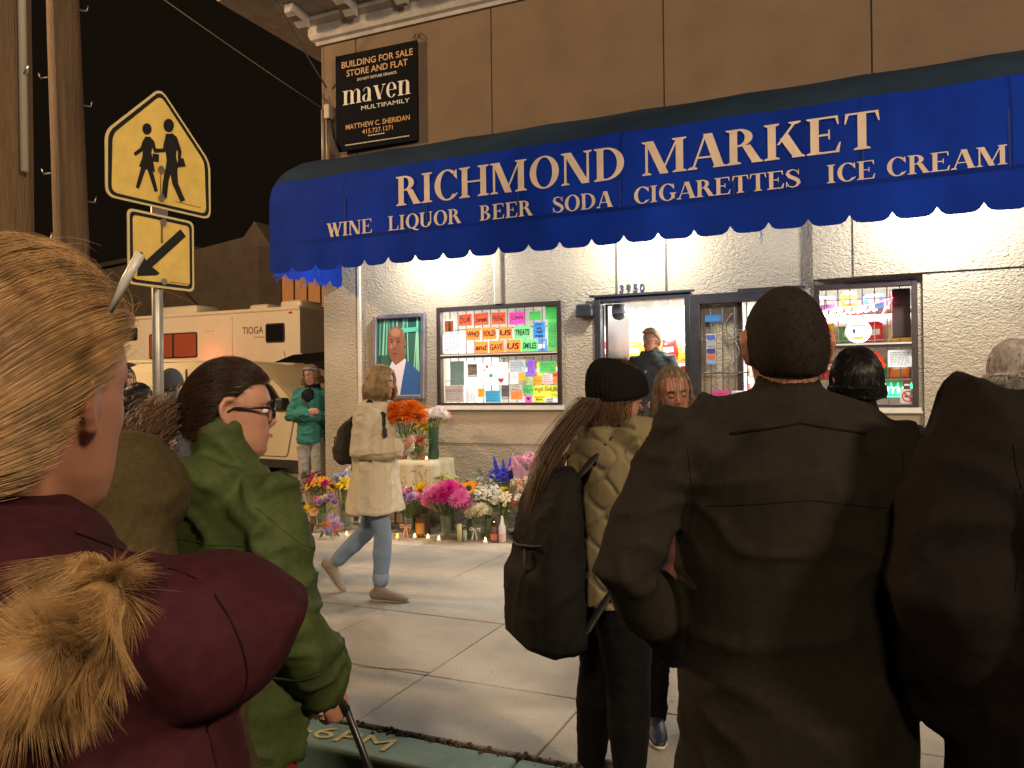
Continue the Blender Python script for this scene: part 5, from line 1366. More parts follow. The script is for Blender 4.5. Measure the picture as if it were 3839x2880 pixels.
bouquet(-3.86, -.52, .52, .15, [('sunflower', 'amber', 5, .062), ('daisy', 'yellow', 3, .04), ('mum', 'dark', 2, .035)], 'vase', 'sunflowers with dark centres behind the magenta dahlias', 12)
bouquet(-3.73, -.40, .55, .14, [('spray', 'white', 2, .03)], 'jar', 'silvery eucalyptus sprigs standing against the wall', 44, leafm=euc_m, tall=.16)
bouquet(-3.62, -.56, .46, .15, [('spray', 'white', 9, .06), ('mum', 'white', 3, .045)], 'vase', 'white hydrangea and baby breath cloud beside the sunflowers', 12)
bouquet(-3.66, -.74, .31, .11, [('mum', 'cream', 7, .055)], 'vase', 'cream chrysanthemums in a low vase tied with white ribbon', 6, vase_h=.16, vase_r=.042)
bouquet(-3.42, -.62, .40, .10, [('tulip', 'cream', 3, .035), ('rose', 'white', 3, .04), ('lily', 'cream', 2, .05)], 'vase', 'cream lily buds and white roses with green leaves', 20, leafm=leaf2)
bouquet(-3.58, -.26, .62, .10, [('spray', 'blue', 11, .06), ('spike', 'blue', 6, .055)], 'vase', 'vivid blue delphinium spikes standing against the wall', 4, up=.4, vase_h=.26)
bouquet(-3.52, -.40, .47, .09, [('daisy', 'yellow', 9, .022)], 'jar', 'tiny yellow button flowers beside the blue delphiniums', 10, leafm=leaf2)
bouquet(-3.26, -.30, .78, .17, [('rose', 'lightpink', 4, .06), ('spray', 'lightpink', 3, .06)], 'pinkwrap', 'pink tissue wrapped bouquet standing tall by the wall', 4)
bouquet(-3.20, -.44, .58, .15, [('spray', 'cream', 9, .05), ('spray', 'peach', 4, .05)], 'paper', 'cream and peach alstroemeria below the pink tissue wrap', 12)
bouquet(-3.16, -.60, .42, .13, [('rose', 'white', 4, .045), ('spray', 'red', 5, .045), ('mum', 'peach', 3, .04)], 'amber_jar', 'red sprays and white carnations in an amber jar with teal ribbon', 12, vase_h=.18)
bouquet(-2.98, -.42, .52, .12, [('mum', 'magenta', 4, .05), ('rose', 'pink', 4, .045)], 'vase', 'hot pink flowers half hidden behind the black backpack', 12)
# left hand group behind the walking woman
bouquet(-5.82, -.62, .56, .14, [('spray', 'dark', 6, .05), ('spray', 'peach', 3, .035)], 'paper', 'dark dried flowers in kraft paper at the building corner', 26, leafm=mat('leaf_dry', (.12, .09, .05), .8))
bouquet(-5.60, -.78, .52, .13, [('sunflower', 'amber', 3, .06), ('rose', 'magenta', 2, .045), ('lily', 'amber', 2, .055)], 'vase', 'sunflower and crimson rose bunch nearest the building corner', 14)
bouquet(-5.44, -.58, .56, .13, [('spray', 'paleblue', 8, .055), ('mum', 'white', 2, .04)], 'vase', 'pale blue hydrangeas left of the walking woman', 8)
bouquet(-5.42, -.36, .66, .10, [('daisy', 'white', 6, .038), ('spray', 'lilac', 3, .045)], 'wrap', 'white daisies in clear cellophane against the wall', 8)
bouquet(-5.28, -.72, .50, .11, [('lily', 'yellow', 5, .065)], 'vase', 'large yellow lilies left of the walking woman', 10)
bouquet(-5.45, -.90, .36, .11, [('rose', 'lilac', 3, .04), ('spray', 'pink', 3, .045), ('tulip', 'lemon', 2, .035)], 'vase', 'lilac roses with pink sprays low at the left', 16)
bouquet(-5.58, -1.0, .24, .09, [('mum', 'yellow', 3, .05), ('daisy', 'peach', 2, .04)], 'pot', 'low yellow chrysanthemums in a brown pot', 8, vase_h=.1, vase_r=.06)
bouquet(-5.06, -.62, .44, .14, [('rose', 'white', 3, .04), ('spray', 'cream', 4, .045), ('mum', 'lilac', 3, .045)], 'vase', 'white and lilac bunch behind the walking woman', 16)
bouquet(-4.80, -.70, .42, .14, [('lily', 'cream', 3, .055), ('rose', 'peach', 3, .045), ('tulip', 'cream', 2, .03)], 'vase', 'cream lilies with long buds in front of the table', 18)
bouquet(-4.62, -.62, .46, .10, [('tulip', 'lightpink', 3, .035), ('lily', 'white', 2, .05)], 'vase', 'pale pink tulip buds in front of the tablecloth', 14)
# bunch lying on the pavement in cellophane
ly = bouquet(-5.38, -1.10, .34, .09, [('spray', 'lilac', 4, .045), ('daisy', 'lilac', 2, .035), ('spray', 'orange', 2, .04)], 'wrap', 'lilac and orange bunch lying on the pavement in cellophane', 8, z0=.085)
ly.rotation_euler = (R(10), R(80), R(-15))

# bottles, jars and candles among the flowers
def bottle(x, y, prof, m, label, name='glass_bottle', band=None, cat='bottle'):
    t = empty(name, (x, y, 0), 0, label, cat)
    MB().lathe(prof, 16).build('vessel', m, t, True)
    if band: MB().lathe([(band[0], band[1]), (band[0], band[2])], 16, caps=False).build('label', band[3], t, True)
    return t
bottle(-3.44, -.80, [(.034, 0), (.037, .02), (.026, .08), (.036, .15), (.03, .21), (.016, .235), (.016, .25)], glassy('bottle_rose', (.75, .5, .45), .85), 'curvy rose glass bottle beside the tall white candle', band=(.037, .03, .09, mat('label_red', (.45, .12, .08), .6)))
bottle(-3.36, -.78, [(.036, 0), (.036, .16), (.018, .2), (.012, .25), (.004, .27)], mat('bottle_white', (.65, .65, .66), .3), 'white tapering bottle with a pink label', band=(.0365, .02, .09, mat('label_pink', (.6, .38, .4), .6)))
bottle(-4.29, -.82, [(.045, 0), (.048, .02), (.048, .17), (.04, .19), (.04, .2)], glass_a, 'amber jar candle with a round gold label', 'jar_candle', (.0485, .04, .15, mat('label_gold', (.6, .28, .06), .5)), 'candle')
bottle(-3.78, -.90, [(.024, 0), (.024, .18), (.02, .182), (0, .178)], mat('wax_yellow', (.6, .55, .28), .5, sss=.3), 'tall yellow pillar candle beside the dahlia vase', 'pillar_candle', cat='candle')
bottle(-3.74, -.86, [(.022, 0), (.022, .11), (.018, .112), (0, .108)], mat('wax_green', (.4, .5, .38), .5, sss=.3), 'short green pillar candle beside the tall yellow one', 'pillar_candle', cat='candle')
# bow ribbons
def bow(x, y, z, m, label, s=1.0):
    t = empty('ribbon_bow', (x, y, z), 0, label, 'ribbon')
    for sg in (-1, 1):
        MB().tube([(0, 0, 0), (sg*.03*s, -.012, .018*s), (sg*.055*s, -.01, .012*s), (sg*.05*s, -.008, -.006*s), (0, -.004, 0)], .006*s, 5).build('loop', m, t, True)
        V = [(0, -.005, 0), (sg*.012*s, -.006, -.002), (sg*.034*s, -.014, -.09*s), (sg*.018*s, -.014, -.095*s)]
        MB().quad(*V).build('tail', m, t)
bow(-4.40, -.915, .115, mat('ribbon_peach', (.75, .38, .26), .6), 'peach ribbon bow tied round the rose vase', 1.2)
bow(-3.66, -.79, .11, mat('ribbon_white', (.75, .73, .68), .6), 'white ribbon bow tied round the low cream vase', 1.1)
bow(-3.16, -.665, .15, mat('ribbon_teal', (.08, .3, .3), .5), 'teal ribbon bow tied round the amber jar', 1.0)

cand_b = mat('tealight_cup', (.75, .72, .65), .5, sss=.2)
flame = emit_mat('tealight_flame', (1.0, .60, .16), 9.0); flame2 = emit_mat('tealight_flame_amber', (1.0, .38, .03), 9.0)
def tealight(x, y, warm, label, z=0.0):
    t = empty('tealight', (x, y, z), 0, label, 'candle', 'tealights in front of the flowers')
    MB().lathe([(.019, 0), (.02, .004), (.019, .018), (.015, .02), (0, .017)], 14).build('cup', cand_b, t, True)
    MB().lathe([(.004, .017), (.0085, .024), (.008, .032), (.004, .041), (0, .047)], 10).build('flame_bulb', flame2 if warm else flame, t, True)
    ld = bpy.data.lights.new('flame_light', 'POINT'); ld.energy = .05; ld.color = (1, .5, .15); ld.shadow_soft_size = .01
    lo = bpy.data.objects.new('flame_light', ld); COL.objects.link(lo); lo.parent = t; lo.location = (0, -.02, .045)
for (x, y, wm) in ((-5.02, -1.09, 1), (-4.83, -1.02, 1), (-4.775, -1.04, 1), (-4.62, -1.0, 0), (-4.44, -1.02, 1), (-4.28, -.94, 0), (-4.13, -.93, 0), (-3.98, -.97, 0), (-3.50, -.88, 0), (-3.22, -.80, 1), (-3.05, -.78, 0)):
    tealight(x, y, wm, 'small electric tealight with glowing amber flame on the pavement')
for v in [o for o in scene.objects if o.name.startswith('tealight')]: v.scale = (1.25, 1.25, 1.35)

# ------------------------------------------------------------------ table with a cloth
tb = empty('folding_table', (-4.66, -.36, 0), 0, 'small folding table standing against the stucco wall', 'table')
MB().cham(-.40, .38, -.24, .24, .735, .765, .01).build('table_top', mat('table_white', (.6, .58, .55), .5), tb)
for sx in (-.35, .33):
    for sy in (-.2, .2): MB().tube([(sx, sy, 0), (sx*.95, sy*.95, .735)], .012, 8).build('leg', gpm, tb, True)
clm = mat('cloth_cream', (.66, .60, .42), .85, transl=.15, var=.06, vscale=6)
cl = empty('tablecloth', (-4.66, -.36, .768), 0, 'cream tablecloth with dark leafy sprigs draped over the table', 'tablecloth')
def drape(u):
    """u along the rim 0..1 -> corner-rounded rectangle point and outward normal"""
    pts = [(-.41, .25), (-.41, -.25), (.39, -.25), (.39, .25)]
    L = [.5, .8, .5, .8]; tot = sum(L); s = u*tot
    for i in range(4):
        if s <= L[i]:
            a = Vector(pts[i]); b = Vector(pts[(i+1) % 4]); d = (b-a).normalized(); return a+d*s, Vector((d.y, -d.x))*-1
        s -= L[i]
    return Vector(pts[0]), Vector((-1, 0))
mb = MB(); n = 140; V = []; F = []; rows = 9
c0 = Vector((-.01, 0))
for j in range(rows):
    for k in range(n):
        p, nn_ = drape(k/n); out = (p-c0).normalized()
        t = j/(rows-1); wv = .042*t**.9*math.sin(k/n*2*math.pi*13+.7*math.sin(k*.13)) + .05*t
        cor = min(1, abs(abs(p.x+.01)-.4)*1+0)
        q = p + out*(.004+wv)
        V.append((q.x, q.y, .004 - t*(.50+.05*math.sin(k/n*2*math.pi*4+.5))))
for j in range(rows-1):
    for k in range(n): F.append((j*n+k, j*n+(k+1) % n, (j+1)*n+(k+1) % n, (j+1)*n+k))
F.append(tuple(range(n)))
mb.add(V, F).build('cloth', clm, cl, True)
sp = MB(); rr = random.Random(21)
for k in range(26):
    x = rr.uniform(-.38, .36); z = rr.uniform(-.45, -.03)
    y0 = -.30-.06*(-z/.5)-.03
    a0 = rr.uniform(0, 6.28)
    for j in range(6):
        a = a0+rr.uniform(-.9, .9)+(3.14 if j % 2 else 0); L = rr.uniform(.014, .026); bx = x+.012*j*math.cos(a0); bz = z+.014*j*math.sin(a0)
        d = (math.cos(a)*L, math.sin(a)*L); w_ = (-math.sin(a)*L*.22, math.cos(a)*L*.22)
        sp.add([(bx, y0, bz), (bx+d[0]*.5+w_[0], y0, bz+d[1]*.5+w_[1]), (bx+d[0], y0, bz+d[1]), (bx+d[0]*.5-w_[0], y0, bz+d[1]*.5-w_[1])], [(0, 1, 2, 3)])
spo = sp.build('leaf_print', mat('cloth_sprig', (.09, .10, .06), .9), cl)
sw_ = spo.modifiers.new('wrap', 'SHRINKWRAP'); sw_.target = [c for c in cl.children if c.name.startswith('cloth')][0]; sw_.wrap_method = 'PROJECT'; sw_.use_project_y = True; sw_.use_project_x = False; sw_.use_project_z = False; sw_.use_negative_direction = True; sw_.use_positive_direction = True; sw_.offset = .003
for (x, y, h, s, bl, c, lb, kw) in (
    (-4.39, -.34, .52, .13, [('mum', 'white', 3, .05), ('mum', 'lightpink', 3, .055), ('rose', 'lemon', 2, .05), ('mum', 'pink', 2, .045), ('spray', 'lilac', 2, .05)], 'green_vase', 'pink, lemon and white chrysanthemums in a tall green vase on the table', dict(vase_h=.34, vase_r=.062)),
    (-4.86, -.38, .50, .14, [('mum', 'white', 4, .055), ('lily', 'white', 2, .055), ('spray', 'purple', 2, .05), ('lily', 'red', 2, .05), ('rose', 'amber', 2, .045), ('spray', 'yellow', 2, .05)], 'vase', 'white, purple, red and amber bouquet on the table', dict(vase_h=.24, vase_r=.05)),
    (-4.58, -.28, .34, .09, [('lily', 'yellow', 3, .055), ('tulip', 'lemon', 2, .04)], 'vase', 'yellow lily bunch at the back of the table', dict(vase_h=.2, vase_r=.04)),
    (-4.44, -.50, .17, .045, [('rose', 'red', 1, .05), ('tulip', 'orange', 2, .02)], 'amber_jar', 'single red rose in a small amber glass on the table', dict(vase_h=.08, vase_r=.03))):
    bouquet(x, y, h, s, bl, c, lb, 12, z0=.775, **kw)
bottle_t = bottle(-4.56, -.46, [(.04, 0), (.055, .03), (.055, .13), (.035, .17), (.04, .19)], glassy('pitcher_glass', (.5, .6, .45), .8), 'round glass pitcher on the memorial table', 'glass_pitcher', cat='pitcher'); bottle_t.location.z = .775
MB().tube([(-.05, 0, .15), (-.085, 0, .12), (-.08, 0, .06), (-.05, 0, .04)], .008, 6).build('handle', mat('pitcher_handle', (.7, .7, .68), .3), bottle_t, True)
bk = empty('wooden_tray', (-4.78, -.48, .775), R(8), 'reddish wooden tray lying on the memorial table', 'tray'); MB().box(-.14, .1, -.06, .06, 0, .012).box(-.14, -.13, -.06, .06, .0121, .035).box(.09, .1, -.06, .06, .0121, .035).box(-.129, .089, -.06, -.05, .0121, .035).build('tray', mat('tray_wood', (.3, .09, .05), .5, var=.2), bk)
tealight(-4.36, -.55, 0, 'small electric tealight with glowing flame on the table corner', z=.775)
# ------------------------------------------------------------------ figure tools
def vnoise(P, seed=0):
    """smooth value noise in -1..1 for an (n,3) array"""
    P = np.asarray(P, float); I = np.floor(P).astype(np.int64); f = P-I; f = f*f*(3-2*f)
    def hsh(i, j, k):
        h = (i*374761393 + j*668265263 + k*2147483647*0 + k*1274126177 + seed*974634777) & 0xffffffff
        h = ((h ^ (h >> 13))*1274126177) & 0xffffffff
        return ((h ^ (h >> 16)) & 0xffff)/32767.5-1
    r = 0
    for a in (0, 1):
        for b in (0, 1):
            for c in (0, 1):
                w = (f[:, 0] if a else 1-f[:, 0])*(f[:, 1] if b else 1-f[:, 1])*(f[:, 2] if c else 1-f[:, 2])
                r = r + w*hsh(I[:, 0]+a, I[:, 1]+b, I[:, 2]+c)
    return r

class Clay:
    """closed shapes that get fused into one skin by a voxel remesh"""
    def __init__(s): s.mb = MB()
    def tube(s, pts, rad, n=14, side=None):
        pts = [Vector(p) for p in pts]; R2 = [(r, r) if not hasattr(r, '__len__') else r for r in rad]
        # rounded ends
        d0 = (pts[0]-pts[1]).normalized(); d1 = (pts[-1]-pts[-2]).normalized()
        P = []; Q = []
        for k, sc in ((.92, .36), (.6, .8)):
            m = max(R2[0]); P.append(pts[0]+d0*m*k); Q.append((R2[0][0]*sc, R2[0][1]*sc))
        P += pts; Q += R2
        for k, sc in ((.6, .8), (.92, .36)):
            m = max(R2[-1]); P.append(pts[-1]+d1*m*k); Q.append((R2[-1][0]*sc, R2[-1][1]*sc))
        t0 = (P[1]-P[0]).normalized(); a = Vector(side) if side is not None else t0.orthogonal()
        V = []; F = []
        for i, p in enumerate(P):
            t = (P[min(i+1, len(P)-1)]-P[max(i-1, 0)]).normalized()
            a = (a-t*a.dot(t)).normalized(); b = t.cross(a)
            for k in range(n):
                w = 2*math.pi*k/n; V.append(p+a*math.cos(w)*Q[i][0]+b*math.sin(w)*Q[i][1])
        for i in range(len(P)-1):
            for k in range(n): F.append((i*n+k, i*n+(k+1) % n, (i+1)*n+(k+1) % n, (i+1)*n+k))
        F.append(tuple(range(n))[::-1]); F.append(tuple((len(P)-1)*n+k for k in range(n)))
        s.mb.add(V, F); return s
    def ell(s, c, r, M=None):
        m = MB().ell((0, 0, 0), r, 18, 12)
        M = M or Matrix.Identity(3)
        s.mb.add([tuple(Vector(c)+M @ Vector(v)) for v in m.v], m.f); return s
    def loft(s, rings, n=28, power=2.3, T=None):
        """rings: (z, rx, ry, cx, cy)"""
        V = []; F = []
        for (z, rx, ry, cx, cy) in rings:
            for k in range(n):
                w = 2*math.pi*k/n; c, q = math.cos(w), math.sin(w)
                p = Vector((cx+rx*math.copysign(abs(c)**(2/power), c), cy+ry*math.copysign(abs(q)**(2/power), q), z))
                V.append(T(p) if T else p)
        m = len(rings)
        for i in range(m-1):
            for k in range(n): F.append((i*n+k, i*n+(k+1) % n, (i+1)*n+(k+1) % n, (i+1)*n+k))
        F.append(tuple(range(n))[::-1]); F.append(tuple((m-1)*n+k for k in range(n)))
        s.mb.add(V, F); return s
    def box(s, x0, x1, y0, y1, z0, z1, c, M=None):
        m = MB().cham(x0, x1, y0, y1, z0, z1, c); M = M or Matrix.Identity(4)
        s.mb.add([tuple(M @ Vector(v)) for v in m.v], m.f); return s
    def mesh(s, voxel=.012, smooth=3, disp=None):
        me = s.mb.mesh('clay')
        ob = bpy.data.objects.new('clay', me)
        r = ob.modifiers.new('r', 'REMESH'); r.mode = 'VOXEL'; r.voxel_size = voxel; r.adaptivity = 0
        if smooth:
            q = ob.modifiers.new('s', 'SMOOTH'); q.factor = .5; q.iterations = smooth
        nm = evaluated(ob); bpy.data.meshes.remove(me)
        if disp:
            n = len(nm.vertices); co = np.empty(n*3); no = np.empty(n*3)
            nm.vertices.foreach_get('co', co); nm.vertices.foreach_get('normal', no) if False else None
            no = np.empty(n*3); nm.vertex_normals.foreach_get('vector', no)
            co = co.reshape(-1, 3); no = no.reshape(-1, 3)
            co = co + no*disp(co)[:, None]
            nm.vertices.foreach_set('co', co.ravel())
        nm.polygons.foreach_set('use_smooth', [True]*len(nm.polygons)); nm.update()
        return nm

def folds(amp=.007, sc=(7, 7, 13), seed=0, fine=.3):
    def f(P):
        w = np.stack([vnoise(P*4+9, seed+1), vnoise(P*4+21, seed+2), vnoise(P*4+33, seed+3)], 1)*.35
        a = vnoise(P*np.array(sc)+w*3, seed); b = vnoise(P*np.array(sc)*2.1+w*4+5, seed+5)
        r1 = np.clip(1-np.abs(a)*1.7, 0, 1)**2.2; r2 = np.clip(1-np.abs(b)*1.7, 0, 1)**2
        return amp*(r1*1.1 + r2*2.0*fine + .7*vnoise(P*3.1, seed+8) - .45)
    return f

_HZ = [-1, -.93, -.8, -.6, -.45, -.3, -.05, .1, .25, .5, .75, .9, .97, 1]
_HW = [.012, .030, .043, .056, .061, .066, .073, .075, .077, .075, .06, .038, .02, .002]
_HF = [.055, .074, .084, .086, .088, .087, .087, .085, .092, .086, .060, .033, .014, .002]
_HB = [.020, .004, -.012, -.045, -.068, -.085, -.100, -.104, -.106, -.100, -.080, -.052, -.03, -.004]
def head_shape(t, th):
    """point of the head at height t (-1 chin .. 1 crown), angle th from straight ahead"""
    w = np.interp(t, _HZ, _HW); f = np.interp(t, _HZ, _HF); b = np.interp(t, _HZ, _HB)
    cy = (f+b)/2; hd = (f-b)/2
    c, s = math.cos(th), math.sin(th); pw = 2/2.25
    x = w*math.copysign(abs(s)**pw, s); y = cy+hd*math.copysign(abs(c)**pw, c)
    g = lambda u, m, k: math.exp(-((u-m)/k)**2)
    at = abs(th)
    nose = np.interp(t, [-.36, -.30, -.22, -.12, .08, .2], [0, .013, .026, .022, .008, 0])*g(th, 0, .17+.06*max(0, -.1-t)*3)
    sock = -.010*g(at, .40, .20)*g(t, .06, .10)
    lip = .0045*g(at, 0, .26)*(g(t, -.46, .05)+g(t, -.57, .05)) - .003*g(at, 0, .26)*g(t, -.515, .022)
    brow = .004*g(at, .38, .3)*g(t, .22, .07); cheek = .004*g(at, .62, .25)*g(t, -.12, .16); chin = .005*g(at, 0, .3)*g(t, -.85, .1)
    d = nose+sock+lip+brow+cheek+chin
    return Vector((x+d*s, y+d*c, t*.118))

class Person:
    def __init__(s, loc, heading, H, label, head=(0, 0, 0), J=None, lean=(0, 0), w=1.0, d=1.0, hoff=(0, 0, 0), group=None, hs=1.0):
        s.root = empty('person', loc, R(heading), label, 'person', group)
        k = H/1.75; s.root.scale = (k, k, k); s.w = w; s.d = d; s.lean = lean
        s.J = dict(hipL=(-.09, 0, .92), kneL=(-.10, .025, .50), ankL=(-.10, -.02, .085), hipR=(.09, 0, .92), kneR=(.10, .025, .50), ankR=(.10, -.02, .085),
                   shL=(-.175*w, -.01, 1.405), elL=(-.225*w-.02, -.035, 1.13), wrL=(-.235*w-.01, .05, .88), shR=(.175*w, -.01, 1.405), elR=(.225*w+.02, -.035, 1.13), wrR=(.235*w+.01, .05, .88))
        if J: s.J.update(J)
        c = s.T(Vector((0, .025, 1.632))) + Vector(hoff)
        yaw, pitch, roll = head
        s.hm = Matrix.Translation(c) @ Matrix.Rotation(R(yaw), 4, 'Z') @ Matrix.Rotation(R(pitch), 4, 'X') @ Matrix.Rotation(R(roll), 4, 'Y') @ Matrix.Scale(hs, 4)
        s.hc = c
    def T(s, p):
        p = Vector(p); h = max(0, p.z-.92)
        return Vector((p.x+s.lean[0]*h, p.y+s.lean[1]*h, p.z))
    def j(s, n):
        p = Vector(s.J[n]); return s.T(p) if n[:2] in ('sh',) else p
    def arm_pts(s, sd):
        sh, el, wr = s.j('sh'+sd), s.j('el'+sd), s.j('wr'+sd); inn_ = s.T(Vector((.07 if sd == 'R' else -.07, -.01, 1.395)))
        return inn_, sh, el, wr
    def put(s, name, me, m, parent=None): return obj(name, me, m, parent or s.root)
    def hand(s, C, wr, fwd, palm, curl=.5, sd='R', k=1.0):
        f = Vector(fwd).normalized(); n = Vector(palm); n = (n-f*n.dot(f)).normalized(); u = f.cross(n)*(1 if sd == 'R' else -1)
        wr = Vector(wr)
        C.tube([wr-f*.02, wr+f*.03*k, wr+f*.075*k, wr+f*.092*k], [(.027*k, .02*k), (.034*k, .017*k), (.041*k, .015*k), (.036*k, .012*k)], 12, side=u)
        for i, (o, L) in enumerate(((-.030, .068), (-.0105, .078), (.0095, .073), (.029, .058))):
            p = wr+f*.088*k+u*o*k; a = 0; P = [p-f*.015]; q = p
            for sg in (.45, .32, .25):
                a += curl*(.5+.25*i*.2); dr = f*math.cos(a)+n*math.sin(a); q = q+dr*L*sg*k; P.append(q)
            C.tube(P, [.0088*k, .0086*k, .008*k, .0068*k], 8)
        p = wr+f*.025*k-u*.026*k; P = [p, p-u*.022*k+f*.022*k+n*.012*k, p-u*.030*k+f*.050*k+n*.024*k*(.5+curl), p-u*.026*k+f*.072*k+n*.034*k*(.5+curl)]
        C.tube(P, [.013*k, .0115*k, .010*k, .008*k], 8)
    def body(s, skin, voxel=.008, hands=None, bare=0):
        C = Clay(); w, d = s.w, s.d
        n = 34; V = []; F = []
        TS = [-1, -.97, -.93, -.87, -.8, -.72, -.65, -.6, -.56, -.515, -.47, -.42, -.36, -.3, -.24, -.18, -.1, -.02, .06, .14, .22, .3, .42, .55, .68, .8, .9, .96, 1]
        for t in TS:
            for k in range(n):
                th = 2*math.pi*k/n
                if th > math.pi: th -= 2*math.pi
                V.append(tuple(s.hm @ head_shape(t, th)))
        m = len(TS)
        for i in range(m-1):
            for k in range(n): F.append((i*n+k, i*n+(k+1) % n, (i+1)*n+(k+1) % n, (i+1)*n+k))
        F.append(tuple(range(n))[::-1]); F.append(tuple((m-1)*n+k for k in range(n)))
        C.mb.add(V, F)
        M3 = s.hm.to_3x3()
        for sg in (-1, 1):   # ears: rim, lobe, hollow left by the rim
            rim = [(sg*.070, .010, .022), (sg*.082, -.002, .034), (sg*.090, -.020, .034), (sg*.092, -.032, .015), (sg*.088, -.028, -.008), (sg*.079, -.014, -.028), (sg*.071, -.002, -.030)]
            C.tube([s.hm @ Vector(p) for p in rim], [.006, .0065, .0068, .0068, .0065, .008, .006], 8)
            C.ell(s.hm @ Vector((sg*.077, -.012, .003)), (.006, .02, .028), M3 @ Matrix.Rotation(sg*.35, 3, 'Z'))
        nb = s.T(Vector((0, -.015, 1.44))); hb = s.hm @ Vector((0, -.03, -.045))
        C.tube([nb, nb.lerp(hb, .4), hb], [(.066*w, .062), (.054, .056), (.056, .060)], 16, side=(1, 0, 0))
        C.loft([(z, rx*w*.86, ry*d*.86, 0, cy) for (z, rx, ry, cy) in ((.84, .15, .105, 0), (.95, .165, .115, 0), (1.08, .14, .1, 0), (1.22, .15, .105, 0), (1.33, .165, .11, 0), (1.40, .155, .1, -.01), (1.45, .09, .075, -.012))], T=s.T)
        for sd in 'LR':
            i_, sh, el, wr = s.arm_pts(sd)
            C.tube([i_, sh, sh.lerp(el, .5), el, el.lerp(wr, .35), wr], [.05, .052, .046, .04, .042, .027], 12)
            hd = (hands or {}).get(sd)
            f = (wr-el).normalized()
            if hd: s.hand(C, wr, hd[0] or f, hd[1], hd[2], sd)
            else: s.hand(C, wr, f, Vector((-1 if sd == 'R' else 1, 0, 0)), .35, sd)
            hp, kn, an = s.j('hip'+sd), s.j('kne'+sd), s.j('ank'+sd)
            C.tube([hp, hp.lerp(kn, .5), kn, kn.lerp(an, .35), an], [.082*w, .068, .052, .05, .034], 12)
        me = C.mesh(voxel, 2); s.b = s.put('body', me, skin); return s.b
    def face(s, iris=(.08, .05, .03), brow=(.06, .04, .03), lips=(.35, .12, .09), eyes=True):
        wm = mat('eye_white', (.7, .68, .65), .3)
        for sg in (-1, 1):
            if not eyes:
                lid = MB().tube([s.hm @ Vector(p_) for p_ in ((sg*.018, .0875, .003), (sg*.031, .0885, .0), (sg*.044, .081, .003))], [.0012, .0022, .0012], 6).mesh('eyelashes', True); s.put('eyelashes', lid, mat('lash_dark', (.03, .02, .015), .8))
            e = MB().ell((0, 0, 0), (.0115, .0115, .0115), 12, 8).mesh('eye', True); o = s.put('eye', e, wm if eyes else s.b.data.materials[0]); o.matrix_local = s.hm @ Matrix.Translation((sg*.0315, .0735, .007))
            if not eyes: o.scale = (1.05, 1.05, 1.05)
            i_ = MB().lathe([(0, .0128), (.0055, .0116), (.0058, .0105)], 12, axis='y', caps=False).mesh('iris', True); q = None if not eyes else obj('iris', i_, mat('iris_%d' % int(iris[0]*1000), iris, .2), o)
            P = [(sg*.014, .0935, .026), (sg*.03, .092, .031), (sg*.046, .083, .027)]
            b = MB().tube([s.hm @ Vector(p) for p in P], [.003, .004, .002], 6).mesh('eyebrow', True); s.put('eyebrow', b, mat('brow_%d' % int(brow[0]*1000), brow, .9))
        l = MB().tube([s.hm @ Vector(p) for p in ((-.022, .086, -.061), (-.008, .0945, -.0585), (.008, .0945, -.0585), (.022, .086, -.061))], [.002, .0045, .0045, .002], 8).mesh('lips', True)
        s.put('lips', l, mat('lips_%d' % int(lips[0]*1000), lips, .5))
    def jacket(s, m, infl=.025, hem=.74, voxel=.012, fold=None, collar=.0, name='jacket', arms='LR', cuff=True, hood=None, flare=.0, extra=None, sleeve=1.0, smooth=3, disp=None, arm_r=None):
        C = Clay(); w, d = s.w, s.d
        base = [(.70, .178, .122, 0), (.80, .176, .122, 0), (.92, .174, .122, 0), (1.05, .162, .116, 0), (1.18, .168, .12, 0), (1.30, .182, .125, 0), (1.375, .182, .118, -.006), (1.42, .150, .10, -.01), (1.455, .098, .082, -.01), (1.49, .074, .072, -.006)]
        rings = []
        for (z, rx, ry, cy) in base:
            fl = flare*max(0, 1.0-z)
            if z >= hem: rings.append((z, rx*w+infl+fl, ry*d+infl+fl, 0, cy))
        if hem < .70: rings = [(hem, rings[0][1]+flare*(.70-hem), rings[0][2]+flare*(.70-hem), 0, 0)]+rings
        elif rings[0][0] > hem+.02: rings = [(hem, rings[0][1]-.004, rings[0][2]-.004, 0, 0)]+rings
        C.loft(rings, T=s.T)
        for sd in arms:
            i_, sh, el, wr = s.arm_pts(sd); e = wr if sleeve == 1.0 else el.lerp(wr, sleeve)
            a = arm_r or (.062, .066, .056, .05, .05, .04)
            up = Vector((0, 0, .012))
            C.tube([i_, sh+up*.3, sh.lerp(el, .45), el, el.lerp(e, .4), e-(e-el).normalized()*.012], [x+infl*.8 for x in a], 14)
        if collar:
            nb = s.T(Vector((0, -.012, 1.46))); tp = nb+Vector((s.lean[0]*.1, s.lean[1]*.1+.012, .05+collar))
            C.tube([nb, nb.lerp(tp, .6), tp], [(.082+infl*.5, .078+infl*.5), (.078, .076), (.073, .073)], 18, side=(1, 0, 0))
        if extra: extra(C, s)
        me = C.mesh(voxel, smooth, disp or fold)
        s.jk = s.put(name, me, m); return s.jk
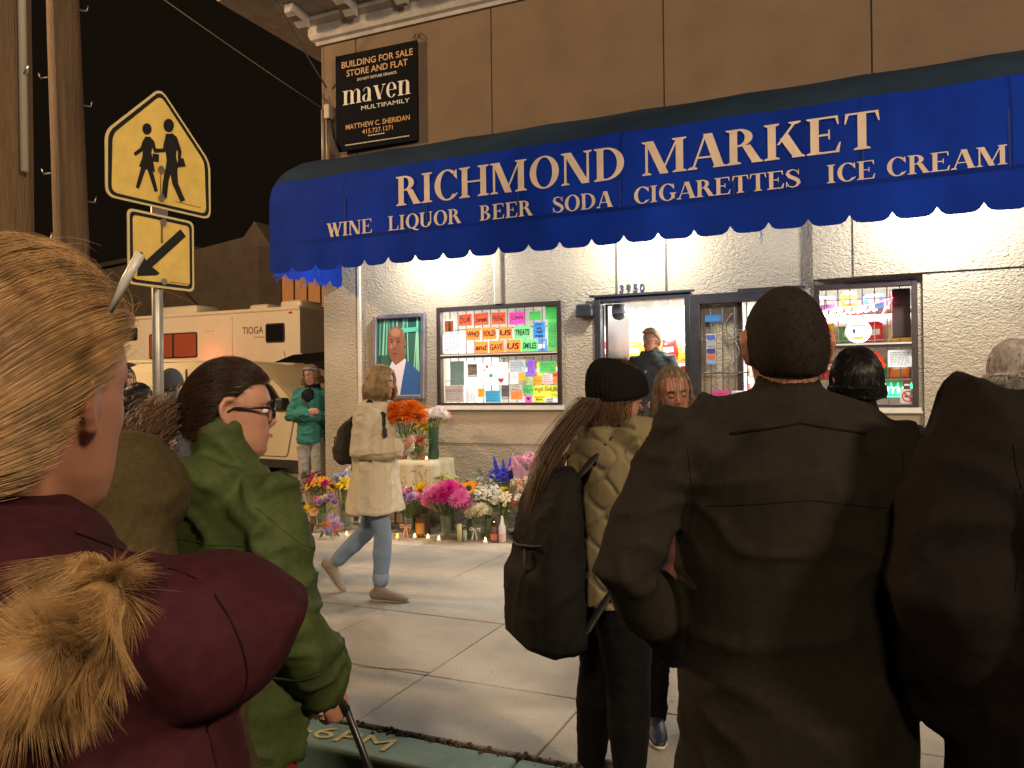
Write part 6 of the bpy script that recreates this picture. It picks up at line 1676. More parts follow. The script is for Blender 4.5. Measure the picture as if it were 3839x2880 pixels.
    def trousers(s, m, infl=.015, fold=None, voxel=.012, top=.96, ankle=.0, shape=None):
        C = Clay(); w, d = s.w, s.d
        C.loft([(.80, .13*w+infl, .10*d+infl, 0, 0), (.86, .165*w+infl, .115*d+infl, 0, 0), (.93, .168*w+infl, .115*d+infl, 0, 0), (top+.03, .150*w+infl, .105*d+infl, 0, 0)])
        q = shape or (.088, .078, .06, .058, .046)
        for sd in 'LR':
            hp, kn, an = s.j('hip'+sd), s.j('kne'+sd), s.j('ank'+sd); e = an.lerp(kn, ankle)
            C.tube([hp, hp.lerp(kn, .45), kn, kn.lerp(e, .4), e], [q[0]*w+infl, q[1]*w+infl, q[2]+infl, q[3]+infl, q[4]+infl], 14)
        return s.put('trousers', C.mesh(voxel, 3, fold), m)
    def shoes(s, m, sole=None, yaw=(0, 0), pitch=(0, 0)):
        sm = sole or mat('shoe_sole', (.35, .33, .3), .7)
        for i, sd in enumerate('LR'):
            an = s.j('ank'+sd); C = Clay()
            M = Matrix.Translation(an) @ Matrix.Rotation(R(yaw[i]), 4, 'Z') @ Matrix.Rotation(R(pitch[i]), 4, 'X')
            P = lambda *p: M @ Vector(p)
            C.tube([P(0, -.045, -.035), P(0, .02, -.03), P(0, .09, -.045), P(0, .155, -.055), P(0, .19, -.06)], [(.038, .045), (.042, .05), (.046, .036), (.045, .026), (.034, .018)], 14, side=M.to_3x3() @ Vector((1, 0, 0)))
            C.tube([P(0, -.012, .035), P(0, -.005, -.02)], [.042, .044], 12)
            o = s.put('shoe', C.mesh(.007, 3), m)
            C = Clay(); C.tube([P(0, -.055, -.077), P(0, .02, -.077), P(0, .1, -.077), P(0, .17, -.077), P(0, .205, -.074)], [(.036, .011), (.037, .011), (.044, .011), (.043, .011), (.03, .009)], 14, side=M.to_3x3() @ Vector((1, 0, 0)))
            s.put('sole', C.mesh(.006, 1), sm, o)
    def seam(s, pts, m, r=.0009, name='seam', ray=(0, 1, 0)):
        """stitched seam laid on the jacket: points are cast on to the cloth along ray"""
        from mathutils.bvhtree import BVHTree
        if getattr(s, '_bv', None) is None or s._bvo is not s.jk.data:
            me = s.jk.data; s._bv = BVHTree.FromPolygons([v.co[:] for v in me.vertices], [p_.vertices[:] for p_ in me.polygons]); s._bvo = me
        d = Vector(ray); P = []
        n_ = 26
        Q = [Vector(q) for q in pts]; seg = [(Q[i+1]-Q[i]).length for i in range(len(Q)-1)]; tot = sum(seg)
        for i in range(n_+1):
            u = i/n_*tot; j = 0
            while j < len(seg)-1 and u > seg[j]: u -= seg[j]; j += 1
            q = Q[j].lerp(Q[j+1], min(1, u/seg[j])); h, nn2, _, _ = s._bv.ray_cast(q-d*1.5, d)
            if h: P.append(h+nn2*.0002)
        if len(P) > 2: return s.put(name, MB().tube(P, r, 5).mesh(name, True), m, s.jk)
    # hair ------------------------------------------------------------
    E = (.084, .112, .126)
    def hairline(s, d, lift=0.0):
        y = d[..., 1]; return d[..., 2]-np.interp(y, [-1, -.42, -.2, .02, .15, .5, 1], [-.62, -.55, -.02, .14, .26, .50, .58])-lift
    def cap(s, m, name='hair', thick=1.02, lift=0.0, amp=.012, seed=1, E=None, n=56, rows=34, low=None, voxel=None):
        """skull cap of hair, sunk under the skin outside the hairline"""
        E = E or s.E; V = []; F = []
        for i in range(rows+1):
            ph = -math.pi/2+math.pi*i/rows
            for k in range(n):
                a = 2*math.pi*k/n; V.append((math.cos(ph)*math.cos(a), math.cos(ph)*math.sin(a), math.sin(ph)))
        D = np.array(V); h = s.hairline(D, lift); q = 1/(1+np.exp(-h/.035)); r = .70+(thick-.70)*q
        r = r+q*amp*vnoise(D*np.array([9, 4, 4]), seed)
        P = D*np.array(E)*r[:, None]+np.array([0, -.006, .004])
        for i in range(rows):
            for k in range(n): F.append((i*n+k, i*n+(k+1) % n, (i+1)*n+(k+1) % n, (i+1)*n+k))
        me = MB().add([tuple(s.hm @ Vector(p)) for p in P], F).mesh(name, True)
        s.cp = s.put(name, me, m); return s.cp
    def strands(s, name, polys, m, r=.0012, parent=None, local=True, tip=.3):
        """many thin three-sided hairs in one mesh"""
        V = []; F = []; M = np.array(s.hm) if local else np.eye(4)
        for P in polys:
            P = np.asarray(P); k = len(P); t = np.gradient(P, axis=0); t /= np.linalg.norm(t, axis=1)[:, None]+1e-9
            a = np.cross(t, np.array([.31, .2, .93])); a /= np.linalg.norm(a, axis=1)[:, None]+1e-9; b = np.cross(t, a)
            w = r*(1-(1-tip)*np.linspace(0, 1, k)**1.5)[:, None]; o = len(V)*3
            ring = np.stack([P+a*w, P+(-.5*a+.866*b)*w, P+(-.5*a-.866*b)*w], 1).reshape(-1, 3); V.append(ring)
        allv = []; base = 0
        for ring in V:
            k = len(ring)//3
            for i in range(k-1):
                for q in range(3): F.append((base+i*3+q, base+i*3+(q+1) % 3, base+(i+1)*3+(q+1) % 3, base+(i+1)*3+q))
            base += len(ring); allv.append(ring)
        A = np.concatenate(allv); A = np.c_[A, np.ones(len(A))] @ M.T
        me = bpy.data.meshes.new(name); me.from_pydata(A[:, :3].tolist(), [], F); me.polygons.foreach_set('use_smooth', [True]*len(F)); me.update()
        return s.put(name, me, m, parent)
    def roots(s, n, lift=0.0, seed=3, flt=None):
        g = np.random.default_rng(seed); out = []
        while len(out) < n:
            d = g.normal(size=(4000, 3)); d /= np.linalg.norm(d, axis=1)[:, None]
            ok = s.hairline(d, lift) > 0
            if flt is not None: ok &= flt(d)
            out += list(d[ok])
        return np.array(out[:n]), g
    def pulled(s, m, gather, n=1500, r=.0012, thick=1.03, seed=3, lift=0.0, name='hair_strands', k=10, puff=.03, flt=None):
        """hair drawn back over the skull to one gathering point"""
        D, g = s.roots(n, lift, seed, flt); G = np.array(gather, float); gd = G/np.array(s.E); gd /= np.linalg.norm(gd); polys = []
        for d in D:
            om = math.acos(max(-1, min(1, float(d @ gd)))); t = np.linspace(0, 1, k)[:, None]
            p = (np.sin((1-t)*om)*d+np.sin(t*om)*gd)/max(1e-3, math.sin(om))
            lift_ = thick+puff*np.sin(math.pi*t)*g.uniform(.2, 1)+g.normal()*.006
            polys.append(p*np.array(s.E)*lift_+np.array([0, -.006, .004])+g.normal(size=3)*.002)
        return s.strands(name, polys, m, r, tip=.7)
    def hang(s, m, length=.3, n=1500, r=.0013, thick=1.05, seed=5, name='hair_strands', flare=.02, part=0.0, inward=.0, wave=.006, face_gap=.55, k=14, ymax=.55):
        """hair falling from a parting: follows the skull, then hangs straight down"""
        g = np.random.default_rng(seed); polys = []; E = np.array(s.E)
        while len(polys) < n:
            az = g.uniform(-math.pi, math.pi)   # 0 = front
            if abs(az) < face_gap and g.random() < .97: continue
            y0 = g.uniform(-.75, ymax); top = np.array([part+.04*g.normal(), y0, math.sqrt(max(.02, 1-y0*y0))]); top /= np.linalg.norm(top)
            eq = np.array([math.sin(az), math.cos(az), -.05]); eq /= np.linalg.norm(eq)
            P = []; om = math.acos(max(-1, min(1, float(top @ eq)))); th = thick+g.normal()*.012
            for t in np.linspace(0, 1, k//2):
                P.append((np.sin((1-t)*om)*top+np.sin(t*om)*eq)/max(1e-3, math.sin(om))*E*(th+.03*math.sin(math.pi*t)))
            q = P[-1].copy(); L = length*g.uniform(.85, 1.05); ph = g.uniform(0, 6.28)
            for i in range(1, k-k//2+1):
                t = i/(k-k//2); o = eq*np.array([1, 1, 0])
                P.append(q+o*(flare*math.sin(t*2.2)-inward*t*t)+np.array([wave*math.sin(t*6+ph), wave*math.cos(t*5+ph), -L*t]))
            polys.append(np.array(P)+np.array([0, -.006, .004]))
        return s.strands(name, polys, m, r, tip=.5)
    def beanie(s, m, E=(.098, .122, .13), z0=-.012, slouch=(0, 0, 0), cuff=True, tilt=0.25):
        C = Clay(); V = MB().ell((0, 0, 0), E, 26, 18)
        P = []
        for v in V.v:
            v = Vector(v); lim = z0+tilt*v.y
            if v.z < lim: v.z = lim+(v.z-lim)*.05
            v += Vector(slouch)*max(0, v.z/E[2])**2
            P.append(tuple(s.hm @ (v+Vector((0, -.008, .012)))))
        C.mb.add(P, V.f)
        rib = lambda Q: .0022*np.sin(np.arctan2(Q[:, 1]-s.hc.y, Q[:, 0]-s.hc.x)*46)+.004*vnoise(Q*14, 4)
        return s.put('beanie', C.mesh(.007, 3, rib), m)
    def glasses(s, m, lens=None):
        P = lambda *p: s.hm @ Vector(p)
        mb = MB()
        for sg in (-1, 1):
            c = (sg*.033, .098, .006); ring_ = []
            for i in range(17):
                a = i/16*2*math.pi; ring_.append(P(c[0]+.025*math.copysign(abs(math.cos(a))**.7, math.cos(a)), c[1]-.012*abs(c[0]+.025*math.cos(a))*6*.15, c[2]+.018*math.copysign(abs(math.sin(a))**.7, math.sin(a))))
            mb.tube(ring_, .0028, 6, False)
            mb.tube([P(sg*.058, .094, .012), P(sg*.076, .075, .014), P(sg*.082, .0, .012), P(sg*.082, -.018, .0)], .0034, 6)
        mb.tube([P(-.009, .099, .008), P(0, .102, .012), P(.009, .099, .008)], .0026, 6)
        o = s.put('glasses', mb.mesh('glasses', True), m)
        gl = MB()
        for sg in (-1, 1): gl.quad(P(sg*.033-.022, .097, -.010), P(sg*.033+.022, .097, -.010), P(sg*.033+.022, .097, .022), P(sg*.033-.022, .097, .022))
        s.put('lens', gl.mesh('lens'), glassy('spectacle_lens', (.97, .98, .98), .995), o)
        return o

def hair_mat(name, c, var=.5, rough=.42):
    m = mat(name, c, rough, var=var, vscale=26, stretch=(1, 1, 1), spec=.35); return m
def cloth(name, c, rough=.85, bump=(300, .35, .003), var=.26, vscale=70, detail=8.0, sheen=.0, wrinkle=.3, **kw):
    kw.setdefault('spec', .12); m = mat(name, c, rough, bump=bump, var=max(var, .22) if max(c) < .15 else min(var, .10), vscale=vscale if vscale > 20 else 70, detail=detail, **kw)
    if 'wrk' not in m:
        m['wrk'] = 1; nt = m.node_tree; N = nt.nodes; L = nt.links; b = N['Principled BSDF']; tc = [n for n in N if n.type == 'TEX_COORD'][0]
        nz = N.new('ShaderNodeTexNoise'); nz.noise_type = 'RIDGED_MULTIFRACTAL'; nz.inputs['Scale'].default_value = 5.5; nz.inputs['Detail'].default_value = 3; nz.inputs['Distortion'].default_value = .6
        L.new(tc.outputs['Object'], nz.inputs['Vector'])
        bp = N.new('ShaderNodeBump'); bp.inputs['Strength'].default_value = wrinkle; bp.inputs['Distance'].default_value = .02
        L.new(nz.outputs['Fac'], bp.inputs['Height'])
        old = [n for n in N if n.type == 'BUMP' and n.name != bp.name][0]
        L.new(bp.outputs['Normal'], old.inputs['Normal'])
    if sheen: m.node_tree.nodes['Principled BSDF'].inputs['Sheen Weight'].default_value = sheen
    return m
skin_a = mat('skin_fair', (.50, .25, .17), .5, sss=.25, bump=(260, .12, .002), var=.12, vscale=18)
skin_b = mat('skin_warm', (.42, .19, .12), .5, sss=.25, bump=(260, .12, .002), var=.12, vscale=18)
skin_c = mat('skin_ruddy', (.50, .22, .15), .5, sss=.25, bump=(260, .12, .002), var=.14, vscale=16)
shoe_k = mat('shoe_black', (.015, .015, .016), .5); jean_k = cloth('trouser_black', (.012, .012, .014), .8)
# ------------------------------------------------------------------ people
STREET = -.15
def backpack(p, m, w, d, h, z0, y0, name='backpack', label=None, cordm=None, taper=.8, M=None):
    """a soft pack on the figure's back, its own thing riding at the shoulders"""
    M = M or Matrix.Identity(4); kk = p.root.scale[0]
    t = empty(name, p.root.location, p.root.rotation_euler.z, label, 'backpack'); t.scale = p.root.scale
    C = Clay()
    C.loft([(z0, w*.40, d*.42, 0, y0-d*.45), (z0+.03, w*.5, d*.52, 0, y0-d*.5), (z0+h*.35, w*.5, d*.55, 0, y0-d*.52), (z0+h*.7, w*.47, d*.46, 0, y0-d*.44), (z0+h*.92, w*.40, d*.32, 0, y0-d*.3), (z0+h, w*.26, d*.18, 0, y0-d*.2)], power=2.9)
    C.loft([(z0+.04, w*.40, d*.2, 0, y0-d*.92), (z0+h*.42, w*.40, d*.2, 0, y0-d*.92), (z0+h*.5, w*.34, d*.12, 0, y0-d*.86)], power=3)
    obj('pack_body', C.mesh(.011, 3, folds(.007, (6, 6, 8), 4)), m, t)
    st = cordm or mat('strap_black', (.012, .012, .012), .7)
    for sg in (-1, 1):
        P = [(sg*w*.28, y0-.02, z0+h*.98), (sg*.11, -.02, 1.505), (sg*.125, .11, 1.40), (sg*.15, .14, 1.22), (sg*.17, .05, 1.05), (sg*w*.42, y0-.02, z0+.1)]
        C = Clay(); C.tube([p.T(Vector(q)) for q in P], [(.03, .009)]*6, 10, side=(1, 0, 0)); obj('strap', C.mesh(.008, 2), st, t)
    MB().tube([(-w*.46, y0-d*.55, z0+h*.62), (-w*.3, y0-d*.98, z0+h*.60), (0, y0-d*1.04, z0+h*.58), (w*.3, y0-d*.98, z0+h*.60), (w*.46, y0-d*.55, z0+h*.62)], .006, 6).build('zip', st, t, True)
    MB().tube([(-.03, y0-.05, z0+h*.98), (-.02, y0-.03, z0+h*1.05), (.02, y0-.03, z0+h*1.05), (.03, y0-.05, z0+h*.98)], .008, 6).build('grab_loop', st, t, True)
    MB().tube([(w*.2, y0-d*1.05, z0+h*.58), (w*.22, y0-d*1.08, z0+h*.5), (w*.21, y0-d*1.06, z0+h*.40)], .005, 6).build('zip_cord', st, t, True)
    return t

# 1 person with blonde hair and fur-trimmed burgundy jacket, closest to the lens
p = Person((-.792, -7.484, STREET), -5, 1.815, 'person with swept-back blonde hair in burgundy jacket with fur-trimmed hood', head=(18, -3, 0), w=1.0, hs=1.06, hoff=(0, 0, .0))
p.body(skin_b, .006)
p.face((.06, .08, .1), (.2, .13, .06))
blonde = hair_mat('hair_blonde', (.52, .33, .155), .55, .38)
p.E = (.094, .126, .140); p.cap(hair_mat('hair_blonde_base', (.36, .22, .10), .45), thick=1.015, amp=.02)
p.pulled(blonde, (-.02, -.13, -.075), 15000, .00022, 1.03, puff=.045, k=12)
g_ = np.random.default_rng(8); P_ = []
for i in range(2500):   # loose tail falling behind the collar
    a = g_.uniform(0, 6.28); q = g_.uniform(0, .035); P_.append(np.array([[-.02+q*math.cos(a)*s_, -.125-.02*t_+q*math.sin(a)*.6*s_, -.07-.22*t_] for t_, s_ in zip(np.linspace(0, 1, 8), (.6, 1, 1.3, 1.4, 1.4, 1.2, 1.1, .9))])+g_.normal(size=3)*.004)
p.strands('hair_tail', P_, blonde, .0003, p.cp)
P_ = []
for i in range(70):   # flyaways
    d = g_.normal(size=3); d[2] = abs(d[2]); d /= np.linalg.norm(d)
    if p.hairline(d[None])[0] < .1: continue
    b = d*np.array(p.E)*1.06; o = np.cross(d, g_.normal(size=3))*.035; P_.append(np.array([b+o*t+d*(.012*math.sin(t*2.6)) for t in np.linspace(0, 1, 6)]))
p.strands('flyaway_hair', P_, blonde, .0002, p.cp)
burg = cloth('jacket_burgundy', (.040, .009, .013), .8, (90, .2, .003))
def hood_roll(C, s):
    C.ell((.03, -.075, 1.475), (.20, .115, .075)); C.ell((.0, -.03, 1.50), (.15, .12, .06)); C.ell((.215, -.03, 1.44), (.075, .085, .07)); C.ell((.262, .015, 1.445), (.072, .085, .062)); C.ell((-.18, -.05, 1.44), (.09, .09, .07))
p.jacket(burg, .042, .72, voxel=.009, fold=folds(.009, (5, 5, 9), 3), extra=hood_roll, arm_r=(.07, .072, .062, .058, .056, .048))
stb = mat('stitch_burgundy', (.012, .003, .005), .8, spec=.1)
p.seam([(1, -.02, 1.52), (1, -.0, 1.42), (1, .0, 1.2)], stb, ray=(-1, 0, 0))
fur_path = [Vector(v) for v in ((.235, -.070, 1.505), (.272, -.082, 1.49), (.285, -.10, 1.47), (.275, -.125, 1.462), (.255, -.155, 1.452), (.22, -.19, 1.44), (.12, -.235, 1.43), (-.02, -.25, 1.43), (-.16, -.225, 1.44), (-.24, -.15, 1.47), (-.24, -.06, 1.50))]
C = Clay(); C.tube(fur_path, [.014, .02, .022, .022, .022, .022, .022, .022, .022, .018, .014], 12); fur_m = hair_mat('fur_tan', (.42, .25, .10), .6, .55)
fb = p.put('hood_trim', C.mesh(.008, 2), hair_mat('fur_base', (.26, .15, .06), .5))
n_ = 24000; L_ = len(fur_path); FPa = np.array([list(v) for v in fur_path])
u = np.where(np.arange(n_) < 20500, g_.uniform(0, 7.4, n_), g_.uniform(0, L_-1.01, n_)); j_ = u.astype(int); f_ = (u-j_)[:, None]
c_ = FPa[j_]*(1-f_)+FPa[j_+1]*f_; t_ = FPa[j_+1]-FPa[j_]; t_ /= np.linalg.norm(t_, axis=1)[:, None]
d_ = g_.normal(size=(n_, 3)); d_ -= t_*(d_*t_).sum(1)[:, None]; d_ /= np.linalg.norm(d_, axis=1)[:, None]
key = c_*42+d_*1.4; cl_ = np.stack([vnoise(key+9*k_, k_) for k_ in range(3)], 1)
drift = d_*.55+cl_*1.2+t_*.4+np.array([0, -.15, -.5]); drift /= np.linalg.norm(drift, axis=1)[:, None]
Ls = g_.uniform(.016, .036, n_)[:, None]; b_ = c_+d_*.019; curl = np.cross(drift, cl_+.2)*1.1
tt = np.linspace(0, 1, 6)
P_ = np.stack([b_+drift*Ls*t+curl*Ls*t*t+np.array([0, 0, -.010])*t*t for t in tt], 1)
p.strands('fur', P_, fur_m, .00021, fb, local=False, tip=.15)
p.trousers(jean_k); p.shoes(shoe_k)
# sunglasses pushed up on the hair: pale temple arm
sgm = mat('sunglass_white', (.5, .48, .42), .35)
q = MB().tube([Vector(v) for v in ((.190, -.014, 1.706), (.202, -.008, 1.732), (.211, .0, 1.755))], [.0022, .0038, .0042], 8).mesh('temple_arm', True)
so = empty('sunglasses', p.root.location, p.root.rotation_euler.z, 'sunglasses with pale arms pushed up into blonde hair', 'sunglasses'); so.scale = p.root.scale
obj('temple_arm', q, sgm, so)
#obj('temple_arm', MB().tube([p.hm @ Vector(v) for v in ((-.098, .045, .070), (-.112, .080, .115), (-.118, .10, .143))], [.0035, .006, .0065], 8).mesh('temple_arm', True), sgm, so)
#obj('lens_frame', MB().tube([p.hm @ Vector(v) for v in ((-.118, .10, .143), (-.06, .115, .15), (0, .118, .152), (.06, .115, .15), (.118, .10, .143))], .006, 8).mesh('lens_frame', True), trimk, so)

# 2 person with an olive hood up
p = Person((-1.32, -6.90, STREET), 5, 1.60, 'person with olive brown hood pulled up behind burgundy jacket', head=(-10, -8, 0))
p.body(skin_b); olive = cloth('jacket_olive', (.060, .043, .018), .85, (220, .3, .002))
def hood_up(C, s):
    C.ell(s.hm @ Vector((0, -.022, .004)), (.128, .135, .142)); C.tube([s.hc+Vector((0, -.05, -.08)), Vector((0, -.05, 1.42))], [(.13, .115), (.17, .13)], 18, side=(1, 0, 0))
p.jacket(olive, .04, .70, extra=hood_up, fold=folds(.006, (6, 6, 7), 12)); p.trousers(jean_k); p.shoes(shoe_k)

# 3 person in a green jacket with glasses and a cane
p = Person((-1.475, -6.475, STREET), -4, 1.765, 'person in bright green jacket with dark bun and black glasses, leaning on cane', head=(-40, -2, 0), w=.92,
           J=dict(elR=(.215, -.01, 1.14), wrR=(.215, .12, .955), elL=(-.23, -.04, 1.13), wrL=(-.2, .08, .92)))
p.body(skin_a, .006, hands={'R': (Vector((0, .45, -.9)), Vector((-1, .3, 0)), 1.1)}); p.face((.05, .03, .02), (.04, .025, .02))
brun = hair_mat('hair_dark_brown', (.045, .022, .013), .45, .36); p.cap(hair_mat('hair_dark_base', (.022, .012, .008), .4), thick=1.03, amp=.012)
p.pulled(brun, (-.01, -.125, -.02), 9000, .0003, 1.04, puff=.035)
P_ = []; curly = hair_mat('hair_curl_brown', (.13, .065, .03), .6, .4)
for i in range(1300):   # curly tail hanging at the nape
    a0 = g_.uniform(0, 6.28); rr_ = g_.uniform(.004, .012); ax_ = np.array([-.015, -.14, .0])+g_.normal(size=3)*np.array([.026, .022, .02]); L = g_.uniform(.12, .24); tw = g_.uniform(2.5, 5)
    dr_ = np.array([-.05+g_.normal()*.2, -.40+g_.normal()*.2, -1])
    P_.append(np.array([ax_+dr_*L*t+rr_*(.4+t)*np.array([math.cos(a0+tw*6.28*t), math.sin(a0+tw*6.28*t), .3*math.sin(a0*2+tw*6*t)])+np.array([0, -.045*math.sin(t*3.1), 0]) for t in np.linspace(0, 1, 22)]))
p.strands('curly_tail', P_, curly, .0007, p.cp, tip=.5)
p.glasses(mat('glasses_black', (.01, .01, .01), .25))
P_ = []
for i in range(120):
    d = g_.normal(size=3); d /= np.linalg.norm(d)
    if p.hairline(d[None])[0] < -.03: continue
    b = d*np.array(p.E)*1.05; o = np.cross(d, g_.normal(size=3))*.04; P_.append(np.array([b+o*t+d*(.016*math.sin(t*2.6)) for t in np.linspace(0, 1, 6)]))
p.strands('flyaway_hair', P_, brun, .00018, p.cp)
grn = cloth('jacket_green', (.054, .074, .024), .62, (260, .2, .002), var=.12, wrinkle=.45)
p.jacket(grn, .026, .79, voxel=.009, collar=.045, fold=folds(.016, (5, 5, 8), 31, .5), arm_r=(.068, .07, .06, .056, .056, .046), extra=lambda C, s: (C.ell((0, -.085, 1.46), (.12, .075, .07))))
stg = mat('stitch_green', (.025, .045, .010), .8, spec=.1)
p.seam([(-.17, -1, 1.33), (0, -1, 1.345), (.17, -1, 1.33)], stg); p.seam([(-.09, -1, 1.33), (-.105, -1, 1.1), (-.11, -1, .83)], stg); p.seam([(.09, -1, 1.33), (.105, -1, 1.1), (.11, -1, .83)], stg); p.seam([(-.2, -1, .825), (.2, -1, .825)], stg)
p.seam([(1, -.09, 1.42), (1, -.02, 1.33), (1, .05, 1.30)], stg, ray=(-1, 0, 0)); p.seam([(1, -.08, 1.0), (1, .12, 1.06)], stg, .003, ray=(-1, 0, 0))
p.trousers(cloth('trouser_maroon', (.22, .025, .022), .8), .02, folds(.006, (8, 8, 12), 7)); p.shoes(shoe_k)
k_ = p.root.scale[0]
hw_ = p.root.matrix_basis @ Vector((.235, .17, .875))
cn = empty('walking_cane', (hw_.x+.10, hw_.y+.34, STREET), 0, 'slim black walking cane held beside the green jacket', 'cane')
tp = hw_-cn.location
MB().tube([(0, 0, 0), tp*.5, tp], [.0085, .0095, .0095], 8).build('shaft', mat('cane_black', (.012, .012, .012), .35), cn, True)
MB().tube([tp, tp+Vector((-.005, -.02, .03)), tp+Vector((-.012, -.06, .035)), tp+Vector((-.02, -.1, .03))], .011, 8).build('handle', trimk, cn, True)
MB().lathe([(.014, 0), (.014, .03), (.009, .04)], 10).build('rubber_tip', mat('cane_tip', (.3, .3, .3), .6), cn)

# 4-6 people across the pavement, beyond the sign post
p = Person((-5.516, -2.93, 0), 24, 1.73, 'person in dark grey beanie standing beyond the sign post', J={})
p.body(skin_b); p.cap(brun); p.beanie(cloth('beanie_grey', (.055, .06, .07), .9, (300, .5, .002)), (.098, .12, .135), -.02); p.jacket(cloth('jacket_slate', (.10, .10, .12), .8), .03, .74, collar=.03, fold=folds(.006, seed=2)); p.trousers(jean_k); p.shoes(shoe_k)
p = Person((-6.02, -3.03, 0), -66, 1.77, 'person with dark hair in black coat seen in profile by cream van', head=(0, 2, 0))
p.body(skin_a); p.face(); p.cap(brun, amp=.03, thick=1.08); p.hang(brun, .06, 900, .0014, 1.08, flare=.01, face_gap=.9); p.jacket(cloth('coat_black', (.012, .012, .014), .8), .035, .55, collar=.04, fold=folds(.006, seed=5)); p.trousers(jean_k); p.shoes(shoe_k)
p = Person((-5.296, -3.48, 0), -48, 1.60, 'person with glossy black bob and black puffer coat beside sign post', head=(-6, -14, 0), J=dict(elR=(.22, .08, 1.14), wrR=(.09, .22, 1.22)))
p.body(skin_a); p.face(); bl_ = hair_mat('hair_black', (.012, .010, .010), .3, .28); p.cap(bl_, thick=1.08); p.hang(bl_, .10, 1600, .0014, 1.10, flare=.015, wave=.002, face_gap=.8); p.jacket(cloth('coat_black', (.012, .012, .014), .8), .05, .62, collar=.05, fold=folds(.01, (4, 4, 12), 6)); p.trousers(jean_k); p.shoes(shoe_k)

# 7 person with folded arms at the building corner
p = Person((-6.46, .20, .05), 192, 1.80, 'person with folded arms in teal jacket leaning at building corner', head=(-10, -6, 4),
           J=dict(elR=(.27, .06, 1.12), wrR=(-.02, .215, 1.19), elL=(-.27, .06, 1.13), wrL=(.05, .175, 1.15), ankL=(-.12, .10, .085), kneL=(-.11, .09, .5)))
p.body(skin_c, .006, hands={'R': (Vector((-1, .0, .12)), Vector((0, -1, 0)), .5), 'L': (Vector((1, .05, .0)), Vector((0, -1, 0)), .5)}); p.face((.05, .06, .08), (.14, .09, .06))
gb = hair_mat('hair_grey_brown', (.22, .15, .10), .5); p.cap(gb, thick=1.14, amp=.05); p.hang(gb, .10, 1300, .0013, 1.12, flare=.03, wave=.014, face_gap=1.1, ymax=.4)
p.put('headband', MB().tube([p.hm @ Vector((.092*math.sin(a), .094*math.cos(a)-.006, .072+.03*math.cos(a))) for a in [i/24*2*math.pi for i in range(25)]], .011, 8).mesh('headband', True), cloth('headband_grey', (.25, .25, .27), .9))
p.jacket(cloth('jacket_teal', (.035, .17, .145), .6, (40, .15, .006)), .03, .80, collar=.03, fold=folds(.012, (6, 6, 12), 44))
p.put('scarf', Clay().tube([p.T(Vector((0, -.01, 1.42))), p.T(Vector((0, .0, 1.475)))], [(.125, .12), (.10, .10)], 18).ell((0, .125, 1.38), (.085, .045, .10)).mesh(.011, 3, folds(.01, (9, 9, 16), 9)), cloth('scarf_black', (.012, .012, .014), .95))
p.trousers(cloth('trouser_grey', (.30, .29, .27), .85), .025, folds(.010, (6, 6, 9), 15)); p.shoes(shoe_k)
sbg = empty('shoulder_bag', p.root.location, p.root.rotation_euler.z, 'black shoulder bag worn across the teal jacket', 'bag'); sbg.scale = p.root.scale
obj('strap', Clay().tube([(.12, -.10, 1.46), (.10, .02, 1.475), (.04, .155, 1.34), (-.10, .17, 1.12), (-.22, .06, .95)], [(.024, .007)]*5, 10).mesh(.007, 2), trimk, sbg)
obj('pouch', Clay().box(-.34, -.22, -.06, .14, .78, .98, .03).mesh(.01, 2), trimk, sbg)

# 8 person walking past with an orange bouquet
p = Person((-3.36, -3.02, 0), -80, 1.71, 'person walking past flowers in long cream coat and blue jeans', head=(0, -4, 0), lean=(0, .05), w=.92,
           J=dict(hipR=(.085, .01, .90), kneR=(.085, .10, .49), ankR=(.085, .075, .085), hipL=(-.085, -.01, .90), kneL=(-.09, -.10, .50), ankL=(-.09, -.40, .21),
                  elR=(.22, -.02, 1.13), wrR=(.10, .215, 1.15), elL=(-.20, .02, 1.13), wrL=(-.04, .24, 1.17)))
p.body(skin_a, .006, hands={'R': (Vector((-.5, .8, .2)), Vector((-.6, -.3, .7)), 1.1), 'L': (Vector((.6, .75, .2)), Vector((.5, -.4, .7)), 1.1)}); p.face((.06, .06, .05), (.2, .14, .09))
sb_ = hair_mat('hair_sandy', (.34, .23, .12), .5); p.cap(sb_, thick=1.08, amp=.03); p.hang(sb_, .13, 2000, .0013, 1.10, flare=.02, inward=.02, wave=.004, face_gap=.7)
coat = cloth('coat_cream', (.52, .44, .32), .9, (160, .3, .003), sheen=.2)
p.jacket(coat, .035, .66, voxel=.009, flare=.16, collar=.04, fold=folds(.012, (6, 6, 6), 23, .4), arm_r=(.062, .066, .058, .056, .056, .05))
def denim(P): return .006*vnoise(P*np.array([9, 9, 14]), 2)+.003*vnoise(P*22, 3)
jn = cloth('jeans_pale_blue', (.17, .235, .33), .85, (400, .3, .001), var=.25, vscale=7); p.trousers(jn, .010, denim, ankle=.16)
p.put('jeans_cuff', Clay().tube([Vector((.085, .078, .165)), Vector((.085, .080, .205))], [.064, .062], 16).mesh(.007, 2), cloth('jeans_cuff_blue', (.24, .31, .40), .85))
p.shoes(cloth('shoe_taupe', (.24, .195, .16), .8, (120, .3, .003)), mat('sole_taupe', (.36, .31, .26), .7), pitch=(-48, 0))
backpack(p, cloth('backpack_brown_black', (.045, .036, .028), .8), .28, .15, .34, 1.02, -.14, label='small dark backpack on the back of the cream coat')
bq = bouquet(-3.13, -2.96, .34, .125, [('mum', 'orange', 8, .06), ('lily', 'orange', 3, .06)], 'none', 'orange chrysanthemum bouquet carried by the person in the cream coat', 18, z0=1.05, vase_h=.12, vase_r=.03, group=None)

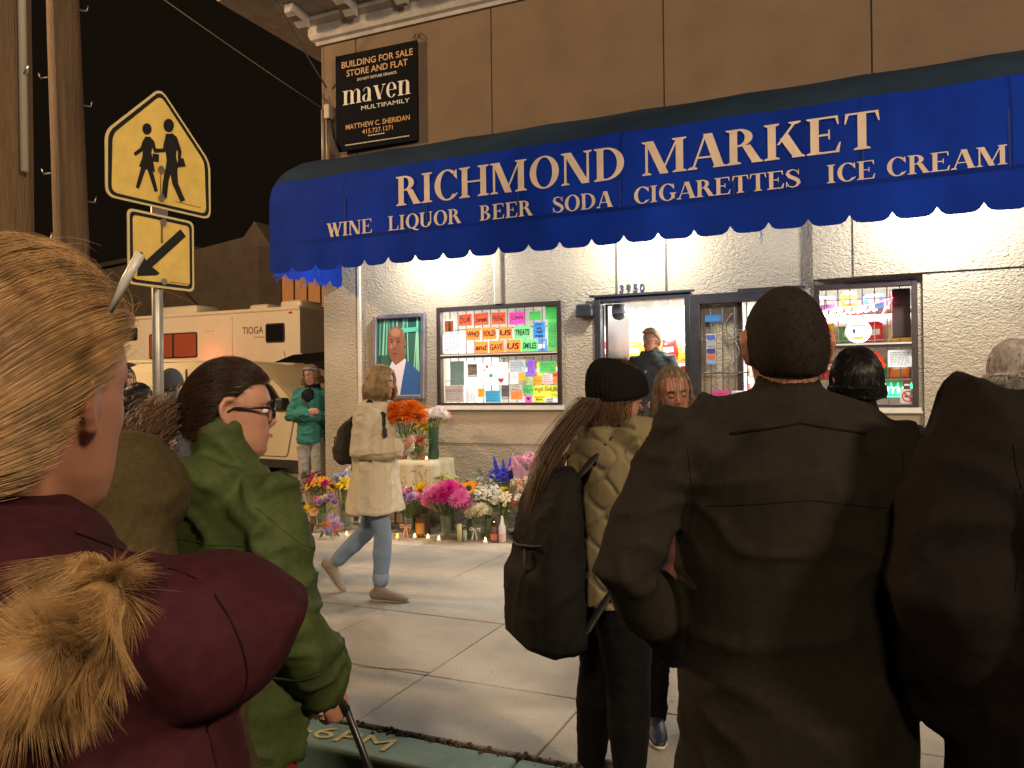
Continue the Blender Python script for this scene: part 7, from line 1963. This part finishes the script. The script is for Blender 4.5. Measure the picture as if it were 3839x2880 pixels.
# 9 person hugging: tan quilted jacket, black beanie, black backpack
p = Person((-.902, -5.105, .004), -45, 1.635, 'person in black beanie and tan quilted jacket with arms round friend', head=(-8, -6, 0), lean=(0, .04),
           J=dict(shR=(.17, .03, 1.45), elR=(.155, .27, 1.41), wrR=(.03, .46, 1.38), shL=(-.17, .02, 1.43), elL=(-.19, .26, 1.30), wrL=(-.05, .46, 1.30), ankL=(-.13, -.03, .085), kneL=(-.11, .01, .5), ankR=(.11, .02, .085)))
p.body(skin_a); p.cap(brun); p.beanie(cloth('beanie_black', (.008, .007, .0065), .95, (300, .5, .002)), (.107, .134, .134), -.045, (0, -.045, -.01))
bh = hair_mat('hair_chestnut', (.085, .042, .020), .6, .4); p.hang(bh, .16, 700, .0013, 1.02, flare=.005, face_gap=1.3)
P_ = []
for i in range(1700):
    a0 = g_.uniform(0, 6.28); q = abs(g_.normal())*.022; L = g_.uniform(.34, .48); ph = g_.uniform(0, 6.28)
    P_.append(np.array([np.array([.02, -.115, -.035])+np.array([q*math.cos(a0)*(1.0+.5*math.sin(t*3.1))+.03*t+.006*math.sin(t*7+ph), -.115*math.sin(min(1, t*1.25)*1.5)-.10*t+q*math.sin(a0), -L*t+.0]) for t in np.linspace(0, 1, 14)]))
p.strands('long_ponytail', P_, bh, .0009, None, tip=.4)
def quilt(P):
    a = np.cos(2*np.pi*P[:, 1]/.105)*1.0; b = np.cos(2*np.pi*P[:, 2]/.155)
    return -.011*np.exp(-((a+b*.9-.25)/.30)**2)+.004*vnoise(P*12, 3)
p.jacket(cloth('jacket_tan_quilt', (.19, .155, .085), .8, (260, .3, .002)), .040, .78, voxel=.008, disp=quilt, collar=.02, smooth=2)
leg_k = cloth('leggings_black', (.006, .0055, .006), .7); p.trousers(leg_k, .008, folds(.003, (9, 9, 16), 8), shape=(.118, .108, .080, .078, .05)); p.shoes(shoe_k)
backpack(p, cloth('backpack_black', (.010, .009, .008), .75),   .43, .22, .70, .64, -.17, label='large black backpack over the tan quilted jacket')

# 10 friend facing the camera, head bowed
p = Person((-.80, -4.46, 0), 200, 1.62, 'person with long greying hair and bowed head in mauve puffer jacket', head=(8, -7, 5), lean=(0, .03), J=dict(elR=(.20, .12, 1.16), wrR=(.10, .30, 1.22), elL=(-.22, .10, 1.14), wrL=(-.12, .28, 1.16)))
p.body(skin_c, .006); p.face((.06, .05, .04), (.16, .11, .07), eyes=False); gh = hair_mat('hair_greying', (.24, .175, .12), .5); p.cap(gh, thick=1.05, lift=.22); p.hang(gh, .26, 2200, .0010, 1.06, flare=.025, wave=.012, face_gap=1.3, ymax=.3)
puff = lambda P: .012*np.abs(np.sin(P[:, 2]*np.pi/.085))+.004*vnoise(P*15, 6)
p.jacket(cloth('puffer_mauve', (.24, .105, .085), .5, (30, .1, .005)), .045, .74, disp=puff, collar=.03); p.trousers(jean_k, .015, folds(.006)); p.shoes(mat('shoe_navy', (.02, .022, .05), .5), mat('sole_white', (.6, .6, .58), .6))

# 11 tall person in dark jacket, back to the camera, hand on hip
p = Person((-.155, -6.22, STREET), 16, 1.905, 'tall broad person with cropped hair in dark olive jacket, hand on hip', head=(2, 0, 0), w=1.05, d=1.08, hs=.94,
           J=dict(shL=(-.215, -.01, 1.44), elL=(-.328, -.10, 1.215), wrL=(-.185, .08, 1.03), shR=(.185, -.01, 1.425), elR=(.25, -.03, 1.14), wrR=(.22, .10, .93)))
p.body(skin_b, .006, hands={'L': (Vector((.8, .6, -.3)), Vector((.3, .2, -1)), .4)})
buzz = mat('hair_cropped', (.020, .015, .012), .85, bump=(160, .25, .003), var=.15, vscale=20, spec=.15); p.E = (.0845, .112, .125); p.cap(buzz, thick=1.025, amp=.004, E=p.E)
D_, gg = p.roots(2500, 0, 9); p.strands('cropped_hair', [np.array([d*np.array(p.E)*1.0, d*np.array(p.E)*1.03+gg.normal(size=3)*.001+np.array([0, -.003, -.003]), d*np.array(p.E)*1.048+gg.normal(size=3)*.002+np.array([0, -.006, -.006])])+np.array([0, -.006, .004]) for d in D_], buzz, .0004, p.cp, tip=.2)
dol = cloth('jacket_dark_olive', (.018, .015, .011), .85, (260, .35, .002), var=.15)
p.jacket(dol, .032, .76, voxel=.009, collar=.025, fold=folds(.011, (4, 4, 6), 57, .4), arm_r=(.066, .062, .042, .036, .036, .036), extra=lambda C, s: (C.tube([(-.15, -.015, 1.475), (0, -.025, 1.50), (.13, -.015, 1.47)], [.062, .07, .062], 14)))
std = mat('stitch_dark', (.008, .006, .004), .8, spec=.1)
p.seam([(-.17, -1, 1.34), (0, -1, 1.36), (.16, -1, 1.34)], std); p.seam([(-.12, -1, 1.47), (0, -1, 1.49), (.12, -1, 1.47)], std, .003)
p.seam([(-.20, -1, 1.44), (-.19, -1, 1.34), (-.205, -1, 1.26)], std); p.seam([(.18, -1, 1.44), (.175, -1, 1.34), (.195, -1, 1.24)], std); p.seam([(-.22, -1, .80), (.22, -1, .80)], std)
p.trousers(jean_k, .02, folds(.006)); p.shoes(shoe_k)

# 12 dark head just beyond his shoulder
p = Person((-.03, -4.87, 0), 20, 1.66, 'person with short dark hair half hidden behind the tall one', head=(0, 0, 0))
p.body(skin_b); p.cap(bl_, thick=1.10, amp=.02); p.hang(bl_, .05, 1200, .0014, 1.10, flare=.005, face_gap=.9); p.jacket(cloth('coat_black', (.012, .012, .014), .8), .03, .7, collar=.03, fold=folds(.006)); p.trousers(jean_k); p.shoes(shoe_k)

# 13 large person at the frame's edge
p = Person((.40, -6.31, STREET), 12, 1.92, 'large person in black-brown coat with phone-lit pocket beside the tall one', head=(-4, 0, 0), w=1.15, d=1.1, J=dict(shL=(-.20, -.01, 1.45), elL=(-.265, -.05, 1.22), wrL=(-.225, .06, 1.02)))
p.root['label'] = 'large person in black brown coat standing beside the tall olive jacket'
p.body(skin_b); p.cap(buzz, thick=1.05); p.jacket(cloth('coat_black_brown', (.010, .0072, .006), .85, (260, .35, .002)), .05, .70, collar=.03, fold=folds(.010, (4, 4, 6), 61), arm_r=(.075, .08, .066, .06, .058, .05), extra=lambda C, s: (C.tube([(-.16, -.015, 1.475), (0, -.025, 1.51), (.16, -.015, 1.475)], [.062, .075, .062], 14)))
p.seam([(-.17, -1, 1.33), (0, -1, 1.35), (.17, -1, 1.33)], std); p.seam([(-.2, -1, 1.46), (-.19, -1, 1.34), (-.205, -1, 1.24)], std); p.seam([(-.13, -1, 1.48), (0, -1, 1.5), (.13, -1, 1.48)], std, .003)
p.trousers(jean_k, .02, folds(.006)); p.shoes(shoe_k)
kt = empty('glint_tag', (p.root.matrix_basis @ Vector((-.135, -.19, 1.15)))[:], R(12), 'small pale reflective tag hanging on the dark coat', 'tag')  # pale tag added in place of small glints of light on the coat
MB().box(-.012, .012, -.004, .0, -.012, .012).build('tag', mat('glint_tag_pale', (.55, .58, .55), .4), kt); MB().box(-.013, .008, -.004, .0, -.032, -.02).build('clip', mat('glint_tag_pale', (.55, .58, .55), .4), kt)  # parts of the added tag that stands in for glints

# 14 grey-haired person beyond him
p = Person((.60, -3.92, 0), 30, 1.71, 'person with fluffy white grey hair behind the large dark coat')
wh = hair_mat('hair_white_grey', (.50, .47, .46), .5); p.body(skin_a); p.cap(wh, thick=1.08, amp=.03); p.hang(wh, .08, 1400, .0013, 1.12, flare=.02, wave=.012); p.jacket(cloth('coat_black', (.012, .012, .014), .8), .035, .7, collar=.03, fold=folds(.006)); p.trousers(jean_k); p.shoes(shoe_k)

# 15 person in the lit doorway
p = Person((-2.22, .85, .32), 178, 1.87, 'person with short sandy hair and glasses in charcoal hooded jacket in doorway', head=(-32, -2, 0), w=1.08, J=dict(elL=(-.27, .04, 1.13), wrL=(-.14, .18, 1.02), elR=(.27, .04, 1.13), wrR=(.14, .18, 1.0)))
p.body(skin_c, .006); p.face((.06, .07, .09), (.3, .2, .12)); shs = hair_mat('hair_short_sandy', (.30, .19, .10), .5); p.cap(shs, thick=1.06, amp=.03, lift=.03)
D_, gg = p.roots(2200, .03, 5); p.strands('short_hair', [np.array([d*np.array(p.E), d*np.array(p.E)*1.08+np.array([0, .006, .004]), d*np.array(p.E)*1.14+gg.normal(size=3)*.006+np.array([0, .014, .004])]) for d in D_], shs, .001, p.cp, tip=.3)
p.glasses(mat('glasses_silver', (.7, .66, .6), .2, .8))
p.jacket(cloth('jacket_charcoal', (.045, .055, .055), .8), .03, .74, collar=.02, fold=folds(.009, (5, 5, 9), 71), extra=lambda C, s: (C.tube([(-.10, -.06, 1.47), (0, -.10, 1.50), (.10, -.06, 1.47)], [.05, .055, .05], 12), C.tube([(-.10, .0, 1.49), (-.06, .08, 1.44)], [.035, .03], 10), C.tube([(.10, .0, 1.49), (.06, .08, 1.44)], [.035, .03], 10)))
p.put('vest', Clay().loft([(.82, .20, .155, 0, .01), (1.0, .195, .15, 0, .01), (1.2, .20, .155, 0, .01), (1.34, .17, .145, 0, .01), (1.40, .09, .10, 0, .02)]).mesh(.012, 3, folds(.006, (6, 6, 6), 3)), cloth('vest_slate', (.06, .065, .085), .7))
p.put('badge', MB().lathe([(0, .0), (.018, .0), (.018, .006), (0, .008)], 10, (.02, .17, 1.30), 'y').mesh('badge'), mat('badge_silver', (.7, .7, .68), .25, .9))
p.trousers(jean_k); p.shoes(shoe_k)

bpy.data.scenes.remove(SIDE)
